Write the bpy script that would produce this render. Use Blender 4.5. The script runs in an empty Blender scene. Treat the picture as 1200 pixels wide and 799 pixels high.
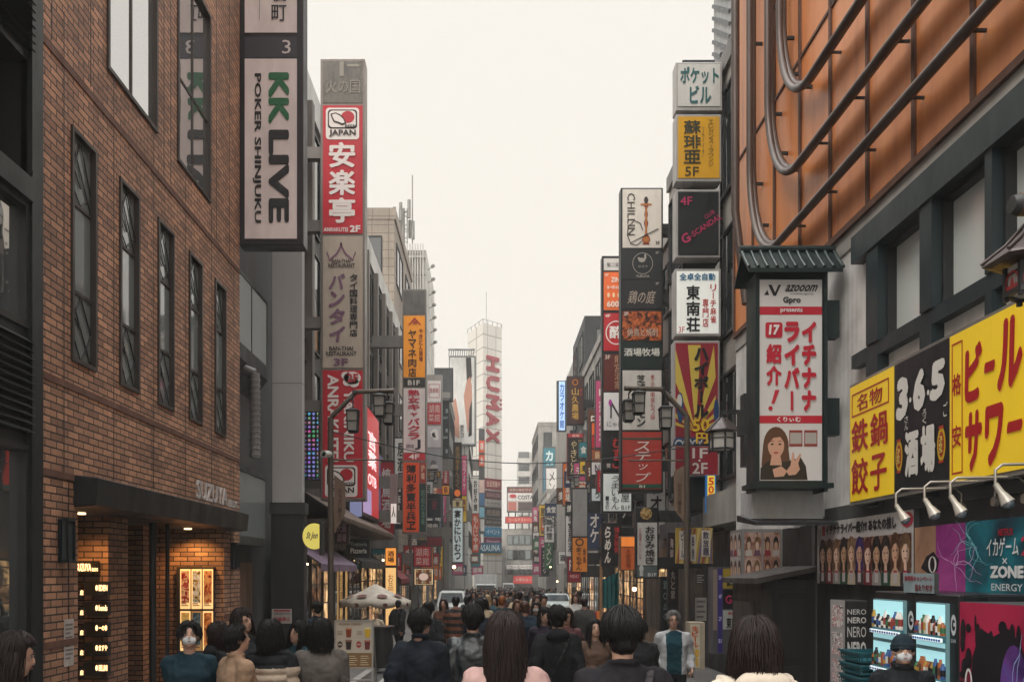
import bpy, math, random
import numpy as np
from mathutils import Vector, Matrix, noise as mnoise
R = math.radians
random.seed(7)
scene = bpy.context.scene
col = scene.collection
# ------------------------------------------------------------------ camera, sky, sun, exposure
EYE = 2.0; VX = 575.0; HY = 670.0; F = 1000.0
cd = bpy.data.cameras.new('camera'); cam = bpy.data.objects.new('camera', cd); col.objects.link(cam)
cam.location = (0, 0, EYE); cam.rotation_euler = (R(90), 0, 0)
cd.sensor_width = 36; cd.lens = 30.0; cd.clip_end = 3000; cd.clip_start = 0.05
cd.shift_x = (600 - VX) / 1200; cd.shift_y = (HY - 399.5) / 1200
scene.camera = cam
world = bpy.data.worlds.new('World'); scene.world = world; world.use_nodes = True
nt = world.node_tree; nt.nodes.clear()
n_out = nt.nodes.new('ShaderNodeOutputWorld'); n_bg = nt.nodes.new('ShaderNodeBackground')
sky = nt.nodes.new('ShaderNodeTexSky'); sky.sky_type = 'NISHITA'; sky.sun_disc = False
sky.sun_elevation = R(48); sky.sun_rotation = R(222); sky.dust_density = 6; sky.air_density = 1.0
# overcast: a cloud layer that brightens towards the zenith covers most of the clear sky
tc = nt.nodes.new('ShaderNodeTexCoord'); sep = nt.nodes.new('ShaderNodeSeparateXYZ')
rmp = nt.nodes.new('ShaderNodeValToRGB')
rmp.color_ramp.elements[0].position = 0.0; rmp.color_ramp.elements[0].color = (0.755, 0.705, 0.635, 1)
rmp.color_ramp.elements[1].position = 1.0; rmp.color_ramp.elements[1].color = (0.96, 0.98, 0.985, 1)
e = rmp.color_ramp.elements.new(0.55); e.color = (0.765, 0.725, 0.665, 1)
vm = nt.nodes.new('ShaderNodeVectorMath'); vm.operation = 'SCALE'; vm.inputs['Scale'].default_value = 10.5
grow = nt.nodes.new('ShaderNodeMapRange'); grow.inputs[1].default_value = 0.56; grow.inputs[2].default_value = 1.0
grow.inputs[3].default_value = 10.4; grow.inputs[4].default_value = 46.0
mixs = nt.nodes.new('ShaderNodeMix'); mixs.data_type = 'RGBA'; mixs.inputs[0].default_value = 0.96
L = nt.links
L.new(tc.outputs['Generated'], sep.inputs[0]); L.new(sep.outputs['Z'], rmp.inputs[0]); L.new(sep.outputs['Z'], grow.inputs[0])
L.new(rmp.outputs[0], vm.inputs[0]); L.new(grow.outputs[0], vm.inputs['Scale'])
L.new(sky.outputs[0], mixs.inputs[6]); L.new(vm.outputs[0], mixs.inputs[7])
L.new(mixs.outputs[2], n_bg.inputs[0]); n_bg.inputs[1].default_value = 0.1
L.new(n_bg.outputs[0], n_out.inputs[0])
sd = bpy.data.lights.new('sun', 'SUN'); sun = bpy.data.objects.new('sun', sd); col.objects.link(sun)
sd.energy = 1.5; sd.angle = R(35); sd.color = (1.0, 0.95, 0.88)
sun.rotation_euler = (R(44), 0, R(-42)); sun.location = (0, 0, 60)
scene.view_settings.view_transform = 'Standard'; scene.view_settings.look = 'None'
scene.view_settings.exposure = 0.33; scene.view_settings.gamma = 1.0
scene.cycles.max_bounces = 6; scene.cycles.diffuse_bounces = 4; scene.cycles.glossy_bounces = 3
scene.cycles.sample_clamp_indirect = 4.0

def P(px, py, d): return Vector(((px - VX) * d / F, d, EYE + (HY - py) * d / F))
def wallY(px, X): return X * F / (px - VX)
def gz(y): return -0.12 * min(1.0, max(0.0, (y - 4.5) / 2.5)) - 0.0145 * max(0.0, y - 8.0)

# ------------------------------------------------------------------ materials
def lin(h):
    if not isinstance(h, str): return tuple(h)
    h = h.lstrip('#'); o = []
    if len(h) == 3: h = ''.join(c * 2 for c in h)
    for i in (0, 2, 4):
        v = int(h[i:i+2], 16) / 255
        o.append(v / 12.92 if v <= 0.04045 else ((v + 0.055) / 1.055) ** 2.4)
    return tuple(o)
_mats = {}
def N(nt, t, **kw):
    n = nt.nodes.new(t)
    for k, v in kw.items(): setattr(n, k, v)
    return n
def M(c, rough=0.55, metal=0.0, em=0.0, grime=0.25, bump=0.0, scale=3.0, k=1.0, spec=0.5):
    key = (c, rough, metal, em, grime, bump, scale, k, spec)
    if key in _mats: return _mats[key]
    m = bpy.data.materials.new('paint'); m.use_nodes = True
    t = m.node_tree; b = t.nodes['Principled BSDF']
    rgb = [x * k for x in lin(c)]
    b.inputs['Roughness'].default_value = rough; b.inputs['Metallic'].default_value = metal
    b.inputs['Specular IOR Level'].default_value = spec
    b.inputs['Base Color'].default_value = (*rgb, 1)
    if grime > 0:
        co = N(t, 'ShaderNodeTexCoord'); mp = N(t, 'ShaderNodeMapping'); mp.inputs['Scale'].default_value = (1, 1, 0.35)
        nz = N(t, 'ShaderNodeTexNoise'); nz.inputs['Scale'].default_value = scale; nz.inputs['Detail'].default_value = 5; nz.inputs['Roughness'].default_value = 0.65
        mr = N(t, 'ShaderNodeMapRange'); mr.inputs[1].default_value = 0.35; mr.inputs[2].default_value = 0.62
        mr.inputs[3].default_value = 1 - grime; mr.inputs[4].default_value = 1.0
        mx = N(t, 'ShaderNodeVectorMath', operation='SCALE'); mx.inputs[0].default_value = rgb
        t.links.new(co.outputs['Object'], mp.inputs[0]); t.links.new(mp.outputs[0], nz.inputs['Vector'])
        t.links.new(nz.outputs[0], mr.inputs[0]); t.links.new(mr.outputs[0], mx.inputs['Scale'])
        t.links.new(mx.outputs[0], b.inputs['Base Color'])
        rr = N(t, 'ShaderNodeMapRange'); rr.inputs[1].default_value = 0.3; rr.inputs[2].default_value = 0.7
        rr.inputs[3].default_value = min(1, rough + .15); rr.inputs[4].default_value = max(.05, rough - .1)
        t.links.new(nz.outputs[0], rr.inputs[0]); t.links.new(rr.outputs[0], b.inputs['Roughness'])
        if bump > 0:
            n2 = N(t, 'ShaderNodeTexNoise'); n2.inputs['Scale'].default_value = scale * 9; n2.inputs['Detail'].default_value = 4
            bp = N(t, 'ShaderNodeBump'); bp.inputs['Strength'].default_value = bump; bp.inputs['Distance'].default_value = 0.01
            t.links.new(co.outputs['Object'], n2.inputs['Vector']); t.links.new(n2.outputs[0], bp.inputs['Height']); t.links.new(bp.outputs[0], b.inputs['Normal'])
    if em > 0:
        b.inputs['Emission Color'].default_value = (*rgb, 1); b.inputs['Emission Strength'].default_value = em
    _mats[key] = m
    return m
def named(name, fn):
    if name not in _mats:
        m = bpy.data.materials.new(name); m.use_nodes = True
        fn(m.node_tree, m.node_tree.nodes['Principled BSDF']); _mats[name] = m
    return _mats[name]
def facade_coords(t):   # (along the wall, height) for walls that face either street axis
    g = N(t, 'ShaderNodeNewGeometry'); s = N(t, 'ShaderNodeSeparateXYZ'); a = N(t, 'ShaderNodeMath', operation='ADD')
    c = N(t, 'ShaderNodeCombineXYZ')
    t.links.new(g.outputs['Position'], s.inputs[0]); t.links.new(s.outputs['X'], a.inputs[0]); t.links.new(s.outputs['Y'], a.inputs[1])
    t.links.new(a.outputs[0], c.inputs[0]); t.links.new(s.outputs['Z'], c.inputs[1])
    return c
def brick_mat(t, b):
    c = facade_coords(t)
    br = N(t, 'ShaderNodeTexBrick'); br.inputs['Scale'].default_value = 1.0
    br.inputs['Brick Width'].default_value = 0.235; br.inputs['Row Height'].default_value = 0.078; br.inputs['Mortar Size'].default_value = 0.0085
    br.inputs['Mortar Smooth'].default_value = 0.2; br.inputs['Bias'].default_value = 0.0
    br.inputs['Color1'].default_value = (0.49, 0.262, 0.15, 1); br.inputs['Color2'].default_value = (0.235, 0.122, 0.076, 1); br.inputs['Mortar'].default_value = (0.022, 0.019, 0.018, 1)
    nz = N(t, 'ShaderNodeTexNoise'); nz.inputs['Scale'].default_value = 0.7; nz.inputs['Detail'].default_value = 6
    nf = N(t, 'ShaderNodeTexNoise'); nf.inputs['Scale'].default_value = 40; nf.inputs['Detail'].default_value = 3
    mr = N(t, 'ShaderNodeMapRange'); mr.inputs[1].default_value = .3; mr.inputs[2].default_value = .7; mr.inputs[3].default_value = .62; mr.inputs[4].default_value = 1.22
    mr2 = N(t, 'ShaderNodeMapRange'); mr2.inputs[1].default_value = .3; mr2.inputs[2].default_value = .7; mr2.inputs[3].default_value = .8; mr2.inputs[4].default_value = 1.15
    mu = N(t, 'ShaderNodeMath', operation='MULTIPLY'); sc = N(t, 'ShaderNodeVectorMath', operation='SCALE')
    mpz = N(t, 'ShaderNodeMapping'); mpz.inputs['Scale'].default_value = (2.4, .45, 1); nz.inputs['Roughness'].default_value = .7
    t.links.new(c.outputs[0], mpz.inputs[0]); t.links.new(mpz.outputs[0], nz.inputs['Vector'])
    for n in (br, nf): t.links.new(c.outputs[0], n.inputs['Vector'])
    t.links.new(nz.outputs[0], mr.inputs[0]); t.links.new(nf.outputs[0], mr2.inputs[0])
    t.links.new(mr.outputs[0], mu.inputs[0]); t.links.new(mr2.outputs[0], mu.inputs[1])
    t.links.new(br.outputs['Color'], sc.inputs[0]); t.links.new(mu.outputs[0], sc.inputs['Scale']); t.links.new(sc.outputs[0], b.inputs['Base Color'])
    bp = N(t, 'ShaderNodeBump'); bp.inputs['Strength'].default_value = .7; bp.inputs['Distance'].default_value = .008; bp.invert = True
    t.links.new(br.outputs['Fac'], bp.inputs['Height']); t.links.new(bp.outputs[0], b.inputs['Normal'])
    b.inputs['Roughness'].default_value = .7
def glass_mat(tint, rough, spec=1.0, ior=1.9):
    def f(t, b):
        b.inputs['Base Color'].default_value = (*tint, 1); b.inputs['Roughness'].default_value = rough
        b.inputs['Specular IOR Level'].default_value = spec; b.inputs['IOR'].default_value = ior
        g = N(t, 'ShaderNodeNewGeometry'); nz = N(t, 'ShaderNodeTexNoise'); nz.inputs['Scale'].default_value = 1.2
        bp = N(t, 'ShaderNodeBump'); bp.inputs['Strength'].default_value = .06; bp.inputs['Distance'].default_value = .05
        t.links.new(g.outputs['Position'], nz.inputs['Vector']); t.links.new(nz.outputs[0], bp.inputs['Height']); t.links.new(bp.outputs[0], b.inputs['Normal'])
    return f
def orange_mat(t, b):
    c = facade_coords(t)
    mp = N(t, 'ShaderNodeMapping'); mp.inputs['Scale'].default_value = (3.0, .35, 1)
    nz = N(t, 'ShaderNodeTexNoise'); nz.inputs['Scale'].default_value = 1.4; nz.inputs['Detail'].default_value = 7; nz.inputs['Roughness'].default_value = .65
    cr = N(t, 'ShaderNodeValToRGB'); el = cr.color_ramp.elements
    el[0].position = .3; el[0].color = (.52, .17, .05, 1); el[1].position = .68; el[1].color = (.72, .27, .085, 1)
    x = el.new(.48); x.color = (.65, .22, .064, 1)
    t.links.new(c.outputs[0], mp.inputs[0]); t.links.new(mp.outputs[0], nz.inputs['Vector']); t.links.new(nz.outputs[0], cr.inputs[0]); t.links.new(cr.outputs[0], b.inputs['Base Color'])
    b.inputs['Roughness'].default_value = .38
def siding_mat(t, b):
    c = facade_coords(t); w = N(t, 'ShaderNodeTexWave'); w.inputs['Scale'].default_value = 2.6; w.wave_profile = 'SIN'
    bp = N(t, 'ShaderNodeBump'); bp.inputs['Strength'].default_value = .3; bp.inputs['Distance'].default_value = .01
    t.links.new(c.outputs[0], w.inputs['Vector']); t.links.new(w.outputs[0], bp.inputs['Height']); t.links.new(bp.outputs[0], b.inputs['Normal'])
    nz = N(t, 'ShaderNodeTexNoise'); nz.inputs['Scale'].default_value = 1.6; nz.inputs['Detail'].default_value = 6
    cr = N(t, 'ShaderNodeValToRGB'); cr.color_ramp.elements[0].position = .35; cr.color_ramp.elements[0].color = (.5, .485, .465, 1); cr.color_ramp.elements[1].position = .58; cr.color_ramp.elements[1].color = (.72, .705, .68, 1)
    t.links.new(c.outputs[0], nz.inputs['Vector']); t.links.new(nz.outputs[0], cr.inputs[0]); t.links.new(cr.outputs[0], b.inputs['Base Color'])
    b.inputs['Roughness'].default_value = .55
def concrete_mat(ca, cb, sc=0.6, joint=None):
    def f(t, b):
        c = facade_coords(t); mp = N(t, 'ShaderNodeMapping'); mp.inputs['Scale'].default_value = (1.6, .5, 1)
        nz = N(t, 'ShaderNodeTexNoise'); nz.inputs['Scale'].default_value = sc; nz.inputs['Detail'].default_value = 9; nz.inputs['Roughness'].default_value = .62
        cr = N(t, 'ShaderNodeValToRGB'); cr.color_ramp.elements[0].position = .32; cr.color_ramp.elements[0].color = (*ca, 1); cr.color_ramp.elements[1].position = .62; cr.color_ramp.elements[1].color = (*cb, 1)
        t.links.new(c.outputs[0], mp.inputs[0]); t.links.new(mp.outputs[0], nz.inputs['Vector']); t.links.new(nz.outputs[0], cr.inputs[0])
        outp = cr.outputs[0]
        if joint:
            br = N(t, 'ShaderNodeTexBrick'); br.offset = 0; br.inputs['Scale'].default_value = 1; br.inputs['Brick Width'].default_value = joint[0]; br.inputs['Row Height'].default_value = joint[1]
            br.inputs['Mortar Size'].default_value = joint[2]; br.inputs['Color1'].default_value = (1, 1, 1, 1); br.inputs['Color2'].default_value = (.9, .9, .9, 1); br.inputs['Mortar'].default_value = (.45, .45, .45, 1)
            mx = N(t, 'ShaderNodeMix', data_type='RGBA', blend_type='MULTIPLY'); mx.inputs[0].default_value = 1
            t.links.new(c.outputs[0], br.inputs['Vector']); t.links.new(outp, mx.inputs[6]); t.links.new(br.outputs[0], mx.inputs[7]); outp = mx.outputs[2]
        t.links.new(outp, b.inputs['Base Color']); b.inputs['Roughness'].default_value = .8
    return f
def ground_mat(ca, cb, sc, tile=None):
    def f(t, b):
        g = N(t, 'ShaderNodeNewGeometry'); nz = N(t, 'ShaderNodeTexNoise'); nz.inputs['Scale'].default_value = .35; nz.inputs['Detail'].default_value = 8
        n2 = N(t, 'ShaderNodeTexNoise'); n2.inputs['Scale'].default_value = sc; n2.inputs['Detail'].default_value = 3
        ad = N(t, 'ShaderNodeMath', operation='ADD'); ad.inputs[1].default_value = 0
        mu = N(t, 'ShaderNodeMath', operation='MULTIPLY_ADD'); mu.inputs[1].default_value = .45
        cr = N(t, 'ShaderNodeValToRGB'); cr.color_ramp.elements[0].position = .5; cr.color_ramp.elements[0].color = (*ca, 1); cr.color_ramp.elements[1].position = .95; cr.color_ramp.elements[1].color = (*cb, 1)
        for n in (nz, n2): t.links.new(g.outputs['Position'], n.inputs['Vector'])
        t.links.new(n2.outputs[0], mu.inputs[0]); t.links.new(nz.outputs[0], mu.inputs[2]); t.links.new(mu.outputs[0], cr.inputs[0])
        outp = cr.outputs[0]
        if tile:
            br = N(t, 'ShaderNodeTexBrick'); br.inputs['Scale'].default_value = 1; br.inputs['Brick Width'].default_value = tile; br.inputs['Row Height'].default_value = tile; br.inputs['Mortar Size'].default_value = .006
            br.inputs['Color1'].default_value = (1, 1, 1, 1); br.inputs['Color2'].default_value = (.8, .8, .8, 1); br.inputs['Mortar'].default_value = (.4, .4, .4, 1)
            mx = N(t, 'ShaderNodeMix', data_type='RGBA', blend_type='MULTIPLY'); mx.inputs[0].default_value = 1
            t.links.new(g.outputs['Position'], br.inputs['Vector']); t.links.new(outp, mx.inputs[6]); t.links.new(br.outputs[0], mx.inputs[7]); outp = mx.outputs[2]
        t.links.new(outp, b.inputs['Base Color']); b.inputs['Roughness'].default_value = .75
        bp = N(t, 'ShaderNodeBump'); bp.inputs['Strength'].default_value = .4; bp.inputs['Distance'].default_value = .01
        t.links.new(n2.outputs[0], bp.inputs['Height']); t.links.new(bp.outputs[0], b.inputs['Normal'])
    return f
def led_mat(t, b):
    c = facade_coords(t); v = N(t, 'ShaderNodeTexVoronoi'); v.inputs['Scale'].default_value = 9; v.inputs['Randomness'].default_value = 0
    wn = N(t, 'ShaderNodeTexWhiteNoise'); hs = N(t, 'ShaderNodeHueSaturation'); cr = N(t, 'ShaderNodeValToRGB')
    el = cr.color_ramp.elements; el[0].color = (.02, .35, .5, 1); el[1].color = (.45, .05, .25, 1); x = el.new(.4); x.color = (.25, .08, .5, 1); x = el.new(.7); x.color = (.05, .3, .1, 1)
    d = N(t, 'ShaderNodeMath', operation='LESS_THAN'); d.inputs[1].default_value = .3
    mx = N(t, 'ShaderNodeVectorMath', operation='SCALE')
    t.links.new(c.outputs[0], v.inputs['Vector']); t.links.new(v.outputs['Position'], wn.inputs['Vector']); t.links.new(wn.outputs[0], cr.inputs[0])
    t.links.new(v.outputs['Distance'], d.inputs[0]); t.links.new(cr.outputs[0], mx.inputs[0]); t.links.new(d.outputs[0], mx.inputs['Scale'])
    b.inputs['Base Color'].default_value = (.01, .012, .014, 1); t.links.new(mx.outputs[0], b.inputs['Emission Color']); b.inputs['Emission Strength'].default_value = .9
def hair_mat(c):
    def f(t, b):
        co = N(t, 'ShaderNodeTexCoord'); mp = N(t, 'ShaderNodeMapping'); mp.inputs['Scale'].default_value = (60, 60, 9)
        nz = N(t, 'ShaderNodeTexNoise'); nz.inputs['Scale'].default_value = 1.0; nz.inputs['Detail'].default_value = 3
        mr = N(t, 'ShaderNodeMapRange'); mr.inputs[1].default_value = .3; mr.inputs[2].default_value = .7; mr.inputs[3].default_value = .6; mr.inputs[4].default_value = 1.4
        sc = N(t, 'ShaderNodeVectorMath', operation='SCALE'); sc.inputs[0].default_value = c
        t.links.new(co.outputs['Object'], mp.inputs[0]); t.links.new(mp.outputs[0], nz.inputs['Vector']); t.links.new(nz.outputs[0], mr.inputs[0]); t.links.new(mr.outputs[0], sc.inputs['Scale']); t.links.new(sc.outputs[0], b.inputs['Base Color'])
        bp = N(t, 'ShaderNodeBump'); bp.inputs['Strength'].default_value = .5; bp.inputs['Distance'].default_value = .004
        t.links.new(nz.outputs[0], bp.inputs['Height']); t.links.new(bp.outputs[0], b.inputs['Normal']); b.inputs['Roughness'].default_value = .45; b.inputs['Specular IOR Level'].default_value = .25
    return f
def photo_mat(name, cols, scale, em=0.0, warp=1.5):   # printed food photographs: blotches of colour
    def f(t, b):
        c = facade_coords(t); nz = N(t, 'ShaderNodeTexNoise'); nz.inputs['Scale'].default_value = scale; nz.inputs['Detail'].default_value = 4; nz.inputs['Distortion'].default_value = warp
        cr = N(t, 'ShaderNodeValToRGB'); cr.color_ramp.interpolation = 'EASE'; el = cr.color_ramp.elements
        n = len(cols); el[0].position = .3; el[0].color = (*lin(cols[0]), 1); el[1].position = .7; el[1].color = (*lin(cols[-1]), 1)
        for i in range(1, n - 1): x = el.new(.3 + .4 * i / (n - 1)); x.color = (*lin(cols[i]), 1)
        t.links.new(c.outputs[0], nz.inputs['Vector']); t.links.new(nz.outputs[0], cr.inputs[0]); t.links.new(cr.outputs[0], b.inputs['Base Color'])
        if em: t.links.new(cr.outputs[0], b.inputs['Emission Color']); b.inputs['Emission Strength'].default_value = em
        b.inputs['Roughness'].default_value = .4
    return named(name, f)
BRICK = named('brick', brick_mat)
GLASS = named('window_glass', glass_mat((.02, .026, .028), .04))
MIRROR = named('reflective_glass', glass_mat((.06, .07, .07), .02, 1.0, 3.6))
GLASSM = named('painted_reflection_glass', glass_mat((.15, .175, .175), .05))  # pale base colour stands in for the bright sky and facades reflected
GLASSL = named('pale_glass', glass_mat((.22, .25, .245), .1))
ORANGE = named('orange_panel', orange_mat); SIDING = named('white_siding', siding_mat)
CONC = named('concrete', concrete_mat((.2, .19, .175), (.36, .34, .31)))
CONCD = named('dark_concrete', concrete_mat((.045, .047, .05), (.085, .085, .085)))
CONCM = named('grey_concrete', concrete_mat((.11, .108, .105), (.2, .19, .18)))
TILEW = named('white_tile', concrete_mat((.42, .40, .37), (.58, .56, .52), .2, (1.9, 1.9, .06)))
TILEB = named('beige_tile', concrete_mat((.22, .18, .145), (.36, .30, .25), .5, (.9, .45, .02)))
BLACK = M((.014, .018, .02), .45, scale=5); STEEL = M((.12, .125, .125), .4, .6); IRON = M((.03, .032, .034), .5, .3)
BROWN = M((.075, .055, .042), .5, .2, scale=4); WHITE = M((.72, .71, .69), .5); DGREY = M((.05, .052, .055), .55)

# ------------------------------------------------------------------ geometry collector
ORG = {}
class Geo:
    def __init__(s): s.v = []; s.f = []; s.m = []; s.mats = []; s.smooth = []
    def mi(s, m):
        if m not in s.mats: s.mats.append(m)
        return s.mats.index(m)
    def add(s, vs, fs, m, sm=False):
        o = len(s.v); k = s.mi(m); s.v += [tuple(v) for v in vs]
        for f in fs: s.f.append(tuple(i + o for i in f)); s.m.append(k); s.smooth.append(sm)
        return s
    def box(s, x0, x1, y0, y1, z0, z1, m):
        return s.add([(x0,y0,z0),(x1,y0,z0),(x1,y1,z0),(x0,y1,z0),(x0,y0,z1),(x1,y0,z1),(x1,y1,z1),(x0,y1,z1)],
                     [(3,2,1,0),(4,5,6,7),(0,1,5,4),(1,2,6,5),(2,3,7,6),(3,0,4,7)], m)
    def prism(s, poly, w, m):   # poly: list of 3D points, extruded along vector w
        w = Vector(w); n = len(poly); a = [Vector(p) for p in poly]
        return s.add(a + [p + w for p in a], [tuple(range(n))[::-1], tuple(range(n, 2*n))] + [(i, (i+1) % n, n + (i+1) % n, n + i) for i in range(n)], m)
    def tube(s, pts, r, m, n=8, cap=True, sm=True):
        pts = [Vector(p) for p in pts]; rs = r if isinstance(r, (list, tuple)) else [r] * len(pts)
        vs = []; up = None
        for i, p in enumerate(pts):
            t = (pts[min(i+1, len(pts)-1)] - pts[max(i-1, 0)]).normalized()
            if up is None: up = Vector((0, 0, 1)) if abs(t.z) < .9 else Vector((0, 1, 0))
            a = t.cross(up).normalized(); b = a.cross(t).normalized(); up = b
            for k in range(n): an = 2 * math.pi * k / n; vs.append(p + (a * math.cos(an) + b * math.sin(an)) * rs[i])
        fs = [(i*n + k, i*n + (k+1) % n, (i+1)*n + (k+1) % n, (i+1)*n + k) for i in range(len(pts)-1) for k in range(n)]
        s.add(vs, fs, m, sm)
        if cap: s.add(vs[:n], [tuple(range(n))[::-1]], m); s.add(vs[-n:], [tuple(range(n))], m)
        return s
    def bar(s, a, b, w, h, m):  # rectangular section beam from a to b
        a = Vector(a); b = Vector(b); t = (b - a).normalized(); up = Vector((0,0,1)) if abs(t.z) < .95 else Vector((0,1,0))
        x = t.cross(up).normalized() * w / 2; y = x.cross(t).normalized() * h / 2
        return s.prism([a - x - y, a + x - y, a + x + y, a - x + y], b - a, m)
    def lathe(s, prof, c, m, n=16, sm=True, ax=None):
        c = Vector(c); vs = []
        for (r, z) in prof:
            for k in range(n): an = 2 * math.pi * (k + .5) / n; vs.append(c + Vector((r * math.cos(an), r * math.sin(an), z)))
        q = len(prof); fs = [(i*n + k, i*n + (k+1) % n, (i+1)*n + (k+1) % n, (i+1)*n + k) for i in range(q-1) for k in range(n)]
        s.add(vs, fs, m, sm)
        s.add(vs[:n], [tuple(range(n))[::-1]], m); s.add(vs[-n:], [tuple(range(n))], m); return s
    def ball(s, c, r, m, n=12, q=8):
        c = Vector(c); r = r if isinstance(r, (tuple, list)) else (r, r, r); vs = []; fs = []
        for i in range(q + 1):
            th = math.pi * i / q
            for k in range(n): ph = 2 * math.pi * k / n; vs.append(c + Vector((r[0]*math.sin(th)*math.cos(ph), r[1]*math.sin(th)*math.sin(ph), r[2]*math.cos(th))))
        fs = [(i*n + k, (i+1)*n + k, (i+1)*n + (k+1) % n, i*n + (k+1) % n) for i in range(q) for k in range(n)]
        return s.add(vs, fs, m, True)
    def build(s, name, parent=None, label=None, cat=None, group=None, kind=None, bevel=0):
        o = Vector((0, 0, 0))
        if parent is not None: o = ORG[parent.name]
        elif s.v:
            A = np.array(s.v); o = Vector(((A[:,0].min() + A[:,0].max()) / 2, (A[:,1].min() + A[:,1].max()) / 2, A[:,2].min()))
        me = bpy.data.meshes.new(name); me.from_pydata([tuple(Vector(v) - o) for v in s.v], [], s.f)
        for m in s.mats: me.materials.append(m)
        me.polygons.foreach_set('material_index', s.m); me.polygons.foreach_set('use_smooth', s.smooth); me.update()
        ob = bpy.data.objects.new(name, me); col.objects.link(ob)
        if parent is not None: ob.parent = parent
        else: ob.location = o
        ORG[ob.name] = o
        tag(ob, label, cat, group, kind)
        if bevel:
            bv = ob.modifiers.new('bevel', 'BEVEL'); bv.width = bevel; bv.segments = 1; bv.limit_method = 'ANGLE'; bv.angle_limit = R(50)
        return ob
def tag(o, label=None, cat=None, group=None, kind=None):
    for k, v in (('label', label), ('category', cat), ('group', group), ('kind', kind)):
        if v: o[k] = v
    return o
def empty(name, loc, label=None, cat=None, group=None, kind=None):
    o = bpy.data.objects.new(name, None); col.objects.link(o); o.location = loc; o.empty_display_size = .1
    ORG[o.name] = Vector(loc); return tag(o, label, cat, group, kind)
def subpart(o): return o
def copy_tree(o, parent=None):
    c = o.copy(); col.objects.link(c); c.parent = parent
    for ch in o.children: copy_tree(ch, c)
    return c

# ------------------------------------------------------------------ surfaces and lettering
class Surf:   # a flat panel: pt(u, v, w) with u to the right, v down as seen from the street, w proud of it
    def __init__(s, o, U, V): s.o = Vector(o); s.U = Vector(U); s.V = Vector(V); s.n = s.V.cross(s.U).normalized()
    def pt(s, u, v, w=0.0): return s.o + s.U * u + s.V * v + s.n * w
def scam(d):   # a panel facing back down the street at distance d, u and v in photograph pixels
    k = d / F; return Surf((-VX * k, d, EYE + HY * k), (k, 0, 0), (0, 0, -k))
def swall(X, ya, yb, zt, zb): return Surf((X, ya, zt), (0, yb - ya, 0), (0, 0, zb - zt))  # u 0..1 from ya to yb
def quad(g, S, r, m, w=0.004): g.add([S.pt(r[0], r[3], w), S.pt(r[2], r[3], w), S.pt(r[2], r[1], w), S.pt(r[0], r[1], w)], [(0, 1, 2, 3)], m)
def poly(g, S, pts, m, w=0.004): g.add([S.pt(u, v, w) for u, v in pts], [tuple(range(len(pts)))[::-1]], m)
def oval(g, S, c, r, m, w=0.004, a0=0, a1=360, n=24):
    poly(g, S, [(c[0] + r[0] * math.cos(R(a0 + (a1 - a0) * i / n)), c[1] + r[1] * math.sin(R(a0 + (a1 - a0) * i / n))) for i in range(n + (0 if a1 - a0 >= 360 else 1))], m, w)
def outline(g, S, r, t, m, w=0.005):   # rectangular ring; t in the surface's own u, v units
    tu, tv = t if isinstance(t, tuple) else (t, t)
    quad(g, S, (r[0], r[1], r[2], r[1] + tv), m, w); quad(g, S, (r[0], r[3] - tv, r[2], r[3]), m, w)
    quad(g, S, (r[0], r[1] + tv, r[0] + tu, r[3] - tv), m, w); quad(g, S, (r[2] - tu, r[1] + tv, r[2], r[3] - tv), m, w)
def ring(g, S, c, r, t, m, w=0.005, n=28):
    vs = []
    for i in range(n):
        a = 2 * math.pi * i / n
        for q in (0, 1): vs.append(S.pt(c[0] + (r[0] - q * t) * math.cos(a), c[1] + (r[1] - q * t) * math.sin(a), w))
    g.add(vs, [(2*i, 2*i+1, (2*i+3) % (2*n), (2*i+2) % (2*n)) for i in range(n)], m)
_fc = bpy.data.curves.new('glyphs', 'FONT'); _fo = bpy.data.objects.new('glyphs', _fc); col.objects.link(_fo)
_fc.resolution_u = 2; _fc.fill_mode = 'FRONT'
_gl = {}
def glyph(st, bold):
    if (st, bold) not in _gl:
        _fc.body = st; _fc.offset = bold
        dg = bpy.context.evaluated_depsgraph_get(); dg.update()
        me = bpy.data.meshes.new_from_object(_fo.evaluated_get(dg))
        v = np.array([x.co[:2] for x in me.vertices]) if len(me.vertices) else np.zeros((0, 2))
        _gl[(st, bold)] = (v, [tuple(p.vertices) for p in me.polygons]); bpy.data.meshes.remove(me)
    return _gl[(st, bold)]
def _put(g, S, v, fs, r, m, w, mode, bold=0.0, slant=0.0):
    if len(v) == 0: return
    b = max(0.0, bold); lo = v.min(0) - b; hi = v.max(0) + b; sp = np.maximum(hi - lo, 1e-6)
    sh = [(0, 0)] + ([(b * math.cos(a), b * math.sin(a)) for a in np.arange(8) * math.pi / 4] if b > .004 else [])
    for i, (dx, dy) in enumerate(sh):   # heavier strokes: the same glyph laid over itself, nudged each way
        q = (v + (dx, dy) - lo) / sp
        if slant: q[:, 0] = (q[:, 0] + slant * q[:, 1]) / (1 + slant)
        if mode == 'r': u = r[0] + (r[2] - r[0]) * q[:, 1]; vv = r[1] + (r[3] - r[1]) * q[:, 0]
        else: u = r[0] + (r[2] - r[0]) * q[:, 0]; vv = r[3] - (r[3] - r[1]) * q[:, 1]
        g.add([S.pt(a, c, w + i * 4e-4) for a, c in zip(u, vv)], fs, m)
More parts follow.
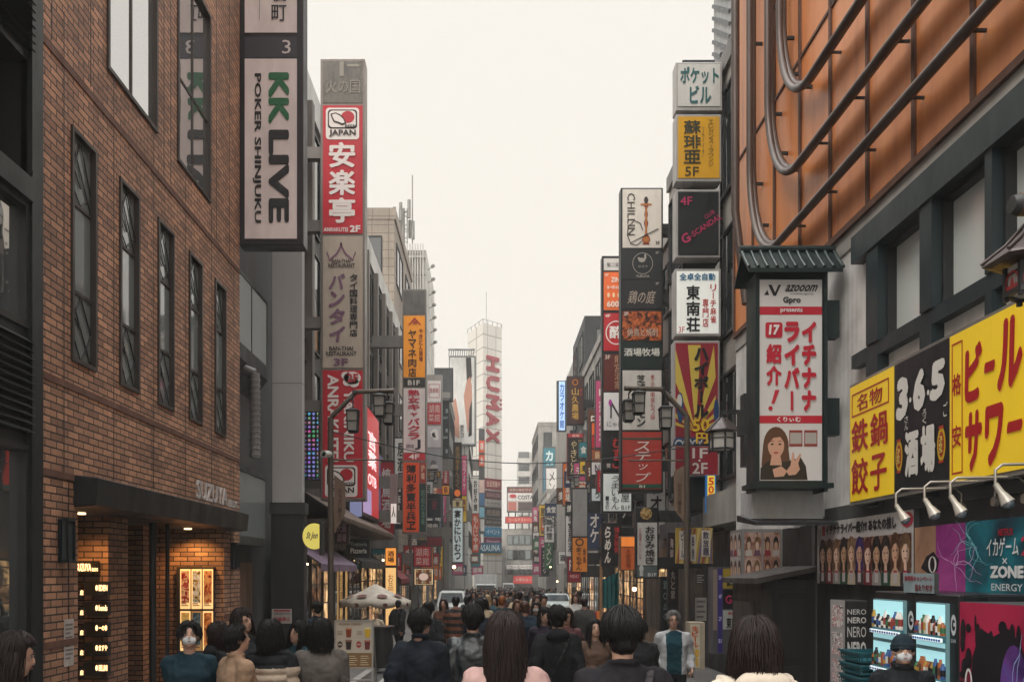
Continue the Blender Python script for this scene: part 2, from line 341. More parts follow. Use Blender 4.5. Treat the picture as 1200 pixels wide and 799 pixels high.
def text(g, S, st, r, m, mode='h', bold=0.025, w=0.009, slant=0.0):
    """h: across; v: characters one under the other; r: across, turned a quarter clockwise; rect r is filled"""
    if mode == 'v':
        n = len(st); H = (r[3] - r[1]) / n
        for i, ch in enumerate(st):
            if ch == ' ': continue
            y0 = r[1] + H * i
            v, fs = glyph(ch, 0)
            if ch in 'ー・ッャュョィァ。ぃっ!！|':
                pw = {'・': .25, '!': .35, '！': .35}.get(ch, .62); c = (r[0] + r[2]) / 2; hw = (r[2] - r[0]) / 2
                if ch == 'ー':
                    v = np.stack([v[:, 1], v[:, 0]], 1); _put(g, S, v, [f[::-1] for f in fs], (c - hw * .18, y0 + H * .08, c + hw * .18, y0 + H * .92), m, w, 'h', bold * .5)
                else: _put(g, S, v, fs, (c - hw * pw, y0 + H * (.5 - pw * .45), c + hw * pw, y0 + H * (.5 + pw * .45)), m, w, 'h', bold, slant)
            else: _put(g, S, v, fs, (r[0], y0 + H * .04, r[2], y0 + H * .96), m, w, 'h', bold, slant)
    else:
        v, fs = glyph(st, 0); _put(g, S, v, fs, r, m, w, mode, bold, slant)
def letters(parent, S, items, name='lettering'):
    g = Geo()
    for it in items:
        kw = it[4] if len(it) > 4 else {}
        text(g, S, it[0], it[1], it[2], it[3] if len(it) > 3 else 'h', **kw)
    if g.v: return g.build(name, parent)

def interior(name, strength, dark):
    def f(t, b):
        c = facade_coords(t); br = N(t, 'ShaderNodeTexBrick'); br.inputs['Scale'].default_value = 1; br.inputs['Brick Width'].default_value = 1.1; br.inputs['Row Height'].default_value = .55; br.inputs['Mortar Size'].default_value = .025
        br.inputs['Color1'].default_value = (1, .62, .28, 1); br.inputs['Color2'].default_value = (.25, .10, .04, 1); br.inputs['Mortar'].default_value = (.03, .015, .01, 1)
        nz = N(t, 'ShaderNodeTexNoise'); nz.inputs['Scale'].default_value = 3.5; nz.inputs['Detail'].default_value = 4; mr = N(t, 'ShaderNodeMapRange'); mr.inputs[1].default_value = dark; mr.inputs[2].default_value = .7; sc = N(t, 'ShaderNodeVectorMath', operation='SCALE')
        for n in (br, nz): t.links.new(c.outputs[0], n.inputs['Vector'])
        t.links.new(nz.outputs[0], mr.inputs[0]); t.links.new(br.outputs[0], sc.inputs[0]); t.links.new(mr.outputs[0], sc.inputs['Scale']); t.links.new(sc.outputs[0], b.inputs['Emission Color']); b.inputs['Emission Strength'].default_value = strength
        b.inputs['Base Color'].default_value = (.03, .025, .02, 1); b.inputs['Roughness'].default_value = .08
    return named(name, f)
# ------------------------------------------------------------------ ground
def strip(name, x0, x1, m, dz=0.0, ys=None, th=0.0):
    ys = ys or [-30, 0, 4.5, 7, 8, 20, 40, 80, 140, 300]; g = Geo()
    for a, b in zip(ys, ys[1:]):
        za, zb = gz(a) + dz, gz(b) + dz
        if th: g.add([(x0,a,za-th),(x1,a,za-th),(x1,b,zb-th),(x0,b,zb-th),(x0,a,za),(x1,a,za),(x1,b,zb),(x0,b,zb)], [(4,5,6,7),(0,1,5,4),(1,2,6,5),(3,0,4,7)], m)
        else: g.add([(x0,a,za),(x1,a,za),(x1,b,zb),(x0,b,zb)], [(0,1,2,3)], m)
    return g.build(name, kind='structure')
ASPH = named('asphalt', ground_mat((.04, .041, .042), (.09, .088, .086), 60))
PAVE = named('pavement_tiles', ground_mat((.09, .085, .08), (.16, .15, .14), 30, .3))
strip('ground', -140, 140, named('ground_dirt', ground_mat((.06, .06, .058), (.1, .1, .095), 5)), -.02)
strip('road', -2.6, 3.2, ASPH, 0.0)
strip('road_marking', -2.3, -2.18, M('#b9b6ae', .7, grime=.5, scale=9), .004)
strip('pavement', -5.6, -2.75, PAVE, .12, th=.16); strip('pavement.001', 3.35, 5.9, PAVE, .12, th=.16)
strip('kerb', -2.75, -2.6, CONC, .125, th=.16); strip('kerb.001', 3.2, 3.35, CONC, .125, th=.16)

# ------------------------------------------------------------------ walls with real openings (street walls, normal +-X)
def wall_x(g, X, y0, y1, z0, z1, holes, m, depth=.12, rev=None, face=1):
    ys = sorted({y0, y1, *[h[0] for h in holes], *[h[1] for h in holes]}); zs = sorted({z0, z1, *[h[2] for h in holes], *[h[3] for h in holes]})
    for a, b in zip(ys, ys[1:]):
        for c, e in zip(zs, zs[1:]):
            cy, cz = (a + b) / 2, (c + e) / 2
            if any(h[0] < cy < h[1] and h[2] < cz < h[3] for h in holes): continue
            q = [(X, a, c), (X, b, c), (X, b, e), (X, a, e)]
            g.add(q, [(0, 1, 2, 3) if face > 0 else (3, 2, 1, 0)], m)
    for (a, b, c, e) in holes:
        Xi = X - face * depth; r = rev or m
        g.add([(X,a,c),(X,b,c),(X,b,e),(X,a,e),(Xi,a,c),(Xi,b,c),(Xi,b,e),(Xi,a,e)], [(0,4,5,1),(1,5,6,2),(2,6,7,3),(3,7,4,0)], r)
def window_x(par, X, a, b, c, e, face, fm, pm, fw=.05, mull=(), tran=(), extra=None, depth=.1, name='window', pd=.7):
    """a framed window in a street wall: frame part with a pane under it; mull and tran are fractions"""
    g = Geo(); xi, xo = sorted((X - face * depth, X + face * .025))
    g.box(xi, xo, a, a + fw, c, e, fm); g.box(xi, xo, b - fw, b, c, e, fm); g.box(xi, xo, a + fw, b - fw, c, c + fw, fm); g.box(xi, xo, a + fw, b - fw, e - fw, e, fm)
    xi2, xo2 = sorted((X - face * depth * .9, X - face * .02))
    for t in mull: y = a + (b - a) * t; g.box(xi2, xo2, y - .02, y + .02, c + fw, e - fw, fm)
    for t in tran: z = c + (e - c) * t; g.box(xi2 + .004, xo2 - .004, a + fw, b - fw, z - .02, z + .02, fm)
    if extra: extra(g)
    f = g.build(name, par)
    p = Geo(); xp = X - face * depth * pd
    q = [(xp, a + fw, c + fw), (xp, b - fw, c + fw), (xp, b - fw, e - fw), (xp, a + fw, e - fw)]
    p.add(q, [(0, 1, 2, 3) if face > 0 else (3, 2, 1, 0)], pm); p.build('pane', f); return f
FRM = M((.022, .024, .025), .4, .3); FRB = M((.05, .04, .035), .45, .3)

# ================================================================== LEFT SIDE
# --- dark metal corner building at the left edge
b0 = empty('corner_building', (-5, 5.2, 0), 'dark metal clad corner building with louvres at the left edge of the street', 'building')
X0 = -4.4
g = Geo(); wall_x(g, X0, 1.0, 8.25, 0, 16, [(1.4, 8.1, .5, 3.2), (1.4, 8.1, 4.3, 5.5), (1.4, 8.1, 5.72, 6.85)], M((.02, .024, .026), .4, .4), .5)
g.box(-9, X0 - .001, .98, 1.0, 0, 16, BLACK); g.box(-9, X0 - .001, 8.25, 8.27, 0, 16, BLACK); g.box(-9, X0, 1, 8.25, 16, 16.1, BLACK); g.build('wall', b0)
g = Geo()
for z0, z1 in ((3.32, 4.24), (6.95, 10.4), (10.7, 15.6)):
    n = int((z1 - z0) / .075)
    for i in range(n): z = z0 + (z1 - z0) * i / n; g.prism([(X0 + .002, 1.2, z), (X0 + .06, 1.2, z + .005), (X0 + .002, 1.2, z + .05)], (0, 6.95, 0), M((.03, .034, .036), .4, .5))
g.build('louvre', b0)
g = Geo(); g.box(X0 - .5, X0 - .45, 1.4, 8.1, 5.72, 6.85, BRICK); g.build('recess_wall', b0)
for z0, z1 in ((.5, 3.2), (4.3, 5.5)):
    window_x(b0, X0, 1.4, 8.1, z0, z1, 1, FRM, MIRROR, .06, mull=(.25, .5, .75), depth=.08)
g = Geo(); g.box(X0 - .06, X0 + .05, 8.1, 8.3, 0, 16, M((.03, .035, .037), .35, .5)); g.box(X0, X0 + .07, 1, 8.1, 5.5, 5.72, M((.03, .035, .037), .35, .5)); g.build('trim', b0)

# --- brick building
b1 = empty('brick_building', (-7, 12, 0), 'orange brick building with narrow leaded windows and a dark entrance canopy', 'building')
X1 = -4.5
slots = [(9.14 + 1.19 * k, 9.14 + 1.19 * k + .58, 4.27, 6.79) for k in range(5)]
bigs = [(10.0, 11.5, 7.9, 10.9), (12.24, 13.68, 7.9, 10.9)]
g = Geo(); wall_x(g, X1, 8.3, 15.25, -.3, 19, slots + bigs + [(9.3, 14.4, -.05, 2.72)], BRICK, .1)
g.box(-13, X1 - .001, 15.25, 15.3, -.2, 19, BRICK); g.box(-13, X1 - .001, 8.28, 8.3, -.2, 19, BRICK)
# the entrance recess: back wall, two piers, far return and soffit
g.box(-6.6, -6.5, 9.3, 14.4, -.2, 2.9, BRICK); g.box(-6.5, X1 - .1, 14.4, 14.5, -.2, 2.9, BRICK); g.box(-6.5, X1 - .1, 9.2, 9.3, -.2, 2.9, BRICK)
g.box(-6.5, -4.93, 11.0, 11.6, -.2, 2.72, BRICK); g.box(-6.5, -5.42, 13.3, 13.8, -.2, 2.72, BRICK)
g.box(-6.5, X1 - .1, 9.3, 14.4, 2.72, 2.8, DGREY); g.build('wall', b1)
g = Geo()   # soldier bands and expansion joints
BB = M((.13, .06, .04), .75, grime=.3)
for z in (3.95, 7.32, 2.98): g.box(X1, X1 + .012, 8.3, 15.25, z, z + .07, BB)
g.box(X1, X1 + .012, 8.3, 9.28, 1.22, 1.29, BB); g.box(X1, X1 + .012, 14.42, 15.25, 1.22, 1.29, BB)
g.build('band', b1)
g = Geo()
for y in [9.0 + .595 * k for k in range(11)]:
    if not any(a - .05 < y < b + .05 for a, b, _, _ in slots): g.box(X1, X1 + .003, y - .007, y + .007, 2.99, 7.9, BLACK)
for y in (8.75, 9.6, 11.75, 12.0, 14.0, 14.7): g.box(X1, X1 + .003, y - .007, y + .007, 7.45, 19, BLACK)
for y in (9.1, 14.75): g.box(X1, X1 + .004, y - .006, y + .006, 0, 2.95, BLACK)
g.build('expansion_joint', b1)
for a, b, c, e in slots:
    def lead(g, a=a, b=b, c=c, e=e):
        x = X1 - .03; H = e - c; m = (a + b) / 2; lo, hi = a + .05, b - .05
        zs = [(e - .05, e - .36 * H * .62, e - .3 * H), (c + .3 * H, c + .16 * H, c + .05)]
        for zt, zm, zb in zs:
            for p, q in (((m, zt), (lo, zm)), ((m, zt), (hi, zm)), ((lo, zm), (m, zb)), ((hi, zm), (m, zb)), ((lo, zt), (hi, zb)), ((lo, (zt + zm) / 2), (m, zm))):
                g.bar((x, p[0], p[1]), (x, q[0], q[1]), .012, .012, FRM)
    window_x(b1, X1, a, b, c, e, 1, FRB, GLASSM, .045, tran=(.31, .69), extra=lead, pd=.42)
for i, (a, b, c, e) in enumerate(bigs):
    window_x(b1, X1, a, b, c, e, 1, FRB, MIRROR, .05, mull=(.5,), tran=(.43,) if i else (.62,), depth=.07, pd=.5)
g = Geo(); g.prism([(X1, 9.2, 2.7), (X1 + .24, 9.2, 2.72), (X1 + .27, 9.2, 3.02), (X1, 9.2, 3.05)], (0, 5.75, 0), M((.03, .032, .034), .4, .4))
cano = g.build('canopy', b1, bevel=.01)
S = swall(X1 + .26, 12.3, 14.3, 3.27, 3.06)
g = Geo(); text(g, S, 'SUZUYA', (.0, -.3, .72, 1), M((.5, .47, .45), .4), bold=.02); text(g, S, 'BLDG', (.76, .45, 1, 1), M((.5, .47, .45), .4), bold=0)
v = list(g.v); lt = g.build('lettering', cano)
sm = lt.modifiers.new('depth', 'SOLIDIFY'); sm.thickness = .02
g = Geo(); g.tube([(-4.95, 12.5, 0), (-4.95, 12.5, 2.72)], .05, BLACK, 12); g.tube([(-4.83, 12.75, 0), (-4.83, 12.75, 2.72)], .03, BLACK, 10)
g.build('door_frame', b1)
for y in (10.3, 13.95):   # recessed downlights of the entrance
    g = Geo(); g.lathe([(.06, 0), (.06, .02)], (-4.95, y, 2.695), M((1, .7, .35), em=2.5, grime=0), 12); g.build('downlight', b1)
    ld = bpy.data.lights.new('downlight_beam', 'SPOT'); ld.energy = 36; ld.color = (1, .52, .16); ld.spot_size = R(120); ld.spot_blend = .6; ld.shadow_soft_size = .05
    lo = bpy.data.objects.new('downlight_beam', ld); col.objects.link(lo); lo.location = (-4.95, y, 2.66); lo.rotation_euler = (R(18), 0, 0)

# --- dark building with glazed balcony, behind the brick one
b2 = empty('dark_building', (-8, 18, 0), 'dark grey building with a glazed balcony and tall pale pillar beside the brick building', 'building')
g = Geo(); g.box(-14, -5.25, 15.31, 22, -.3, 13.1, CONCD); g.build('wall', b2)
g = Geo(); g.box(-5.25, -4.9, 16.3, 18.75, 6.2, 6.5, DGREY); g.prism([(-5.25, 16.3, 5.75), (-4.9, 16.3, 6.2), (-5.25, 16.3, 6.2)], (0, 2.45, 0), DGREY); g.build('balcony_slab', b2)
f = Geo(); f.box(-4.93, -4.9, 16.3, 18.75, 7.85, 7.92, FRM); f.box(-4.93, -4.9, 16.3, 16.36, 6.5, 7.85, FRM); f.box(-4.93, -4.9, 18.69, 18.75, 6.5, 7.85, FRM); f.box(-4.93, -4.9, 17.5, 17.55, 6.5, 7.85, FRM)
fo = f.build('balcony_rail', b2)
p = Geo(); p.box(-4.92, -4.91, 16.36, 18.69, 6.5, 7.85, named('balcony_glass', glass_mat((.34, .38, .37), .06, 1.0, 2.4))); p.build('pane', fo)
p = Geo(); p.box(-4.86, -4.2, 19.0, 19.25, 3.55, 13.0, concrete_mat and named('pillar_grey', concrete_mat((.34, .335, .33), (.43, .42, .41), .3, (3, 3.1, .01)))); p.build('pillar', b2)
p = Geo(); p.box(-4.93, -4.14, 19.02, 19.4, 3.3, 3.55, DGREY); p.box(-4.9, -4.17, 19.04, 19.36, -.3, 3.3, M((.018, .02, .024), .45)); p.build('pillar_base', b2)
f = Geo(); f.box(-5.25, -4.92, 16.2, 18.7, 2.55, 2.72, DGREY); f.box(-5.25, -4.92, 16.2, 18.7, 4.0, 4.12, DGREY); fo = f.build('window', b2)
p = Geo(); p.box(-4.96, -4.94, 16.2, 18.7, 2.72, 4.0, GLASSL); p.build('pane', fo)
p = Geo(); p.box(-5.25, -5.2, 16.6, 18.6, -.2, 2.2, M((.16, .095, .065), .5, grime=.35)); p.build('door', b2)
p = Geo(); p.tube([(-4.75, 17.2, 4.3), (-4.75, 17.2, 6.0)], .1, M((.2, .2, .2), .5), 12)
for i in range(14): p.lathe([(.112, 0), (.112, .03)], (-4.75, 17.2, 4.35 + i * .115), M((.26, .26, .26), .5), 12)
p.tube([(-4.75, 17.2, 6.0), (-5.2, 17.2, 6.2)], .09, M((.2, .2, .2), .5), 12); p.build('flue', b2)

# --- generic street building: body, cornice, windows on the street face and on the end facing the viewer
GA = M((.05, .055, .058), .4); PLAST = M((.42, .4, .37), .6, scale=1.2); 
def street_building(name, label, side, X, y0, y1, z1, m, rows=3, cols=3, front=None, z0=3.8, depth=9, par=.5, pm=None, ww=.62, wh=.55, frm=None, cat='building', endwin=True):
    s = 1 if side == 'L' else -1; zb = gz(y1) - .4; Xb = X - s * depth; fm = frm or FRM; pm = pm or GLASS
    b = empty(name, ((X + Xb) / 2, (y0 + y1) / 2, gz((y0 + y1) / 2)), label, cat)
    g = Geo(); g.box(min(X, Xb), max(X, Xb), y0, y1, zb, z1, m); g.build('wall', b)
    if par:
        g = Geo(); g.box(min(X + s * .08, Xb), max(X + s * .08, Xb), y0 - .04, y1, z1, z1 + par, pm if False else (front or CONC)); g.build('parapet', b)
    if rows and cols:
        H = (z1 - z0) / rows; W = (y1 - y0) / cols
        for r in range(rows):
            for c in range(cols):
                a = y0 + W * (c + .5 - ww / 2); e = z0 + H * (r + .5 - wh / 2)
                f = Geo(); xa, xb = sorted((X + s * .002, X + s * .07))
                A, B2, C, D = a, a + W * ww, e, e + H * wh
                f.box(xa, xb, A, A + .06, C, D, fm); f.box(xa, xb, B2 - .06, B2, C, D, fm); f.box(xa, xb, A, B2, C - .08, C - .001, fm); f.box(xa, xb, A + .06, B2 - .06, D - .06, D, fm); f.box(xa, xb - .01, (A + B2) / 2 - .025, (A + B2) / 2 + .025, C, D - .06, fm)
                fo = f.build('window', b); p = Geo(); xp = X + s * .03; q = [(xp, A + .06, C), (xp, B2 - .06, C), (xp, B2 - .06, D - .06), (xp, A + .06, D - .06)]
                p.add(q, [(0, 1, 2, 3) if s > 0 else (3, 2, 1, 0)], pm); p.build('pane', fo)
        if endwin:
            x0, x1 = sorted((X, Xb)); n = 3
            for r in range(rows):
                for c in range(n):
                    w = 1.1; cx = (X - s * (1.2 + c * 2.2)); e = z0 + H * (r + .5 - wh / 2); D = e + H * wh
                    f = Geo(); f.box(cx - w/2, cx + w/2, y0 - .05, y0 - .002, e - .06, D, fm); fo = f.build('window', b)
                    p = Geo(); S = Surf((cx - w/2, y0 - .05, D), (w, 0, 0), (0, 0, -(D - e + .06))); quad(p, S, (.06, .05, .94, .93), pm, .003); p.build('pane', fo)
    return b
b3 = street_building('shop_building', 'long grey shop building with white roof parapet behind the red steak house sign', 'L', -4.95, 22.1, 45.8, 14.5, M((.075, .07, .066), .6, scale=1), 3, 9, front=M((.55, .54, .51), .6, scale=.8), z0=4.6, par=.85, ww=.8, wh=.82)
g = Geo()
for k in range(9): y = 22.6 + k * 2.62; g.box(-4.95, -4.72, y, y + .3, 4.4, 14.49, M((.2, .175, .155), .6, scale=1))
g.build('pilaster', b3)
b4 = street_building('beige_block', 'plain beige tile block rising behind the shop building parapet', 'L', -5.2, 46, 56, 21, TILEB, 4, 2, z0=5, par=.6, front=TILEB)
def slat_tower():
    b = empty('slatted_tower', (-6, 70, -1), 'white office tower screened with thin vertical fins carrying rooftop antennas', 'building')
    g = Geo(); g.box(-12, -4.95, 65.3, 75, -1.4, 26.6, TILEW); g.build('wall', b)
    g = Geo(); m = M((.6, .58, .54), .6)
    for i in range(13): x = -7.6 + i * .2; g.box(x, x + .075, 65.02, 65.28, 14, 27.0, m)
    for z in (17, 20, 23, 26): g.box(-7.7, -5.0, 65.1, 65.29, z, z + .12, m)
    g.build('fin', b)
    m = M((.35, .34, .32), .5, .3)
    for i in range(7): g = Geo(); z = 20.6 + i * .85; g.bar((-4.95, 70 - i * .5, z), (-4.5, 69.6 - i * .5, z + .1), .05, .05, m); g.bar((-4.6, 69.5 - i * .5, z + .04), (-4.4, 69.3 - i * .5, z + .12), .2, .16, m); g.build('floodlight', b)
    return b
slat_tower()
def antenna(x, y, z0, z1, label):
    b = empty('antenna_mast', (x, y, z0), label, 'antenna'); m = M((.3, .29, .27), .5, .4); g = Geo()
    g.tube([(x, y, z0), (x, y, z1)], .12, m, 6); g.tube([(x + .7, y, z0), (x + .7, y, z1 + 2.6)], .05, m, 6)
    for z in np.arange(z0, z1, 1.0): g.bar((x - .3, y, z), (x + .3, y, z + .5), .05, .05, m); g.bar((x + .3, y, z), (x - .3, y, z + .5), .05, .05, m)
    g.tube([(x - .3, y, z0), (x - .3, y, z1)], .05, m, 5); g.tube([(x + .3, y, z0), (x + .3, y, z1)], .05, m, 5); g.build('pole', b)
    g = Geo()
    for k in range(7): an = k * .9; g.tube([(x + .75 * math.cos(an), y + .5 * math.sin(an), z1 - 2.4 + .25 * k), (x + .75 * math.cos(an), y + .5 * math.sin(an), z1 - 1.0 + .25 * k)], .13, m, 6); g.bar((x, y, z1 - 1.8 + .25 * k), (x + .75 * math.cos(an), y + .5 * math.sin(an), z1 - 1.8 + .25 * k), .05, .05, m)
    g.build('aerial', b)
antenna(-6.8, 66.5, 26.6, 30.3, 'lattice mast with clustered aerials on top of the finned tower')
b5 = street_building('billboard_building', 'grey building under the dark rooftop billboard past the finned tower', 'L', -3.7, 76, 87, 17.5, CONCM, 4, 3, z0=4, par=.5)
b6 = street_building('pale_building', 'pale building carrying the tall white beauty billboard before the white tower', 'L', -2.3, 88.2, 108, 19, TILEW, 5, 5, z0=4, par=.5, endwin=False)
b6b = street_building('narrow_building', 'narrow grey building squeezed between the beige block and finned tower', 'L', -4.85, 56.2, 64.8, 12, CONCM, 3, 2, z0=4)
# --- white corner tower with red letters
bt = empty('white_tower', (-.8, 122, -1.7), 'tall white panelled tower with big red letters down its street face', 'building')
A, C, B = Vector((-3.15, 117, 0)), Vector((-1.0, 112, 0)), Vector((1.49, 114.5, 0)); Dp = Vector((-2, 131, 0))
zt = 34.7; g = Geo(); g.prism([p + Vector((0, 0, -2)) for p in (A, C, B, Dp)], (0, 0, zt + 2), named('white_panel', concrete_mat((.62, .585, .53), (.70, .665, .61), .15, (2.2, 1.75, .07)))); g.build('wall', bt)
SB = Surf(C + Vector((0, 0, zt)), B - C, Vector((0, 0, -(zt + 1.7))))
RED = M('#9c3540', .5)
g = Geo(); zf = lambda y: (y - 378) / (686 - 378)
for i, ch in enumerate('HUMAX'):
    y0 = [413, 435, 456, 476, 495][i]; y1 = [430, 452, 473, 492, 510][i]
    text(g, SB, ch, (.16, zf(y0), .84, zf(y1)), RED, 'r', .05, w=.15)
for k in range(3): oval(g, SB, (.93, zf(460 + 5 * k)), (.05, .004), RED, .15, n=10)
lt = g.build('lettering', bt); sm = lt.modifiers.new('depth', 'SOLIDIFY'); sm.thickness = .3
g = Geo()
for p, q in ((A, C), (C, B), (B, Dp)): 
    for k in range(5): a = p.lerp(q, k / 4); g.tube([a + Vector((0, 0, zt)), a + Vector((0, 0, zt + .5))], .04, STEEL, 5)
    g.bar(p + Vector((0, 0, zt + .5)), q + Vector((0, 0, zt + .5)), .04, .04, STEEL)
g.tube([(-.6, 118, zt), (-.6, 118, zt + 6)], .03, STEEL, 5); g.build('roof_railing', bt)
# --- end of the street
be = empty('end_building', (5.3, 157, -2), 'low grey glass fronted building closing the far end of the street', 'building')
g = Geo(); g.box(1.4, 12, 150, 165, -3, 9.6, CONC); g.build('wall', be)
for r in range(3):
    z = 1.6 + r * 2.6
    for c in range(6):
        x = 2.9 + c * 1.05; f = Geo(); f.box(x, x + .98, 149.9, 149.98, z, z + 1.7, FRM); fo = f.build('window', be)
        p = Geo(); S = Surf((x, 149.9, z + 1.7), (.98, 0, 0), (0, 0, -1.7)); quad(p, S, (.06, .05, .94, .95), [GLASS, GLASSL, GLASS][(r + c) % 3] if r < 2 else GLASSL, .004); p.build('pane', fo)
ba = empty('apartment_block', (8, 188, -2), 'white apartment block with stepped balconies rising behind the end of the street', 'building')
g = Geo(); g.box(6.0, 13, 182, 196, -3, 27.5, TILEW); g.build('wall', ba)
for k in range(9):
    g = Geo(); z = 3 + k * 2.75; g.box(5.6, 8.4, 180.6, 182, z, z + 1.1, M((.56, .54, .5), .6)); g.build('balcony', ba)
    g = Geo(); g.box(5.9, 8.2, 181.9, 181.98, z + 1.2, z + 2.6, GLASS); g.build('window', ba)
    g = Geo(); g.box(9.2, 11.2, 181.9, 181.98, z + .9, z + 2.2, GLASS); g.build('window', ba)
street_building('far_building', 'small grey building at the far end beside the white lettered tower', 'L', 2.3, 135, 149, 5.6, CONCM, 2, 3, z0=1)

# ================================================================== RIGHT SIDE
XR = 4.2
r1 = empty('orange_building', (8, 9, 0), 'orange panelled building with curved brown pipes and dark framed windows on the right', 'building')
wins = [(7.05, 7.9, 4.46, 5.44), (8.12, 9.0, 4.46, 5.44), (5.2, 6.95, 4.46, 5.44)]
g = Geo(); wall_x(g, XR, 2.0, 14.6, -.3, 6.03 - .28, wins, SIDING, .12, face=-1)
g.box(XR + .001, 13, 14.58, 14.6, -.1, 16, CONCM); g.box(XR + .001, 13, 2.0, 2.02, -.1, 16, CONCM); g.build('wall', r1)
g = Geo()   # orange cladding panels with open joints
ys = [2.2 + 1.03 * k for k in range(13)]; zs = [6.06, 8.9, 11.7, 14.6, 17.5]
for a, b in zip(ys, ys[1:]):
    for c, e in zip(zs, zs[1:]):
        if (9.3 < (a + b) / 2 < 10.2 and c > 8 and c < 11) : continue
        g.box(XR - .03, XR, a + .012, min(b, 14.6) - .012, c + .012, e - .012, ORANGE)
g.build('cladding', r1)
g = Geo(); JM = M((.11, .045, .025), .6)
g.box(XR - .004, XR + .3, 2.2, 14.56, 6.03, 17.5, JM); g.box(XR - .06, XR, 2.0, 14.6, 5.98, 6.055, JM)
for y in ys: g.box(XR - .06, XR - .031, y - .028, y + .028, 6.06, 17.5, JM)
for z in zs[1:]: g.box(XR - .05, XR - .031, 2.2, 14.56, z - .02, z + .02, JM)
g.build('joint_frame', r1)
g = Geo(); g.box(XR - .02, XR + .1, 2.0, 14.6, 5.76, 5.978, CONC); g.build('concrete_band', r1)
TEAL = M((.018, .032, .036), .42, .2, scale=2)
g = Geo(); g.box(XR - .14, XR + .1, 2.0, 9.62, 5.46, 5.758, TEAL); g.box(XR - .1, XR + .02, 2.0, 9.7, 4.3, 4.45, TEAL)
for a, b in ((9.0, 9.28), (7.9, 8.12), (6.95, 7.05), (5.0, 5.2)): g.box(XR - .12, XR + .02, a, b, 2.7, 4.299, TEAL); g.box(XR - .12, XR + .02, a, b, 4.451, 5.459, TEAL)
g.build('window_frame', r1)
for a, b, c, e in wins: window_x(r1, XR, a, b, c, e, -1, FRM, named('frosted_glass', glass_mat((.66, .69, .66), .15)), .03)
g = Geo()  # slanted sheet low in each pane: the diagonal shadow painted as darker glass
for a, b, c, e in wins: g.add([(XR + .075, a + .03, c + .03), (XR + .075, b - .03, c + .03), (XR + .075, b - .03, c + .42), (XR + .075, a + .03, c + .62)], [(3, 2, 1, 0)], named('pane_shade_tint', glass_mat((.40, .44, .42), .2)))
g.build('pane_shading', r1)
window_x(r1, XR - .028, 9.42, 10.4, 8.92, 11.68, -1, FRB, GLASSL, .05, tran=(.5,), depth=.02)
# curved brown pipes: down the facade, round and away along the street
g = Geo(); PB = M((.085, .06, .05), .42, .25, scale=2)
def pipe(zlow, ydown, yend, rise, rad):
    x = XR - .2; pts = [(x, ydown, 17.4), (x, ydown, zlow + rad * 1.3)]
    for i in range(1, 17): a = math.pi / 2 * i / 16; pts.append((x, ydown - rad * (1 - math.cos(a)), zlow + rad * 1.3 * (1 - math.sin(a))))
    y, z = pts[-1][1:]; pts.append((x, yend, z + rise * (y - yend)))
    for dx, dz in ((-.03, -.03), (.03, .03)): g.tube([(p[0] + dx, p[1] + dz * .6, p[2] + dz) for p in pts], .052, PB, 8)
    for k in range(3, len(pts) - 2, 5): p = pts[k]; g.bar((x, p[1], p[2]), (XR, p[1], p[2]), .04, .04, IRON)
    yy = y - .5; k = 0
    while yy > yend:
        zz = z + rise * (y - yy); g.bar((x, yy, zz), (XR, yy, zz), .025, .025, IRON); yy -= 1.03; k += 1
    zz = 16.5
    while zz > zlow + rad * 1.5: g.bar((x, ydown, zz), (XR, ydown, zz), .04, .04, IRON); zz -= 1.6
pipe(6.58, 13.1, 3.0, -.006, 1.3); pipe(7.3, 12.25, 3.0, -.01, 1.2); pipe(8.18, 11.75, 3.0, -.01, 1.1)
x = XR - .2; g.tube([(x, 13.95, 17.4), (x, 13.95, 7.9), (x + .1, 13.7, 6.3)], .07, PB, 8); g.build('pipe', r1)
g = Geo(); g.box(XR - .05, XR - .001, 2.0, 10.6, 2.62, 2.78, CONCD); g.box(XR - .03, XR - .001, 2.0, 12.2, -.1, 2.615, M((.02, .022, .024), .5)); g.build('shop_fascia', r1)
g = Geo(); g.box(XR - .06, XR - .001, 10.9, 11.0, 0, 5.7, M((.1, .1, .1), .5)); g.box(XR - .1, XR - .001, 11.5, 11.66, 2.6, 5.7, SIDING); g.build('downpipe', r1)

r2 = street_building('neon_building', 'grey building with dark metal windows behind the tower of stacked signs', 'R', 5.0, 14.7, 23.9, 12.6, CONC, 3, 4, z0=3.6, par=.4, front=CONCM, frm=IRON, ww=.82, wh=.72)
g = Geo(); g.box(4.55, 4.999, 14.75, 18.3, 2.95, 3.6, CONC); g.box(4.6, 4.999, 14.75, 15.0, -.2, 2.949, CONCM); g.box(4.7, 4.999, 18.3, 23.8, 2.9, 3.3, DGREY); g.build('fascia', r2)
g = Geo(); g.box(4.94, 4.998, 15.1, 23.6, -.3, 2.85, M((.012, .014, .016), .5)); g.build('shop_front', r2)
street_building('brown_building', 'brown rendered building above the ramen and okonomiyaki signs', 'R', 5.3, 24.1, 33.4, 11.8, M((.15, .125, .11), .7, scale=1), 3, 4, z0=3.8, par=.4)
street_building('tiled_building', 'beige tiled building behind the slim stack of menu signs', 'R', 5.35, 33.5, 41, 11.2, TILEB, 3, 3, z0=3.8, par=.4)
street_building('grey_building', 'light grey building behind the brown and gold signs', 'R', 5.4, 41.2, 49.6, 13.2, CONC, 3, 3, z0=3.8, par=.4)
street_building('dark_slab', 'dark slab block standing above the grey roofs on the right', 'R', 5.5, 50, 57, 17, M((.03, .033, .036), .6), 4, 2, z0=4, par=0, depth=6)
g = Geo(); zb = -2.0
S = scam(64)
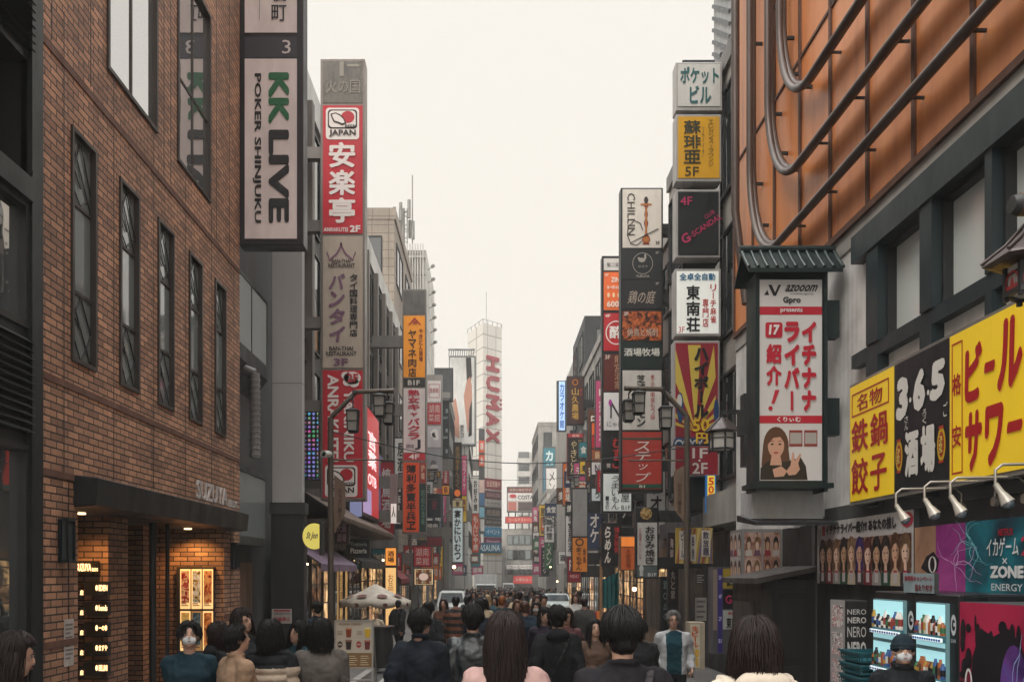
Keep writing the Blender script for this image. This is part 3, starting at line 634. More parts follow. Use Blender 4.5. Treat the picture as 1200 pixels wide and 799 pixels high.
bs = empty('sloping_building', (6.5, 66, -1), 'grey building with sloping roof line on the right beyond the dark slab', 'building')
g.prism([S.pt(u, v, 0) for u, v in ((663, 700), (663, 452), (675, 414), (692, 399), (760, 390), (760, 700))][::-1], (0, 9, 0), CONC); g.build('wall', bs)
for r in range(5):
    p = Geo(); quad(p, S, (668, 470 + r * 34, 678, 484 + r * 34), GLASS, .01); p.build('window', bs)
street_building('far_grey_building', 'far grey building carrying the teal vertical sign', 'R', 6.15, 110, 126, 20.8, CONC, 5, 4, z0=3, par=.5, depth=6)
street_building('low_building', 'low shop building between the sloping building and teal sign', 'R', 6.0, 74, 92, 9, CONCM, 2, 4, z0=3.5)
street_building('plain_building', 'plain shop building just before the teal sign', 'R', 6.1, 92.3, 109.7, 10.5, TILEW, 2, 4, z0=3.5)
bh = empty('mesh_tower', (13, 42, 0), 'tall tower wrapped in a diagonal lattice rising above the orange building', 'building')
g = Geo(); g.box(11.3, 18, 40.2, 43.2, 0, 42, M((.3, .3, .3), .6)); g.build('wall', bh)
g = Geo(); m = M((.05, .055, .06), .5)
for k in range(60):
    z = 8 + k * .6; g.bar((11.25, 40.2, z), (11.25, 43.2, z + 2.2), .1, .16, m); g.bar((11.3, 40.1, z), (15, 40.1, z + 3), .16, .1, m)
g.build('lattice', bh)
# fire escape beside the sign tower
fe = empty('fire_escape', (5.0, 18.7, 0), 'black steel fire escape ladder frame beside the tower of stacked signs', 'fire escape')
g = Geo()
for x in (4.95, 5.42): g.box(x, x + .06, 18.4, 18.46, 3.4, 13.2, IRON); g.box(x, x + .06, 19.1, 19.16, 3.4, 13.2, IRON)
g.build('post', fe)
for k in range(28):
    z = 3.6 + k * .345; g = Geo(); g.box(4.9, 5.55, 18.36, 18.42, z, z + .035, IRON); g.box(4.95, 4.99, 18.42, 19.1, z, z + .035, IRON); g.build('rung', fe)
g = Geo()
for k in range(3): g.bar((5.0, 18.39, 4 + 3 * k), (5.42, 18.39, 7 + 3 * k), .04, .03, M((.05, .04, .16), .5))
g.build('brace', fe)

# ------------------------------------------------------------------ the street air
hz = Geo(); hz.box(-139, 139, -29, 299, -8, 44.5, M((.8, .8, .8), grime=0)); hzo = hz.build('haze', None, kind='stuff')
hm = bpy.data.materials.new('street_air'); hm.use_nodes = True; hm.node_tree.nodes.remove(hm.node_tree.nodes['Principled BSDF']); pv = hm.node_tree.nodes.new('ShaderNodeVolumePrincipled'); pv.inputs['Color'].default_value = (.95, .93, .9, 1); pv.inputs['Density'].default_value = .0013
hm.node_tree.links.new(pv.outputs[0], hm.node_tree.nodes['Material Output'].inputs['Volume']); hzo.data.materials.clear(); hzo.data.materials.append(hm)
# ------------------------------------------------------------------ projecting signs (things: frame > , sign_panel > lettering, bracket)
WP = '#dcd8d2'; RD = '#b3202f'; DK = '#14181a'
def sign(label, d, rect, panels, t=.25, fm=None, X=None, br=(), group='projecting shop signs', name='projecting_sign', edge=None, cat='sign'):
    """rect: outline in photo pixels at distance d; panels: (rect, colour, emission, texts, painter)"""
    S = scam(d); k = d / F; c = S.pt((rect[0] + rect[2]) / 2, rect[3])
    root = empty(name, (c.x, d + t / 2, c.z), label, cat, group)
    g = Geo(); a = S.pt(rect[0], rect[3]); b = S.pt(rect[2], rect[1])
    g.box(a.x, b.x, d, d + t, a.z, b.z, fm or DGREY); g.build('frame', root, bevel=.012 if d < 25 else 0)
    for p in panels:
        r, c, em = p[0], p[1], p[2]; m = c if not isinstance(c, str) else M(c, .4, em=em, grime=.2, scale=2.2, k=1.22)
        g = Geo(); a = S.pt(r[0], r[3]); b = S.pt(r[2], r[1]); g.box(a.x, b.x, d - .012, d - .001, a.z, b.z, m)
        if len(p) > 5: p[5](g)
        pn = g.build('sign_panel', root)
        g = Geo(); e2 = em * .9
        for tx in p[3]:
            kw = dict(w=.018 + d * .0003); kw.update(tx[4] if len(tx) > 4 else {}); text(g, S, tx[0], tx[1], M(tx[2], .45, em=e2 if em and tx[2] in LITTEXT else 0, grime=0), tx[3] if len(tx) > 3 else 'h', **kw)
        if len(p) > 4 and p[4]: p[4](g, S)
        if g.v: g.build('lettering', pn)
    if X is not None:
        for y in br:
            g = Geo(); z = EYE + (HY - y) * k; x0 = S.pt(rect[0], 0).x if X < 0 else S.pt(rect[2], 0).x
            g.box(min(X, x0), max(X, x0), d + t * .25, d + t * .75, z - .22 * (d / 20), z + .05 * (d / 20), M((.2, .185, .17), .5, .2, scale=2) if X < 0 else IRON)
            g.build('bracket', root)
    return root
LITTEXT = set()
m0 = lambda c, r=.45: M(c, r, grime=0)
# ---- left side
def kk(g, S): quad(g, S, (317, -30, 318, 32), m0('#777'), .02)
sign('big black framed vertical sign with green and black poker lettering at the brick corner', 15.35, (279.5, -62, 355.5, 287), [
    ((287, -56, 348, 39), '#c9bfbd', 0, [('町', (318.5, 7, 336, 26), '#1b1c20', 'h', dict(bold=.01)), ('役', (318.5, -16, 336, 3), '#1b1c20', 'h', dict(bold=.01)), ('舞', (318.5, -38, 336, -19), '#1b1c20')], lambda g, S: quad(g, S, (304, -50, 304.7, 25), m0('#777'), .02)),
    ((287, 44, 348, 68.5), '#33323a', 0, [('3', (331, 48, 341, 64), '#cfc8c6', 'h', dict(bold=.0))]),
    ((287, 69.5, 348, 280), '#c9bfbd', 0, [('KK', (315, 86, 339, 146), '#1f6340', 'r', dict(bold=.045)), ('LIVE', (315, 153, 339, 262), '#1b1c20', 'r', dict(bold=.045)), ('POKER SHINJUKU', (296.5, 87, 306.5, 262), '#1b1c20', 'r', dict(bold=.03))])],
    t=.35, fm=M('#1c1a20', .4), X=-4.95, br=())
def bull(x0, y0, x1, y1):
    def f(g, S):
        W = x1 - x0; H = y1 - y0; wh = m0('#e4dcd6'); bk = m0('#2a1518'); rd = m0('#b3202f'); u = lambda a: x0 + W * a; v = lambda b: y0 + H * b
        def rr(r, m, w, q=.1):
            a, b, c, e = r; x = W * q; pts = []
            for cx, cy, st in ((c - x, b + x, -90), (c - x, e - x, 0), (a + x, e - x, 90), (a + x, b + x, 180)):
                pts += [(cx + x * math.cos(R(st + 22.5 * i)), cy + x * math.sin(R(st + 22.5 * i))) for i in range(5)]
            poly(g, S, pts, m, w)
        rr((x0, y0, x1, y1), wh, .02); rr((u(.06), v(.06), u(.94), v(.66)), bk, .026); rr((u(.1), v(.1), u(.9), v(.62)), wh, .03)
        oval(g, S, (u(.66), v(.3)), (W * .2, H * .19), rd, .034)
        poly(g, S, [(u(.14), v(.2)), (u(.3), v(.16)), (u(.44), v(.22)), (u(.56), v(.36)), (u(.62), v(.5)), (u(.5), v(.56)), (u(.36), v(.5)), (u(.24), v(.46)), (u(.18), v(.34))], bk, .038)
        poly(g, S, [(u(.19), v(.23)), (u(.3), v(.2)), (u(.43), v(.27)), (u(.53), v(.38)), (u(.57), v(.48)), (u(.5), v(.51)), (u(.37), v(.45)), (u(.27), v(.42)), (u(.22), v(.33))], wh, .042)
        text(g, S, 'BEEF', (u(.58), v(.54), u(.88), v(.63)), bk, w=.044); text(g, S, 'JAPAN', (u(.1), v(.7), u(.9), v(.93)), bk, bold=.03, w=.036)
    return f
def thai(g, S):
    m = m0('#7a5068'); b = m0('#3a2c2e')
    for s in (-1, 1):
        pts = [(400 + s * .4, 284), (400 + s * 2, 290), (400 + s * 6, 297), (400 + s * 15, 305)]; q = [(x - s * 1.6, y + 1.6) for x, y in pts][::-1]
        poly(g, S, (pts + q) if s < 0 else (pts + q)[::-1], m, .024)
        for k in range(3): oval(g, S, (400 + s * (14.5 + k), 302 - 2.5 * k), (.7, 2.2), m, .024, n=8)
    text(g, S, 'BAN-THAI', (389, 304, 411, 308.5), b, w=.026); text(g, S, 'RESTAURANT', (385, 309, 416, 314), b, w=.026)
sign('tall red and beige vertical sign with a steer emblem at both ends', 22, (375.5, 69, 427.5, 586), [
    ((378.5, 72, 425, 121), M((.17, .16, .14), .35, grime=.5, scale=6), 0, [('火の国', (382, 94, 422, 110), '#8d857a', 'h', dict(bold=0))], lambda g, S: (quad(g, S, (398, 73, 403, 90), m0('#8d877c'), .02), quad(g, S, (407, 76, 421, 79), m0('#8d877c'), .02))),
    ((378.5, 124, 425, 274), RD, 0, [('安楽亭', (385.5, 166, 416.5, 263), '#e4d9d4', 'v', dict(bold=.03)), ('ANRAKUTEI', (379.5, 267, 408, 272), '#e4d9d4'), ('2F', (410, 264.5, 422.5, 272.5), '#e4d9d4', 'h', dict(bold=.04))], bull(382, 127, 421, 164)),
    ((378.5, 277, 425, 431), '#a89b8d', 0, [('バンタイ', (385, 320, 405, 402), '#745069', 'v', dict(bold=.04, slant=.12)), ('タイ国料理専門店', (410, 321, 419, 395), '#1d1a1c', 'v'), ('BAN-THAI', (386, 406, 414, 411), '#2d2224'), ('RESTAURANT', (382, 412, 418, 417), '#2d2224'), ('3F', (391, 420, 408, 429), '#745069', 'h', dict(bold=.04))], thai),
    ((378.5, 434, 425, 583), RD, 0, [('ANRAKUTEI', (384, 439, 397, 541), '#e4d9d4', 'r', dict(bold=.03)), ('YAKINIKU', (403, 457, 415, 541), '#e4d9d4', 'r', dict(bold=.03)), ('2F', (407, 438, 420, 448), RD, 'h', dict(bold=.03, w=.034))],
        lambda g, S: (bull(381, 545, 419, 582)(g, S), [oval(g, S, c, r, m0('#e4d9d4'), .022) for c, r in (((413, 443), (10, 7.5)), ((407, 448), (5, 4.5)), ((415, 449), (6, 5)), ((405, 440), (5, 4.5)))]))],
    t=.45, fm=M((.24, .21, .19), .4, .5), X=-4.95, br=(172, 258, 372, 470, 560))
def mount(g, S):
    m = m0('#a3231f')
    for s in (-1, 1): poly(g, S, [(486, 372), (486 + s * 7, 380), (486 + s * 7, 382), (486, 375)][::s], m, .024)
sign('orange and white vertical sign stack over a longer orange board with black characters', 35, (471.5, 339, 499.5, 625), [
    ((473, 341, 498, 368), M((.13, .12, .11), .4, grime=.5), 0, []),
    ((473, 370, 498, 442), '#dd8a1c', .06, [('ヤマネ肉店', (478.5, 386, 488, 442), '#2a1a10', 'v', dict(bold=.02)), ('やきとん酒場', (491, 385, 495.5, 424), '#7a2a12', 'v'), ('米', (483.5, 375, 489, 381), '#a3231f')], mount),
    ((473, 443.5, 498, 453), '#23211f', 0, [('B1F', (478, 445.5, 492, 451.5), '#c9c2ba', 'h', dict(bold=.03))]),
    ((473, 455, 498, 530), '#cfc4c0', 0, [('熟女キャバクラ', (478, 456, 492, 515), '#b3263d', 'v', dict(bold=.035)), ('J', (486, 515, 493, 527), '#241d2a'), ('since', (476, 519, 485, 525), '#6d5b68')]),
    ((473, 531, 498, 539), RD, 0, [('4F', (479, 532, 491.5, 538), '#e4d9d4', 'h', dict(bold=.03))]),
    ((472.5, 542, 491, 623), '#c8481d', .05, [('薄利多賣半兵ヱ', (476, 544, 487.5, 621), '#1d120e', 'v', dict(bold=.03))]),
    ((491.5, 542, 499, 566), '#8f2f25', 0, [('炉端', (493.5, 544, 497.5, 562), '#d0b090', 'v')]),
    ((491.5, 566.5, 499, 623), '#14302c', 0, [('昭和の酒場', (493.5, 574, 497.5, 615), '#6e9a88', 'v', dict(bold=0))])],
    t=.4, fm=M((.2, .18, .16), .4, .4), X=-4.95, br=(395, 475, 560, 600))
sign('white framed sign stack with red characters and a portrait drawing beyond the orange board', 47, (499, 439, 518, 560), [
    ((501, 446, 516.5, 471), '#d0c8c4', 0, [('日日日', (504, 455, 513.5, 460), '#a32a34')], lambda g, S: outline(g, S, (502.5, 450, 515, 466), .6, m0('#a32a34'), .02)),
    ((501, 472.5, 516.5, 497), '#b0222f', 0, [('湖南', (502, 474, 515.5, 484), '#dcc9c2', 'h', dict(bold=.0)), ('菜館', (502, 485, 515.5, 494), '#dcc9c2', 'h', dict(bold=.0))]),
    ((501, 499, 516.5, 524), '#b9b2b4', 0, [], lambda g, S: (poly(g, S, [(504, 506), (509, 502), (513, 504), (514, 514), (510, 516), (506, 512)], m0('#e8e2dc'), .02), poly(g, S, [(506, 508), (509, 506), (511, 513), (507, 512)], m0('#1c1a1c'), .024))),
    ((501, 525, 516.5, 551), '#8d8a8e', 0, [], lambda g, S: (oval(g, S, (508, 543), (3.4, 4), m0('#5d5a60'), .02), oval(g, S, (509, 547), (4.5, 3), m0('#b9b2b0'), .024))),
    ((501, 552, 516.5, 559.5), '#3a2c24', 0, [('炭火焼', (502, 553, 515, 558.5), '#dda02a')])], t=.4, fm=M((.3, .28, .26), .4, .3), X=-4.9, br=(470, 520))
sign('navy club sign hung under the white framed stack', 47.5, (500, 578, 517, 606), [((501, 579, 516, 605), '#141a26', 0, [('夜', (506, 586, 512, 597), '#7a2630')])], X=-4.9, br=(590,))
sign('narrow black sign of three white lettered boards on the left', 56, (518, 469, 526.5, 580), [
    ((518.5, 475, 526, 496), '#1d2629', 0, [('酒', (522, 479, 525, 484), '#a0a8a8'), ('SHOT', (519.5, 488, 525, 491), '#a0a8a8')]), ((518.5, 498, 526, 520), '#1d2629', 0, [('肴', (522, 502, 525, 507), '#a0a8a8'), ('BAR', (519.5, 511, 525, 514), '#a0a8a8')]), ((518.5, 522, 526, 544), '#1d2629', 0, [('宴', (522, 526, 525, 531), '#a0a8a8')]),
    ((518.5, 546, 526, 567), '#9c3038', 0, [('居酒屋', (520.5, 547, 524, 566), '#d8b8b0', 'v')]), ((518.5, 569, 526, 579), '#dd8f2a', .1, [('祭', (520, 570, 525, 578), '#7a2013')])], t=.4, fm=IRON, X=-4.9, br=(500, 550))
sign('dark brown vertical sign with gold writing and an orange disc at its foot', 52, (531, 518, 541, 583), [((532, 519, 540, 582), '#241a18', 0, [('居酒屋まんぷく', (533.8, 523, 538.4, 572), '#a07a3a', 'v', dict(bold=0))], lambda g, S: oval(g, S, (536, 577.5), (3.6, 4.2), M('#d4691e', .4, em=.25, grime=0), .03))], t=.4, fm=IRON, X=-4.9, br=(540,))
sign('pink and yellow vertical banner sign next to the gold lettered board', 60, (541, 533, 547, 612), [((541.4, 534, 546.6, 580), '#c83a6c', 0, [('カラオケ', (542.4, 538, 545.8, 574), '#e8c8d4', 'v')]), ((541.4, 581, 546.6, 611), '#d8b43c', 0, [('無料', (542.4, 584, 545.8, 600), '#8a2a2a', 'v')])], t=.3, fm=DGREY, X=-4.8, br=(560,))
sign('pale blue white vertical sign with bold black brush kana', 50, (530, 585, 542.5, 660), [((530.6, 595, 542, 658), '#c9d6d6', .1, [('宴かにいむつ', (532.5, 597, 540, 656), '#151a1e', 'v', dict(bold=.035))]), ((530.6, 586, 542, 594), '#c8bc8a', 0, [('蟹', (534, 587, 538.5, 593), '#6a4a3a')])], t=.4, fm=STEEL, X=-4.9, br=(620,))
sign('slim white and vermilion vertical sign with kana farther down the left side', 75, (553, 557, 561.5, 648), [((553.4, 558, 561, 601), '#d4d0ca', 0, [('お好み焼', (555, 562, 559.5, 599), '#2c2a2c', 'v')]), ((553.4, 602, 561, 647), '#bf4a2c', 0, [('もんじゃ焼', (554.6, 604, 560, 645), '#e0d0c0', 'v')])], t=.4, fm=STEEL, X=-3.9, br=(600,))
sign('narrow stack of orange and white boards beside the white tower', 105, (561, 502, 568, 625), [((561.4, 503, 567.6, 515), '#3a3a40', 0, []), ((561.4, 516, 567.6, 530), '#d4552e', 0, [('串', (563, 518, 566.4, 528), '#e8d8d0')]), ((561.4, 533, 567.6, 546), '#d4552e', 0, [('魚', (563, 535, 566.4, 544), '#e8d8d0')]), ((561.4, 562, 567.6, 577), '#d8b8ae', 0, []), ((561.4, 578, 567.6, 592), '#3a6a92', 0, []), ((561.4, 594, 567.6, 606), '#7ab0c4', 0, []), ((561.4, 608, 567.6, 622), '#d4d0cc', 0, [])], t=.5, fm=STEEL, X=-2.3, br=(540,))
# stack of banners at the foot of the white tower (flat boards on its street face)
bd = [(550, 562, '#8c2a36', '全品営業中', '#d8b0a0'), (564, 573, '#5a1f2c', 'SALON AND LOUNGE', '#b08a8a'), (574.5, 581, '#a39c98', 'CAFE', '#3a3838'), (582.5, 594, '#24242a', '居酒屋', '#8a7a6a'), (595, 603, '#3a2f2c', 'スマートパーク', '#c8b8a8'), (604.5, 615, '#2a8ab4', 'イベント', '#d8e0e4'), (616, 625, '#7a2450', 'Beauty', '#d0a8c0'), (626, 635, '#c8a03a', 'シネマ', '#5a2a1a')]
kz = lambda y: (y - 378) / (686 - 378)
for y0, y1, c, s, tcx in bd:
    g = Geo(); quad(g, SB, (.04, kz(y0), .96, kz(y1)), M(c, .45), .12); g.add([SB.pt(a, b, w) for a, b in ((.04, kz(y0)), (.96, kz(y0)), (.96, kz(y1)), (.04, kz(y1))) for w in (0.0, .12)], [(0, 1, 3, 2), (2, 3, 5, 4), (4, 5, 7, 6), (6, 7, 1, 0)], M(c, .45))
    cn = {'#8c2a36': 'crimson', '#5a1f2c': 'wine red', '#a39c98': 'grey', '#24242a': 'black', '#3a2f2c': 'dark brown', '#2a8ab4': 'bright blue', '#7a2450': 'purple', '#c8a03a': 'mustard yellow'}[c]
    ob = g.build('signboard', None, f'{cn} signboard in the stack at the foot of the white lettered tower', 'sign', 'stacked boards on the white tower')
    g = Geo(); text(g, SB, s, (.14, kz(y0 + 2.5), .86, kz(y1 - 2.5)), M(tcx, .5, grime=0), w=.16); g.build('lettering', ob)
ob = None
sign('blue sauna sign with big white letters at the foot of the white tower', 104, (560, 635.5, 588, 648), [((560.5, 636, 587.5, 647.5), '#155a78', .05, [('ASAUNA', (562, 638, 586, 645.5), '#cfe0e4', 'h', dict(bold=.03))])], t=.5, fm=STEEL, X=-2.3, br=())
# billboards
sign('dark blank rooftop billboard with steel supports on the left', 76.2, (504, 431, 531, 470), [((505, 432, 530, 469), M((.1, .105, .11), .5), 0, [])], t=.5, fm=IRON, cat='billboard', name='billboard', group=None)
def beauty(g, S):
    sk = m0('#b98672'); hr = m0('#241d1c')
    poly(g, S, [(546, 419), (552, 419), (553, 440), (549, 460), (547, 448)], hr, .03)
    poly(g, S, [(547, 446), (551, 441), (553, 452), (553, 470), (550, 500), (548, 508), (545, 480), (543.5, 464)], sk, .04)
    poly(g, S, [(550, 480), (553, 468), (553, 510), (549, 512)], hr, .05)
    poly(g, S, [(531, 470), (534, 466), (538, 490), (538.5, 514), (532.5, 510)], sk, .04); text(g, S, 'BEAUTY', (539.5, 498, 543.5, 513), m0('#4a3a38'), 'r', w=.05)
sign('tall white beauty billboard showing a bare shoulder and dark hair', 88, (526, 417, 557.5, 522), [((527, 418.5, 556, 520), '#c9c8c4', 0, [], beauty)], t=.8, fm=STEEL, cat='billboard', name='billboard', group=None)
g = Geo()
for k in range(12): g.tube([P(526 + k * 2.6, 417, 88), P(526 + k * 2.6 + .6, 410, 86.5)], .04, STEEL, 5); g.ball(P(526.6 + k * 2.6, 409.5, 86.4), .15, M((.3, .3, .3), .5), 6, 4)
# (lamps over the billboard are one rail of floodlights)
g.build('floodlight_rail', None, 'rail of small floodlights above the white beauty billboard', 'light rail')
# ---- right side, tower of separate boxes
def box(r, c, em, items, fn=None):
    S = scam(18)
    return (r, c, em, items, fn)
tw = sign('tower of stacked sign boxes with white, yellow and black panels beside the fire escape', 18.35, (800, 70, 838, 600), [], t=.12, fm=IRON, X=5.0, br=(150, 262, 350, 450, 540), name='sign_tower')
S18 = scam(18); 
def tbox(name, r, pr, c, em, items, fn=None):
    g = Geo(); a = S18.pt(r[0], r[3]); b = S18.pt(r[2], r[1]); g.box(a.x, b.x, 18.0, 18.34, a.z, b.z, M((.42, .40, .38), .45, .2)); bx = g.build(name, tw, bevel=.012)
    g = Geo(); a = S18.pt(pr[0], pr[3]); b = S18.pt(pr[2], pr[1]); g.box(a.x, b.x, 17.988, 17.999, a.z, b.z, M(c, .4, em=em, grime=.2, scale=2.2, k=1.15)); 
    for tx in items: kw = dict(w=.02); kw.update(tx[4] if len(tx) > 4 else {}); text(g, S18, tx[0], tx[1], M(tx[2], .45, grime=0), tx[3] if len(tx) > 3 else 'h', **kw)
    if fn: fn(g, S18)
    g.build('sign_panel', bx)
tbox('sign_box', (792, 73, 846.5, 130), (794.5, 76, 844, 125), '#c2c0ba', .0, [('ポケット', (797, 79, 842, 99), '#1d5a5c', 'h', dict(bold=.03)), ('ビル', (808, 101, 833, 122), '#1d5a5c', 'h', dict(bold=.03))])
tbox('sign_box', (792, 134, 845.5, 213), (794.5, 137, 843, 209), '#d09a1a', .0, [('蘇琲亜', (801, 141, 821, 193), '#33331c', 'v', dict(bold=.02)), ('5F', (802.5, 196, 818.5, 207), '#33331c', 'h', dict(bold=.01)), ('エレガンス・ラウンジ', (830, 141, 836, 196), '#4a4218', 'v', dict(bold=0)), ('ソワイア', (822.5, 148, 825, 186), '#4a4218', 'v', dict(bold=0))])
def scandal(g, S):
    m = m0('#b8305e')
    S2 = Surf(S.pt(797, 279, .02), S.pt(842, 249, 0) - S.pt(797, 279, 0), S.pt(802, 288, 0) - S.pt(797, 279, 0)); text(g, S2, 'G', (0, -.15, .19, .95), m, bold=.03, w=.0); text(g, S2, '-SCANDAL', (.21, .15, 1, .8), m, bold=.01, w=.0); text(g, S2, 'CLUB', (.68, -.6, .92, -.15), m, bold=0, w=.0)
tbox('sign_box', (792, 222, 844, 302), (794.5, 225, 842, 299), '#14191c', .0, [('4F', (797, 231, 811, 241), '#b8305e', 'h', dict(bold=.01))], scandal)
tbox('sign_box', (791, 315, 845, 394), (793, 318, 842, 391), '#dfe0d9', .22, [('全卓全自動', (796, 320.5, 838, 329), '#1f6d94', 'h', dict(bold=.03)), ('東南荘', (804, 334, 820, 390), '#15181a', 'v', dict(bold=.03)), ('リーチ麻雀', (832, 333, 839, 379), '#c0302c', 'v', dict(bold=.02)), ('専門店', (823, 350, 830, 384), '#c0302c', 'v', dict(bold=.02)), ('3F', (795, 383, 802, 390), '#c0302c', 'h', dict(bold=0))])
def rays(g, S):
    y = m0('#c9b04a'); b = m0('#20406a'); w = m0('#c8c8c4')
    for k in range(9):
        a0, a1 = R(196 + k * 17.2), R(196 + k * 17.2 + 8.6); cx, cy = 815, 505; q = []
        for a in (a0, a1):
            tt = min((23.5 / abs(math.cos(a))) if abs(math.cos(a)) > 1e-6 else 1e9, (cy - 404.5) / max(1e-6, -math.sin(a)) if math.sin(a) < -1e-6 else 1e9); q.append((cx + tt * math.cos(a), cy + tt * math.sin(a)))
        poly(g, S, [(cx, cy), q[0], q[1]], y, .014)
    for k in range(5): oval(g, S, (795.5 + 10 * k, 521 - (k % 2) * 2), (7, 9), b, .0155 + .0004 * k, 180, 360); oval(g, S, (795.5 + 10 * k, 521 - (k % 2) * 2), (5, 6), w, .018 + .0004 * k, 180, 360); oval(g, S, (795.5 + 10 * k, 521 - (k % 2) * 2), (3.6, 4), b, .0205 + .0004 * k, 180, 360)
    oval(g, S, (797, 478), (4, 18), b, .022); oval(g, S, (796, 470), (3, 8), w, .024); oval(g, S, (839, 482), (3, 14), b, .022)
    text(g, S, 'ハイボール', (813, 407, 830, 490), m0('#161516'), 'v', bold=.05, w=.03)
    for m, bo, ww in ((m0('#8a2218'), .07, .032), (m0('#d8b22c'), .03, .036)): text(g, S, '50', (811, 491, 831, 506), m, bold=bo, w=ww); text(g, S, '円', (815, 507, 829, 520), m, bold=bo, w=ww)
tbox('sign_box', (790, 399, 843.5, 521), (791.5, 402, 841, 520), '#8c2230', .0, [], rays)
tbox('sign_box', (790, 522, 843.5, 557), (791.5, 523, 841, 556), '#8c2230', .0, [('1F', (811, 525, 829, 537), '#d8cdc9', 'h', dict(bold=.02)), ('・', (818, 538, 821, 541), '#d8cdc9'), ('2F', (811, 542, 829, 555), '#d8cdc9', 'h', dict(bold=.02))])
# ---- right side, second stack
def hookah(g, S):
    rd = m0('#7d2a1c'); dk = m0('#2b2422'); gd = m0('#b06a2c'); pr = []
    for z, r in ((231, 1.2), (235, 2.8), (238, 1.4), (240, 4.5), (242, 2), (246, 1), (252, 2.2), (256, 1), (262, 2.6), (268, 1), (275, 1.6), (278, 4), (282, 5), (285, 3), (287, 4.6)): pr.append((r, z))
    poly(g, S, [(757 + r, z) for r, z in pr] + [(757 - r, z) for r, z in pr[::-1]], rd, .02); oval(g, S, (757, 235), (2.2, 4), dk, .024); oval(g, S, (757, 281), (4, 3.6), gd, .024); quad(g, S, (750.5, 239, 763.5, 241), gd, .022); quad(g, S, (756, 243, 758, 276), gd, .026)
    pts = [(752, 283), (746, 288), (739, 286), (735, 276), (736, 266), (743, 259), (750, 262), (753, 270)]
    for (a, b), (c, e) in zip(pts, pts[1:]):
        nx, ny = -(e - b), c - a; q = math.hypot(nx, ny); nx, ny = nx / q * .5, ny / q * .5; poly(g, S, [(a + nx, b + ny), (a - nx, b - ny), (c - nx, e - ny), (c + nx, e + ny)], dk, .03)
    poly(g, S, [(738, 286), (738, 285), (771, 268), (771.5, 269.2)], dk, .032)
def swan(g, S):
    m = m0('#a39d92'); ring(g, S, (753, 309), (12, 12.6), .7, m, .02); oval(g, S, (752, 305), (4, 2.6), m, .02); oval(g, S, (756, 301), (1.3, 3.4), m, .022); oval(g, S, (748.5, 303), (1.5, 1.2), m, .022)
    text(g, S, 'ゆるや', (748, 311, 759, 314), m, w=.02, bold=0); text(g, S, 'YURUYA', (745, 322.5, 761, 325.5), m, w=.02)
def steps(g, S): quad(g, S, (729, 567, 775, 572), m0('#1d4a38'), .02); quad(g, S, (729, 513, 775, 515), m0('#1d4a38'), .02); text(g, S, 'B1', (749, 568, 755.5, 571.5), m0('#c8c0b0'), w=.026)
sign('long stack of menu signs from a hookah picture down to a red kana panel', 24, (727.5, 220, 777, 576.5), [
    ((729.5, 222, 775, 290.5), '#c9c1b6', 0, [('CHILLIN', (735, 227, 744, 276), '#2b2422', 'r', dict(bold=-.01)), ('3F', (768, 283, 773, 287), '#2b2422')], hookah),
    ((729.5, 292, 775, 327.5), '#1d2022', 0, [('3F', (768, 295, 772, 298), '#a39d92')], swan),
    ((729.5, 328.5, 775, 362), '#201f20', 0, [('鶏の庭', (735, 341, 769, 356), '#b5a596', 'h', dict(bold=.0, slant=.1)), ('3F', (768, 331, 772, 334), '#a39d92')]),
    ((729.5, 365, 775, 399), photo_mat('grilled_skewers', ['#1a0d0a', '#3a1a10', '#a04a20', '#c86a30', '#40180e'], 5.0), 0, [('2F', (731, 366, 736, 370), '#d8cdc9'), ('焼鳥と焼酎', (735, 385, 771, 394), '#c8b8a8', 'h', dict(bold=0))]),
    ((729.5, 400, 775, 432), '#10211f', 0, [('酒場牧場', (731, 408, 773, 417.5), '#d5d2c8', 'h', dict(bold=.02))]),
    ((729.5, 434, 775, 503.5), '#bdb7af', 0, [('芝浦ホルモン', (746, 439, 756, 500), '#18181a', 'v', dict(bold=.02)), ('煮込み串焼もつ鍋', (762, 439, 767, 492), '#a32a2a', 'v', dict(bold=.0)), ('お気軽にどうぞ', (737, 466, 740.5, 498), '#2a2a2c', 'v', dict(bold=0))]),
    ((729.5, 506, 775, 573), '#a03128', .0, [('ステップ', (743, 517, 763, 565), '#e0cfc6', 'v', dict(bold=.0, slant=.15))], steps)], t=.4, fm=M((.02, .024, .026), .4, .3), X=5.3, br=(263, 345, 420, 480, 540))
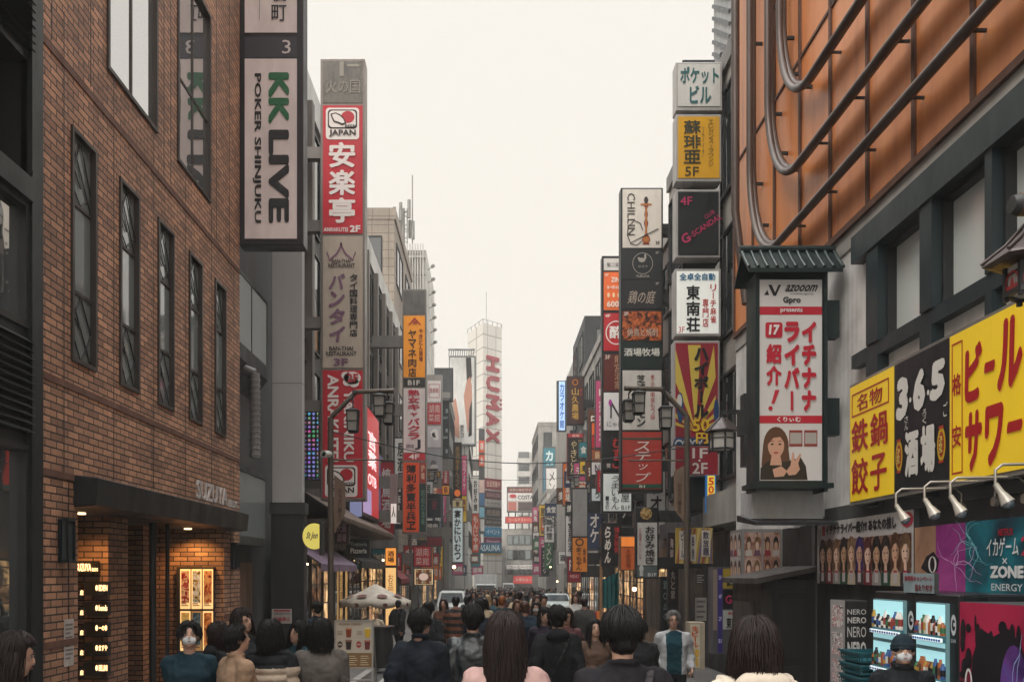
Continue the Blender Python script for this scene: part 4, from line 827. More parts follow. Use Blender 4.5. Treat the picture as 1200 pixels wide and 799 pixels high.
sign('slim stack of orange, red and brown menu boards behind the hookah sign', 29, (705.5, 300, 731, 552), [
    ((707.5, 303, 730, 317), '#bfb9b4', 0, [('第二安田', (711, 308, 730, 313), '#3a3636', 'h', dict(bold=0))]),
    ((707.5, 319, 730, 363.5), '#d05f2a', .08, [('5F', (709, 321, 713, 324), '#e8d8c8'), ('ZINO', (716, 325, 731, 331), '#e8d8c8', 'h', dict(bold=.03)), ('6000', (711, 353, 730, 360), '#e8d8c8', 'h', dict(bold=.03)), ('食べ飲み放題', (711, 335, 730, 339), '#e8d8c8')], lambda g, S: [oval(g, S, (713 + 6 * k, 346), (1.5, 3), m0('#e8c8a0'), .024, n=10) for k in range(3)]),
    ((707.5, 367, 730, 411), '#ae2028', .03, [('4F', (709, 368.5, 715, 372), '#e8d8d0'), ('酔', (714, 382, 729, 397), '#ece2dc', 'h', dict(bold=.03))], lambda g, S: ring(g, S, (722, 390), (12.5, 14), 1.2, m0('#ece2dc'), .024)),
    ((707.5, 415, 730, 458), '#5a2019', 0, [('3F', (709, 416, 715, 421), '#d8c8b8'), ('龍宮酒家', (720, 416, 729, 456), '#c49a7a', 'v', dict(bold=0))]),
    ((707.5, 460, 730, 504), '#d2cecb', .03, [('N', (715, 470, 727, 490), '#2b2230', 'h', dict(bold=-.01)), ('にゃ田', (711, 494, 730, 500), '#4a4648', 'h', dict(bold=0))], lambda g, S: oval(g, S, (715, 472), (2, 4), m0('#b0459a'), .03)),
    ((707.5, 512, 730, 551), '#17191b', 0, [('むすこ', (717, 513, 728, 549), '#c2332f', 'v', dict(bold=.02, slant=.15)), ('間', (711, 543, 715, 548), '#c9b8ae')])], t=.4, fm=M((.02, .022, .024), .4, .3), X=5.3, br=(340, 440, 530))
sign('white lightbox sign with black brush kana just under the slim menu stack', 28, (705, 553, 741.5, 600.5), [((707, 555, 739.5, 598.5), '#cfd3cf', .1, [('うまいもん', (716, 557, 726, 597), '#171c1c', 'v', dict(bold=.0, slant=.12)), ('屋', (727.5, 577, 737.5, 588), '#171c1c', 'h', dict(bold=0)), ('一番町', (709.5, 581, 713.5, 597), '#2a3030', 'v', dict(bold=0)), ('B1F', (728, 592, 738.5, 597), '#2a3030', 'h', dict(bold=0))])], t=.35, fm=IRON, X=5.3, br=(575,))
cl = ['#d4622a', '#a8242a', '#8a4a30', '#c8c4bf', '#20211f', '#b9c2c2']
sign('small narrow column of six menu panels behind the white brush kana lightbox', 38, (692, 494, 706, 588), [((693.5, 495.5 + 15.4 * k, 705, 509.5 + 15.4 * k), cl[k], .05, [(['肉', '酔', '鍋', 'N', '寿', 'う'][k], (697, 498 + 15.4 * k, 702.5, 507 + 15.4 * k), ['#e8d8c8', '#ece2dc', '#d8b890', '#4a3a50', '#c2332f', '#2a3030'][k])]) for k in range(6)], t=.35, fm=IRON, X=5.4, br=(530,))
sign('dark maroon vertical sign with gold farm tavern characters', 46, (664.5, 440.5, 685, 497.5), [((666, 442, 683.5, 496), '#3a1c18', 0, [('山久農場', (670, 454, 678, 492), '#cda24a', 'v', dict(bold=.01)), ('炭火', (679.5, 455, 682, 464), '#b0382c', 'v')], lambda g, S: ring(g, S, (674, 448), (3.4, 3.6), 1, m0('#c87a2a'), .03))], t=.35, fm=IRON, X=5.45, br=(470,))
sign('black vertical sign with golden brush characters under a red strip', 46, (664.5, 507.5, 684, 562), [((666, 513, 683, 560.5), '#17161a', 0, [('やきとり', (668.5, 516, 676, 557), '#d9c08c', 'v', dict(bold=.0, slant=.15)), ('にんにく', (678, 515, 681.5, 538), '#c9a05c', 'v')]), ((666, 508, 683, 512.5), '#9a2f35', .05, [('酒場', (670, 509, 679, 512), '#e0b0a8')])], t=.35, fm=M('#5a2324', .5), X=5.45, br=(540,))
sign('bluish white neon vertical kana sign on the right', 58, (652.5, 446, 664, 505), [((655, 447, 662, 504), '#a9c6ea', .5, [('カラオケ館', (656, 449, 661, 502), '#3a6fc0', 'v', dict(bold=.02))])], t=.4, fm=STEEL, X=5.9, br=(470,))
sign('teal vertical sign with white katakana at the far right end', 108, (636, 523, 651, 600), [((637, 525, 650, 546), '#1f6f7c', 0, [('カ', (639.5, 528, 648, 540), '#d8e4e4', 'h', dict(bold=.04)), ('カラ', (640, 542, 648, 545), '#d8e4e4')]), ((637, 547, 650, 599), '#2a6f88', 0, [])], t=.6, fm=STEEL, X=6.2, br=())
sign('tall white vertical sign with black katakana in front of the teal sign', 96, (639, 547, 654.5, 632), [((640, 548.5, 653.5, 631), '#cfcac6', 0, [('メンリアント', (643, 552, 650, 628), '#4a4648', 'v', dict(bold=.0))])], t=.6, fm=STEEL, X=6.2, br=())
sign('small red and white signboard near the street end', 100, (631, 648, 648, 662), [((632, 649, 647, 661), '#b8323a', .2, [('24時間', (633.5, 650, 645.5, 655), '#ece0dc'), ('営業中', (633.5, 656, 645.5, 660.3), '#ece0dc')])], t=.4, fm=STEEL, X=6.2, br=(655,))
# end building boards
sign('rooftop billboard with red logo and photographs over the low glass building', 149.4, (594, 570, 629, 600), [((595, 571, 628, 577), '#6a3a34', 0, [('ステーキとワイン', (597, 572.5, 626, 575.5), '#d0b8a8')]), ((595, 577.5, 628, 587), '#cfc9c4', 0, [('COSTA', (607, 580, 625, 585), '#4a4a4e')], lambda g, S: oval(g, S, (601, 581), (4, 2.2), m0('#b8323a'), .1)), ((595, 587.5, 628, 598.5), '#c8bab2', 0, [], lambda g, S: (quad(g, S, (595.5, 588, 605, 598), m0('#b0655a'), .1), quad(g, S, (607, 588, 627, 598), m0('#4a3a36'), .1)))], t=1, fm=STEEL, cat='billboard', name='billboard', group=None)
g = Geo()
for x in (596, 604, 612, 620, 627): a = P(x, 600, 149.9); g.box(a.x - .12, a.x + .12, 149.9, 150.2, 9.6, a.z, STEEL); 
g.build('billboard_support', None, 'row of steel struts carrying the rooftop billboard of the end building', 'strut frame')
sign('long red board with white kana across the front of the low glass building', 149.3, (592, 605, 628, 613), [((592.5, 605.5, 627.5, 612.5), '#b23a30', .05, [('コールドストーン', (596, 607, 624, 611), '#dcb8a8')])], t=.5, fm=STEEL, group=None)
sign('green and blue board at the right end of the low glass building', 149.3, (628.5, 600, 638, 618), [((629, 601, 637.5, 609), '#4a8a5a', 0, []), ((629, 609.5, 637.5, 617.5), '#2a8ab4', 0, [('銀行', (630.5, 611, 636, 616), '#d8e4e8')])], t=.5, fm=STEEL, group=None)
sign('white kana board above the ground floor shop at the end of the street', 148.9, (593, 661, 632, 667), [((593.5, 661.5, 631.5, 666.5), '#c4beb8', .1, [('コーヒーハウス', (597, 662.5, 628, 665.8), '#4a3636')])], t=.5, fm=STEEL, group=None)
sign('red lit shop board at street level on the end building', 148.8, (601, 674, 630, 684), [((601.5, 674.5, 629.5, 683.5), '#b4403c', .3, [('お得なセール', (604, 677, 627, 681), '#e8c0b0')])], t=.5, fm=STEEL, group=None)
# ---- lower signs, right
sign('black hanging ramen sign with white brush kana and red writing', 26, (705, 612.5, 728.5, 663), [((706, 613.5, 727.5, 662), '#17181a', 0, [('らめん', (708, 616, 716.5, 660), '#ded6cc', 'v', dict(bold=.04, slant=.2)), ('博多豚骨', (719.5, 617, 726, 648), '#b02a2c', 'v', dict(bold=.02))])], t=.3, fm=IRON, X=5.3, br=(620, 656))
def momiji(g, S): oval(g, S, (757, 601.5), (7, 7), photo_mat('fried_noodles', ['#2a1c10', '#8a6a3a', '#c8a86a', '#5a3a1c'], 12), .016)
sign('white hanging okonomiyaki banner sign with black brush kana and a food picture on top', 20, (745.5, 594, 772, 677.5), [((747, 595.5, 770, 611.5), '#15171a', 0, [], momiji), ((747, 612, 770, 662), '#b9b6b2', 0, [('お好み焼き', (756, 616, 767, 661), '#1b1c1f', 'v', dict(bold=.02)), ('広島風もんじゃ', (748.5, 618, 751.5, 656), '#a8484a', 'v', dict(bold=-.01))]), ((747, 663, 770, 676), '#56605f', 0, [('B1F', (759, 671, 769, 675), '#d0d0cc', 'h', dict(bold=.02))], lambda g, S: (oval(g, S, (751.5, 666), (2.6, 4), m0('#c8c8c4'), .02), quad(g, S, (749.6, 669, 753.4, 674.5), m0('#c8c8c4'), .02)))], t=.25, fm=IRON, X=5.0, br=(600, 655))
sign('orange hanging sign with black brush kana under a plain grey panel', 32, (670, 571, 689, 671), [((671, 573, 688, 628), M((.3, .29, .28), .6), 0, []), ((671, 630, 688, 669.5), '#c0732c', .08, [('まっちゃん', (675, 641, 681.5, 668), '#1d1410', 'v', dict(bold=.02)), ('焼鳥', (683, 642, 686.5, 660), '#5a2a18', 'v')], lambda g, S: ring(g, S, (679, 635), (5, 4.6), 1.6, m0('#3a2a24'), .03))], t=.3, fm=IRON, X=5.3, br=(590, 650))
sign('dark red square sign with pale letters behind the orange hanging sign', 36, (664.5, 652, 681, 682.5), [((665.5, 653, 680, 681.5), '#7c2230', .03, [('R', (667, 656, 671, 668), '#d8c8c4'), ('MENU', (668, 673, 678, 677), '#d0a0a0')])], t=.3, fm=STEEL, X=5.3, br=(665,))
sign('orange paper lantern style sign box above the doorway lamps', 23, (727, 628, 744.5, 668), [((728, 629, 743.5, 640), '#c8702e', .5, []), ((728, 641, 743.5, 667), '#b0562a', .08, [('大衆酒場', (733, 643, 739, 665), '#6a2a14', 'v', dict(bold=0))])], t=.4, fm=M((.16, .08, .04), .5), X=5.3, br=())
# ---- lower signs, left
sign('crimson square signboard with white brush characters over the umbrella side street', 40, (484, 639, 505.5, 664), [((485, 640, 504.5, 663), '#a6202e', .05, [('湖南', (487, 642, 502.5, 651.5), '#dfcfc6', 'h', dict(bold=0)), ('菜館', (487, 653, 502.5, 661.5), '#dfcfc6', 'h', dict(bold=0))])], t=.35, fm=DGREY, X=-4.95, br=(650,))
def dishes(g, S):
    quad(g, S, (487, 667, 506, 684), m0('#8a6a4a'), .016)
    for i in range(6):
        for j in range(4):
            if 1 <= i <= 4 and 1 <= j <= 2: continue
            oval(g, S, (489 + i * 3.1, 669 + j * 4.3), (1.3, 1.8), m0(['#d8b070', '#b05030', '#e0d0b0'][(i + j) % 3]), .022, n=10)
    oval(g, S, (496.5, 675.5), (5.5, 4.4), M('#e8c8b8', .5, em=.3, grime=0), .024)
sign('lit picture board of food bowls under the crimson signboard', 40, (485, 665.5, 508, 685.5), [((486, 666.5, 507, 684.5), '#e0c090', .5, [], dishes)], t=.3, fm=DGREY, X=-4.95, br=(675,))
sign('striped red scalloped awning board over a black sign', 41, (500, 628, 518, 640), [((500.5, 629, 517.5, 639), '#6a2028', 0, [])], t=.4, fm=DGREY, X=-4.9, br=())
sign('black square sign with a red figure behind the orange board', 44, (489, 632, 503, 648), [((490, 633, 502, 647), '#141a1c', 0, [('龍', (493, 636, 499, 643), '#6a2a2c')])], t=.4, fm=DGREY, X=-4.9, br=())
sign('white illuminated sign with a black brush stroke on the left below the orange board', 33, (457, 555, 465.5, 600), [((458, 590, 464.5, 613), '#d8d4cc', .3, [('人', (459, 593, 463.5, 606), '#222', 'h')])], t=.3, fm=M((.2, .18, .17), .5), X=-4.95, br=())
# round cream shop sign (cut by its bracket), pizzeria board
rs = empty('round_sign', P(365, 643, 18.95), 'round yellow cream lit sign with purple script above the purple awning', 'sign', 'projecting shop signs')
S = scam(18.9); g = Geo(); n = 28
pts = [(374, 613.6)] + [(368 + 13.5 * math.cos(R(-62 - i * 236 / n)), 628 + 15.2 * math.sin(R(-62 - i * 236 / n))) for i in range(n + 1)] + [(374, 642.4)]
g.prism([S.pt(u, v, 0) for u, v in pts], (0, .08, 0), M('#d8c862', .4, em=.55, grime=.1)); pn = g.build('sign_panel', rs)
g = Geo(); text(g, S, 'St Jon', (358, 623, 373.6, 633), M('#4a3a6a', .5, grime=0), w=.012, slant=.2); g.build('lettering', pn)
g = Geo(); g.box(S.pt(374.2, 0).x, S.pt(376, 0).x, 18.9, 19.3, S.pt(0, 650).z, S.pt(0, 610).z, IRON); g.build('bracket', rs)
sign('black pizzeria board with pale lettering under the corrugated eave', 26.5, (405.5, 631, 433.5, 653), [((406.5, 632, 432.5, 652), '#121617', 0, [('Trattoria', (411, 635, 430, 639.5), '#9aa09c', 'h', dict(bold=0)), ('Pizzeria', (411, 642, 430, 648), '#c8c8c0', 'h', dict(bold=.02))])], t=.15, fm=IRON, X=-4.95, br=())
sign('maroon board of stacked white characters beside the lamp post', 24.5, (392, 611, 409, 637), [((393, 612, 408, 636), '#4a1f28', 0, [('大衆', (395, 614, 406, 624), '#a88a8e', 'h'), ('酒場', (395, 625, 406, 634.5), '#a88a8e', 'h')])], t=.2, fm=IRON, X=-4.95, br=())
# LED screen (plane along the street wall)
ls = empty('video_screen', (-4.7, 31.5, 4.2), 'bright red and lilac video screen with white characters on the shop building wall', 'screen')
g = Geo(); g.box(-4.95, -4.4, 29.2, 33.6, 3.95, 8.0, IRON); g.build('frame', ls)
SL = swall(-4.4, 29.2, 33.6, 8.0, 3.95); g = Geo(); quad(g, SL, (.03, .03, .97, .97), M('#b82e32', .3, em=.45, grime=0), .012); quad(g, SL, (.03, .75, .5, .97), M('#9a86b0', .3, em=.6, grime=0), .016); sp = g.build('display', ls)
g = Geo(); text(g, SL, '言葉', (.3, .2, .8, .55), M('#f0d8d8', .3, em=.8, grime=0), 'v', w=.02); text(g, SL, 'OTB', (.3, .6, .8, .7), M('#f0d8d8', .3, em=.8, grime=0), w=.02); g.build('lettering', sp)
S = scam(29.15); g = Geo(); quad(g, S, (410, 580, 424, 605), M('#8a90b8', .3, em=.35, grime=0), .01); g.build('display', ls)
LED = named('led_mesh', led_mat)
for y0, y1, x, nm in ((34.2, 37.6, -4.7, 'right of'),):
    o = empty('led_curtain', (x, (y0 + y1) / 2, 4.4), f'panel of coloured light dots on the wall {nm} the red steak house sign', 'light panel', 'light dot panels')
    g = Geo(); g.box(x - .1, x, y0, y1, 4.4, 7.0, IRON); g.build('frame', o); g = Geo(); quad(g, swall(x, y0, y1, 7.0, 4.4), (.03, .02, .97, .98), LED, .012); g.build('display', o)

sign('added glowing orange and cream board standing in for the lit doorway past the parasol', 33.6, (451, 641, 465, 757), [((452, 642, 464, 662), '#d88a3a', .7, [('酒場', (454, 645, 462, 659), '#5a2a14', 'v')]), ((452, 665, 464, 755), '#e0b070', .6, [('お品書き', (455, 672, 461, 712), '#7a4a24', 'v', dict(bold=0)), ('定食', (455, 720, 461, 745), '#7a4a24', 'v', dict(bold=0))])], t=.3, fm=IRON, X=-4.95, br=())  # glowing board added to supply the orange glow of the lit doorway

o = empty('led_curtain', P(366, 560, 21.6), 'panel of coloured light dots on the wall left of the red steak house sign', 'light panel', 'light dot panels')
S = scam(21.6); g = Geo(); a = S.pt(357, 562); c = S.pt(374, 482); g.box(a.x, c.x, 21.6, 21.75, a.z, c.z, IRON); g.build('frame', o); g = Geo(); quad(g, S, (358, 483, 373, 561), LED, .01); g.build('display', o)
# ------------------------------------------------------------------ things on the brick building
def wall_lamp(x, y, z, label, face=1):
    b = empty('wall_lamp', (x, y, z), label, 'wall lamp', 'lamps on the brick wall'); g = Geo(); m = M((.02, .028, .034), .35, .5)
    g.box(x, x + .03 * face, y - .08, y + .08, z, z + .46, m); g.box(x + .03, x + .11, y - .08, y + .08, z, z + .03, m); g.box(x + .03, x + .11, y - .08, y + .08, z + .43, z + .46, m)
    for yy in (-.07, .07): g.box(x + .085, x + .11, y + yy - .01, y + yy + .01, z + .03, z + .43, m)
    g.build('frame', b); g = Geo(); g.box(x + .035, x + .085, y - .065, y + .065, z + .03, z + .43, M((.05, .065, .075), .15)); g.build('shade', b)
wall_lamp(X1, 8.95, 2.1, 'dark framed wall lamp on the brick pier left of the entrance')
wall_lamp(X1, 14.85, 2.05, 'dark framed wall lamp on the brick pier right of the entrance')
def paper(x, y0, y1, z0, z1, label, lines, face=1, d=None):
    b = empty('notice', (x, (y0 + y1) / 2, z0), label, 'notice'); S = swall(x, y0, y1, z1, z0) if face > 0 else swall(x, y1, y0, z1, z0)
    g = Geo(); quad(g, S, (0, 0, 1, 1), M('#b9b3ab', .6), .006); p = g.build('sheet', b); g = Geo()
    for i in range(lines): quad(g, S, (.12, .1 + .8 * i / lines, .88 - .25 * (i % 3 == 2), .1 + .8 * i / lines + .35 / lines), m0('#6a6664'), .008)
    g.build('lettering', p)
paper(X1, 8.99, 9.2, 1.0, 1.5, 'white paper notice taped to the brick pier below the left wall lamp', 9)
# lit tenant directory on the pier inside the entrance
dr = empty('tenant_directory', (-5.1, 10.95, 0), 'lit tenant directory of small black boards inside the brick entrance', 'directory')
S = scam(10.97); LB = M((.02, .018, .016), .4)
def dirbox(r, items):
    g = Geo(); a = S.pt(r[0], r[3]); c = S.pt(r[2], r[1]); g.box(a.x, c.x, 10.85, 10.97, a.z, c.z, LB); o = g.build('name_board', dr)
    S2 = scam(10.84); g = Geo(); [text(g, S2, t[0], t[1], M('#ffd9a0', .4, em=1.6, grime=0), bold=.03, w=.005) for t in items]; g.build('lettering', o)
dirbox((89, 657, 117, 672), [('SUZUYA', (90, 660, 107, 669)), ('BLDG', (108, 665, 115, 669))])
for k, s in enumerate(('EDEN', 'bonds', '一の傘', 'ますや', 'BELLINI')):
    y = 681 + 23.4 * k; dirbox((104, y, 130, y + 16), [(s, (116, y + 4, 126, y + 11)), ('•', (112, y + 4, 115, y + 11))]); dirbox((92, y + 7, 99.5, y + 20), [('店', (94, y + 10, 98, y + 16))])
# lit menu case on the far return of the entrance
mc = empty('menu_case', (-5, 14.35, 1), 'lit case of six food pictures on the side wall of the brick entrance', 'menu case'); S = scam(14.3)
g = Geo(); a = S.pt(207, 766); c = S.pt(250, 664); g.box(a.x, c.x, 14.3, 14.39, a.z, c.z, M((.06, .05, .04), .4)); g.build('frame', mc)
fc = [['#2a0f0a', '#a02820', '#d8b080', '#701810'], ['#3a3018', '#b09050', '#d8d0c0', '#506030'], ['#2a1008', '#b05028', '#d8a060', '#602010'], ['#402008', '#d09030', '#e0c070', '#703010'], ['#101a20', '#304048', '#607070', '#182428'], ['#301008', '#c06020', '#d89050', '#802818']]
for j in range(2):
    for i in range(3):
        r = (211.5 + 13.2 * i, 666.5 + 49 * j, 223.5 + 13.2 * i, 713 + 49 * j); q = (r[0] + 1.4, r[1] + 2, r[2] - 1.4, r[3] - 7)
        g = Geo(); quad(g, S, r, M('#ffcf8a', .4, em=.05 if (j, i) == (1, 1) else .75, grime=0), .012); quad(g, S, q, photo_mat(f'dish_{i}{j}', fc[j * 3 + i], 9, .25), .018)
        o = g.build('picture_panel', mc); g = Geo(); quad(g, S, (q[0], q[3] + .4, q[2] - 3, q[3] + 1.6), m0('#6a3a20'), .018); quad(g, S, (q[0], q[3] + 2.6, q[2] - 1, q[3] + 3.6), m0('#6a3a20'), .018); g.build('lettering', o)
nb = empty('warning_board', (-4.5, 19.0, 1.2), 'white warning board with red characters on the black pillar foot', 'notice'); S = scam(19.03)
g = Geo(); a = S.pt(319, 730); c = S.pt(342, 713); g.box(a.x, c.x, 19.0, 19.03, a.z, c.z, M('#b9b4b0', .5)); o = g.build('sheet', nb); g = Geo(); text(g, scam(18.99), '駐輪禁止', (321, 722.5, 340, 727.5), m0('#a3262a'), w=.004); text(g, scam(18.99), '歩行者の妨げになります', (321, 717, 340, 720), m0('#4a4446'), w=.004); quad(g, scam(18.99), (321, 714.2, 340, 716), m0('#a3262a'), .004); g.build('lettering', o)

# ------------------------------------------------------------------ shopfronts
WARM = interior('warm_interior', 1.5, .3); WARMD = interior('dim_interior', .8, .4)
def awning(name, label, X, s, y0, y1, zt, zb, out, m, val=.2, stripes=None):
    b = empty(name, (X, (y0 + y1) / 2, zb), label, 'awning'); g = Geo()
    n = 9
    for i in range(n):
        a = y0 + (y1 - y0) * i / n; c = y0 + (y1 - y0) * (i + 1) / n; mm = (stripes if stripes and i % 2 else m)
        g.prism([(X, a, zt), (X + s * out, a, zb), (X + s * out, a, zb - val), (X + s * out - s * .015, a, zb - val), (X + s * out - s * .015, a, zb - .02), (X, a, zt - .03)], (0, c - a, 0), mm)
    g.build('canvas', b); g = Geo()
    for y in (y0, y1): g.bar((X, y, zt), (X + s * out, y, zb), .03, .03, STEEL); g.bar((X, y, zb - .1), (X + s * out, y, zb), .025, .025, STEEL)
    g.build('strut', b); return b
awning('awning', 'dusty purple shop awning below the round cream sign', -4.92, 1, 20.5, 26.0, 2.75, 2.2, .85, M((.19, .13, .19), .7, scale=4), .18)
awning('awning', 'black scalloped awning with white marks under the pizzeria board', -4.92, 1, 27.2, 33.4, 2.75, 2.35, .8, M((.02, .022, .025), .7), .22)
awning('awning', 'dark red awning beyond the parasol on the left', -4.9, 1, 36.2, 44.5, 2.5, 1.7, 1.1, M((.2, .03, .035), .7), .2)
ev = empty('tiled_eave', (-4.6, 31, 3), 'brown corrugated eave running over the left hand shops', 'eave'); g = Geo()
for i in range(46): y = 22.4 + i * .28; g.prism([(-4.95, y, 4.15), (-3.95, y, 3.5), (-3.95, y, 3.4), (-4.95, y, 3.4)], (0, .2, 0), M((.16, .11, .085), .55, scale=4))
g.prism([(-4.95, 22.4, 4.1), (-3.98, 22.4, 3.46), (-3.98, 22.4, 3.36), (-4.95, 22.4, 3.3)], (0, 12.9, 0), M((.1, .075, .06), .6)); g.build('roof', ev)
def shopfront(label, X, s, y0, y1, zt, m, bays, lit, door=None, name='street_shop', zb=None):
    zb = gz((y0 + y1) / 2) if zb is None else zb; b = empty(name, (X, (y0 + y1) / 2, zb), label, 'shop front'); g = Geo()
    xa, xb = sorted((X, X + s * .06)); g.box(xa, xb, y0, y1, zb - .1, zt, m); g.build('wall', b); W = (y1 - y0) / bays
    for i in range(bays):
        a = y0 + W * i + .1; c = y0 + W * (i + 1) - .1; f = Geo(); x0, x1 = sorted((X + s * .061, X + s * .08)); z0 = zb + (.1 if door == i else .6)
        f.box(x0, x1, a, a + .07, z0, zt - .25, BROWN); f.box(x0, x1, c - .07, c, z0, zt - .25, BROWN); f.box(x0, x1, a + .07, c - .07, z0, z0 + .07, BROWN); f.box(x0, x1, a + .07, c - .07, zt - .32, zt - .25, BROWN); f.box(x0, x1, (a + c) / 2 - .025, (a + c) / 2 + .025, z0 + .07, zt - .32, BROWN)
        o = f.build('door' if door == i else 'window', b); p = Geo(); xp = X + s * .066; q = [(xp, a + .07, z0), (xp, c - .07, z0), (xp, c - .07, zt - .3), (xp, a + .07, zt - .3)]
        p.add(q, [(0, 1, 2, 3) if s > 0 else (3, 2, 1, 0)], lit[i % len(lit)]); p.build('pane', o)
    return b
shopfront('dark cafe front with glowing warm panes under the purple awning', -4.95, 1, 19.8, 26.4, 2.9, M((.03, .027, .025), .5), 4, [BLACK, GLASS, WARMD, WARM], 0)
shopfront('black tavern front with narrow windows under the black awning', -4.95, 1, 26.6, 33.8, 3.0, M((.022, .026, .028), .5), 4, [GLASS, GLASS, GLASS, WARMD])
shopfront('brightly lit orange doorway with menu pictures beyond the parasol', -4.95, 1, 34.0, 38.6, 2.6, M((.05, .035, .025), .5), 2, [WARM, WARMD], 0)
shopfront('dim shop front between the crimson signboard and the white van', -4.92, 1, 39, 45.6, 2.6, M((.045, .04, .04), .5), 3, [GLASS, WARMD, GLASS])
shopfront('shop front with pale windows near the parked white van', -5.15, 1, 46.2, 55.8, 2.7, M((.2, .19, .17), .5), 4, [GLASSL, WARM, GLASS])
shopfront('long low shop front beyond the white van on the left', -4.82, 1, 56.4, 75, 2.4, M((.08, .075, .07), .5), 6, [GLASS, WARM, GLASSL, WARMD])
shopfront('brown doorway front beside the hanging okonomiyaki banner', 5.25, -1, 24.3, 28.6, 2.7, M((.17, .105, .06), .5), 2, [WARMD, BROWN], 0)
shopfront('shop front with orange lit panes under the ramen sign', 5.25, -1, 28.8, 33.2, 2.6, M((.06, .045, .035), .5), 3, [WARM, WARMD])
shopfront('dark shop front beyond the green sheeting on the right', 5.3, -1, 33.7, 40.8, 2.5, M((.05, .045, .045), .5), 3, [WARMD, GLASS, WARM])
shopfront('pale shop front under the brown and gold hanging signs', 5.33, -1, 41.4, 49.4, 2.5, M((.16, .15, .14), .5), 4, [GLASSL, WARM, GLASS])
shopfront('far shop front beside the parked pale car', 5.4, -1, 50.2, 62, 2.3, M((.1, .09, .085), .5), 4, [WARM, GLASS])
# right side ground floor next to the lamp post
S = scam(18); bn = empty('shop_banner', P(813, 660, 17.5), 'pale yellow patterned banner with white panels over the dark shop entrance', 'banner')
g = Geo(); a = P(792, 660, 17.6); c = P(835.5, 618, 17.6); g.box(a.x, c.x, 17.6, 17.66, a.z, c.z, M('#b79a48', .6)); o = g.build('cloth', bn); S = scam(17.58); g = Geo()
for i in range(9): poly(g, S, [(792.5 + i * 4.9, 660), (795 + i * 4.9, 660), (min(835, 801 + i * 4.9), 619), (min(835, 798.5 + i * 4.9), 619)][::1], m0(['#8a4a3a', '#c8b070', '#6a5a7a'][i % 3]), .004 + .0004 * i)
for r, t in (((796, 622, 803, 655), 'ビール'), ((809, 626, 815, 657), '串焼'), ((822, 621, 832, 652), '飲放題')): quad(g, S, r, m0('#c4bcb0'), .012); text(g, S, t, (r[0] + 1.5, r[1] + 1, r[2] - 1.5, r[3] - 1), m0('#4a4456'), 'v', w=.016)
g.build('lettering', o)
fd = empty('floor_directory', P(850, 765, 15.5), 'floor directory with purple strip and yellow, black and white panels', 'sign'); S = scam(15.5)
g = Geo(); a = S.pt(835, 766); c = S.pt(872, 664); g.box(a.x, c.x, 15.5, 15.8, a.z, c.z, M((.09, .085, .09), .5)); g.build('frame', fd)
for r, c, ts in (((847, 666, 870, 689), '#a8902a', [('蘇琲亜', (851, 676, 869, 687), '#2a2a18')]), ((847, 690.5, 870, 713), '#15161a', [('G-S', (850, 697, 866, 707), '#b8305e')]), ((847, 714.5, 870, 737), '#aeb0ab', [('東南荘', (851, 723, 869, 736), '#1a1c1e'), ('麻雀', (853, 716.5, 861, 720), '#b0302c')]), ((841, 666, 846.5, 764), '#3a2f78', [('5F', (842, 674, 845.6, 679), '#b8b4d4'), ('4F', (842, 696, 845.6, 701), '#b8b4d4'), ('2F', (842, 722, 845.6, 727), '#b8b4d4'), ('B1', (842, 748, 845.6, 753), '#b8b4d4')]), ((835.5, 667, 840.5, 738), '#8a7a70', [])):
    g = Geo(); quad(g, S, r, M(c, .4, grime=.15), .006); o = g.build('sign_panel', fd); g = Geo(); [text(g, S, t[0], t[1], m0(t[2]), w=.01) for t in ts]
    if g.v: g.build('lettering', o)
nn = empty('neon_sign', P(833.5, 601, 18.0), 'small lit yellow and blue vertical sign in a window above the banner', 'sign'); S = scam(18.0)
g = Geo(); a = S.pt(827.5, 601); c = S.pt(839, 556); g.box(a.x, c.x, 18.0, 18.1, a.z, c.z, M('#2a6aa8', .4, em=.35, grime=0)); o = g.build('frame', nn); g = Geo(); quad(g, S, (829, 557, 837.5, 600), M('#d8c040', .4, em=.45, grime=0), .006); text(g, S, '50円', (830, 559, 836.5, 588), M('#c03020', .4, em=.3, grime=0), 'v', w=.012); g.build('lettering', o)
st = empty('standing_sign', P(818, 790, 14.2), 'white lightbox standing sign with big yellow and red numerals by the lamp post', 'sign'); S = scam(14.2)
g = Geo(); a = S.pt(808, 784); c = S.pt(826, 729); g.box(a.x, c.x, 14.2, 14.5, a.z, c.z, M('#a89c88', .5)); g.build('frame', st); g = Geo(); quad(g, S, (809, 731, 820, 782), M('#c8bfa8', .5), .006); o = g.build('sign_panel', st); g = Geo(); text(g, S, '生ビール', (810.5, 733, 818.5, 758), m0('#c04a22'), 'v', w=.01); text(g, S, '50', (810, 760, 819, 770), m0('#d0a018'), w=.01, bold=.06); text(g, S, '円', (811, 771, 818, 780), m0('#d0a018'), w=.01, bold=.05); g.build('lettering', o)
g = Geo(); a = P(827, 800, 15.2); c = P(832, 690, 15.2); 
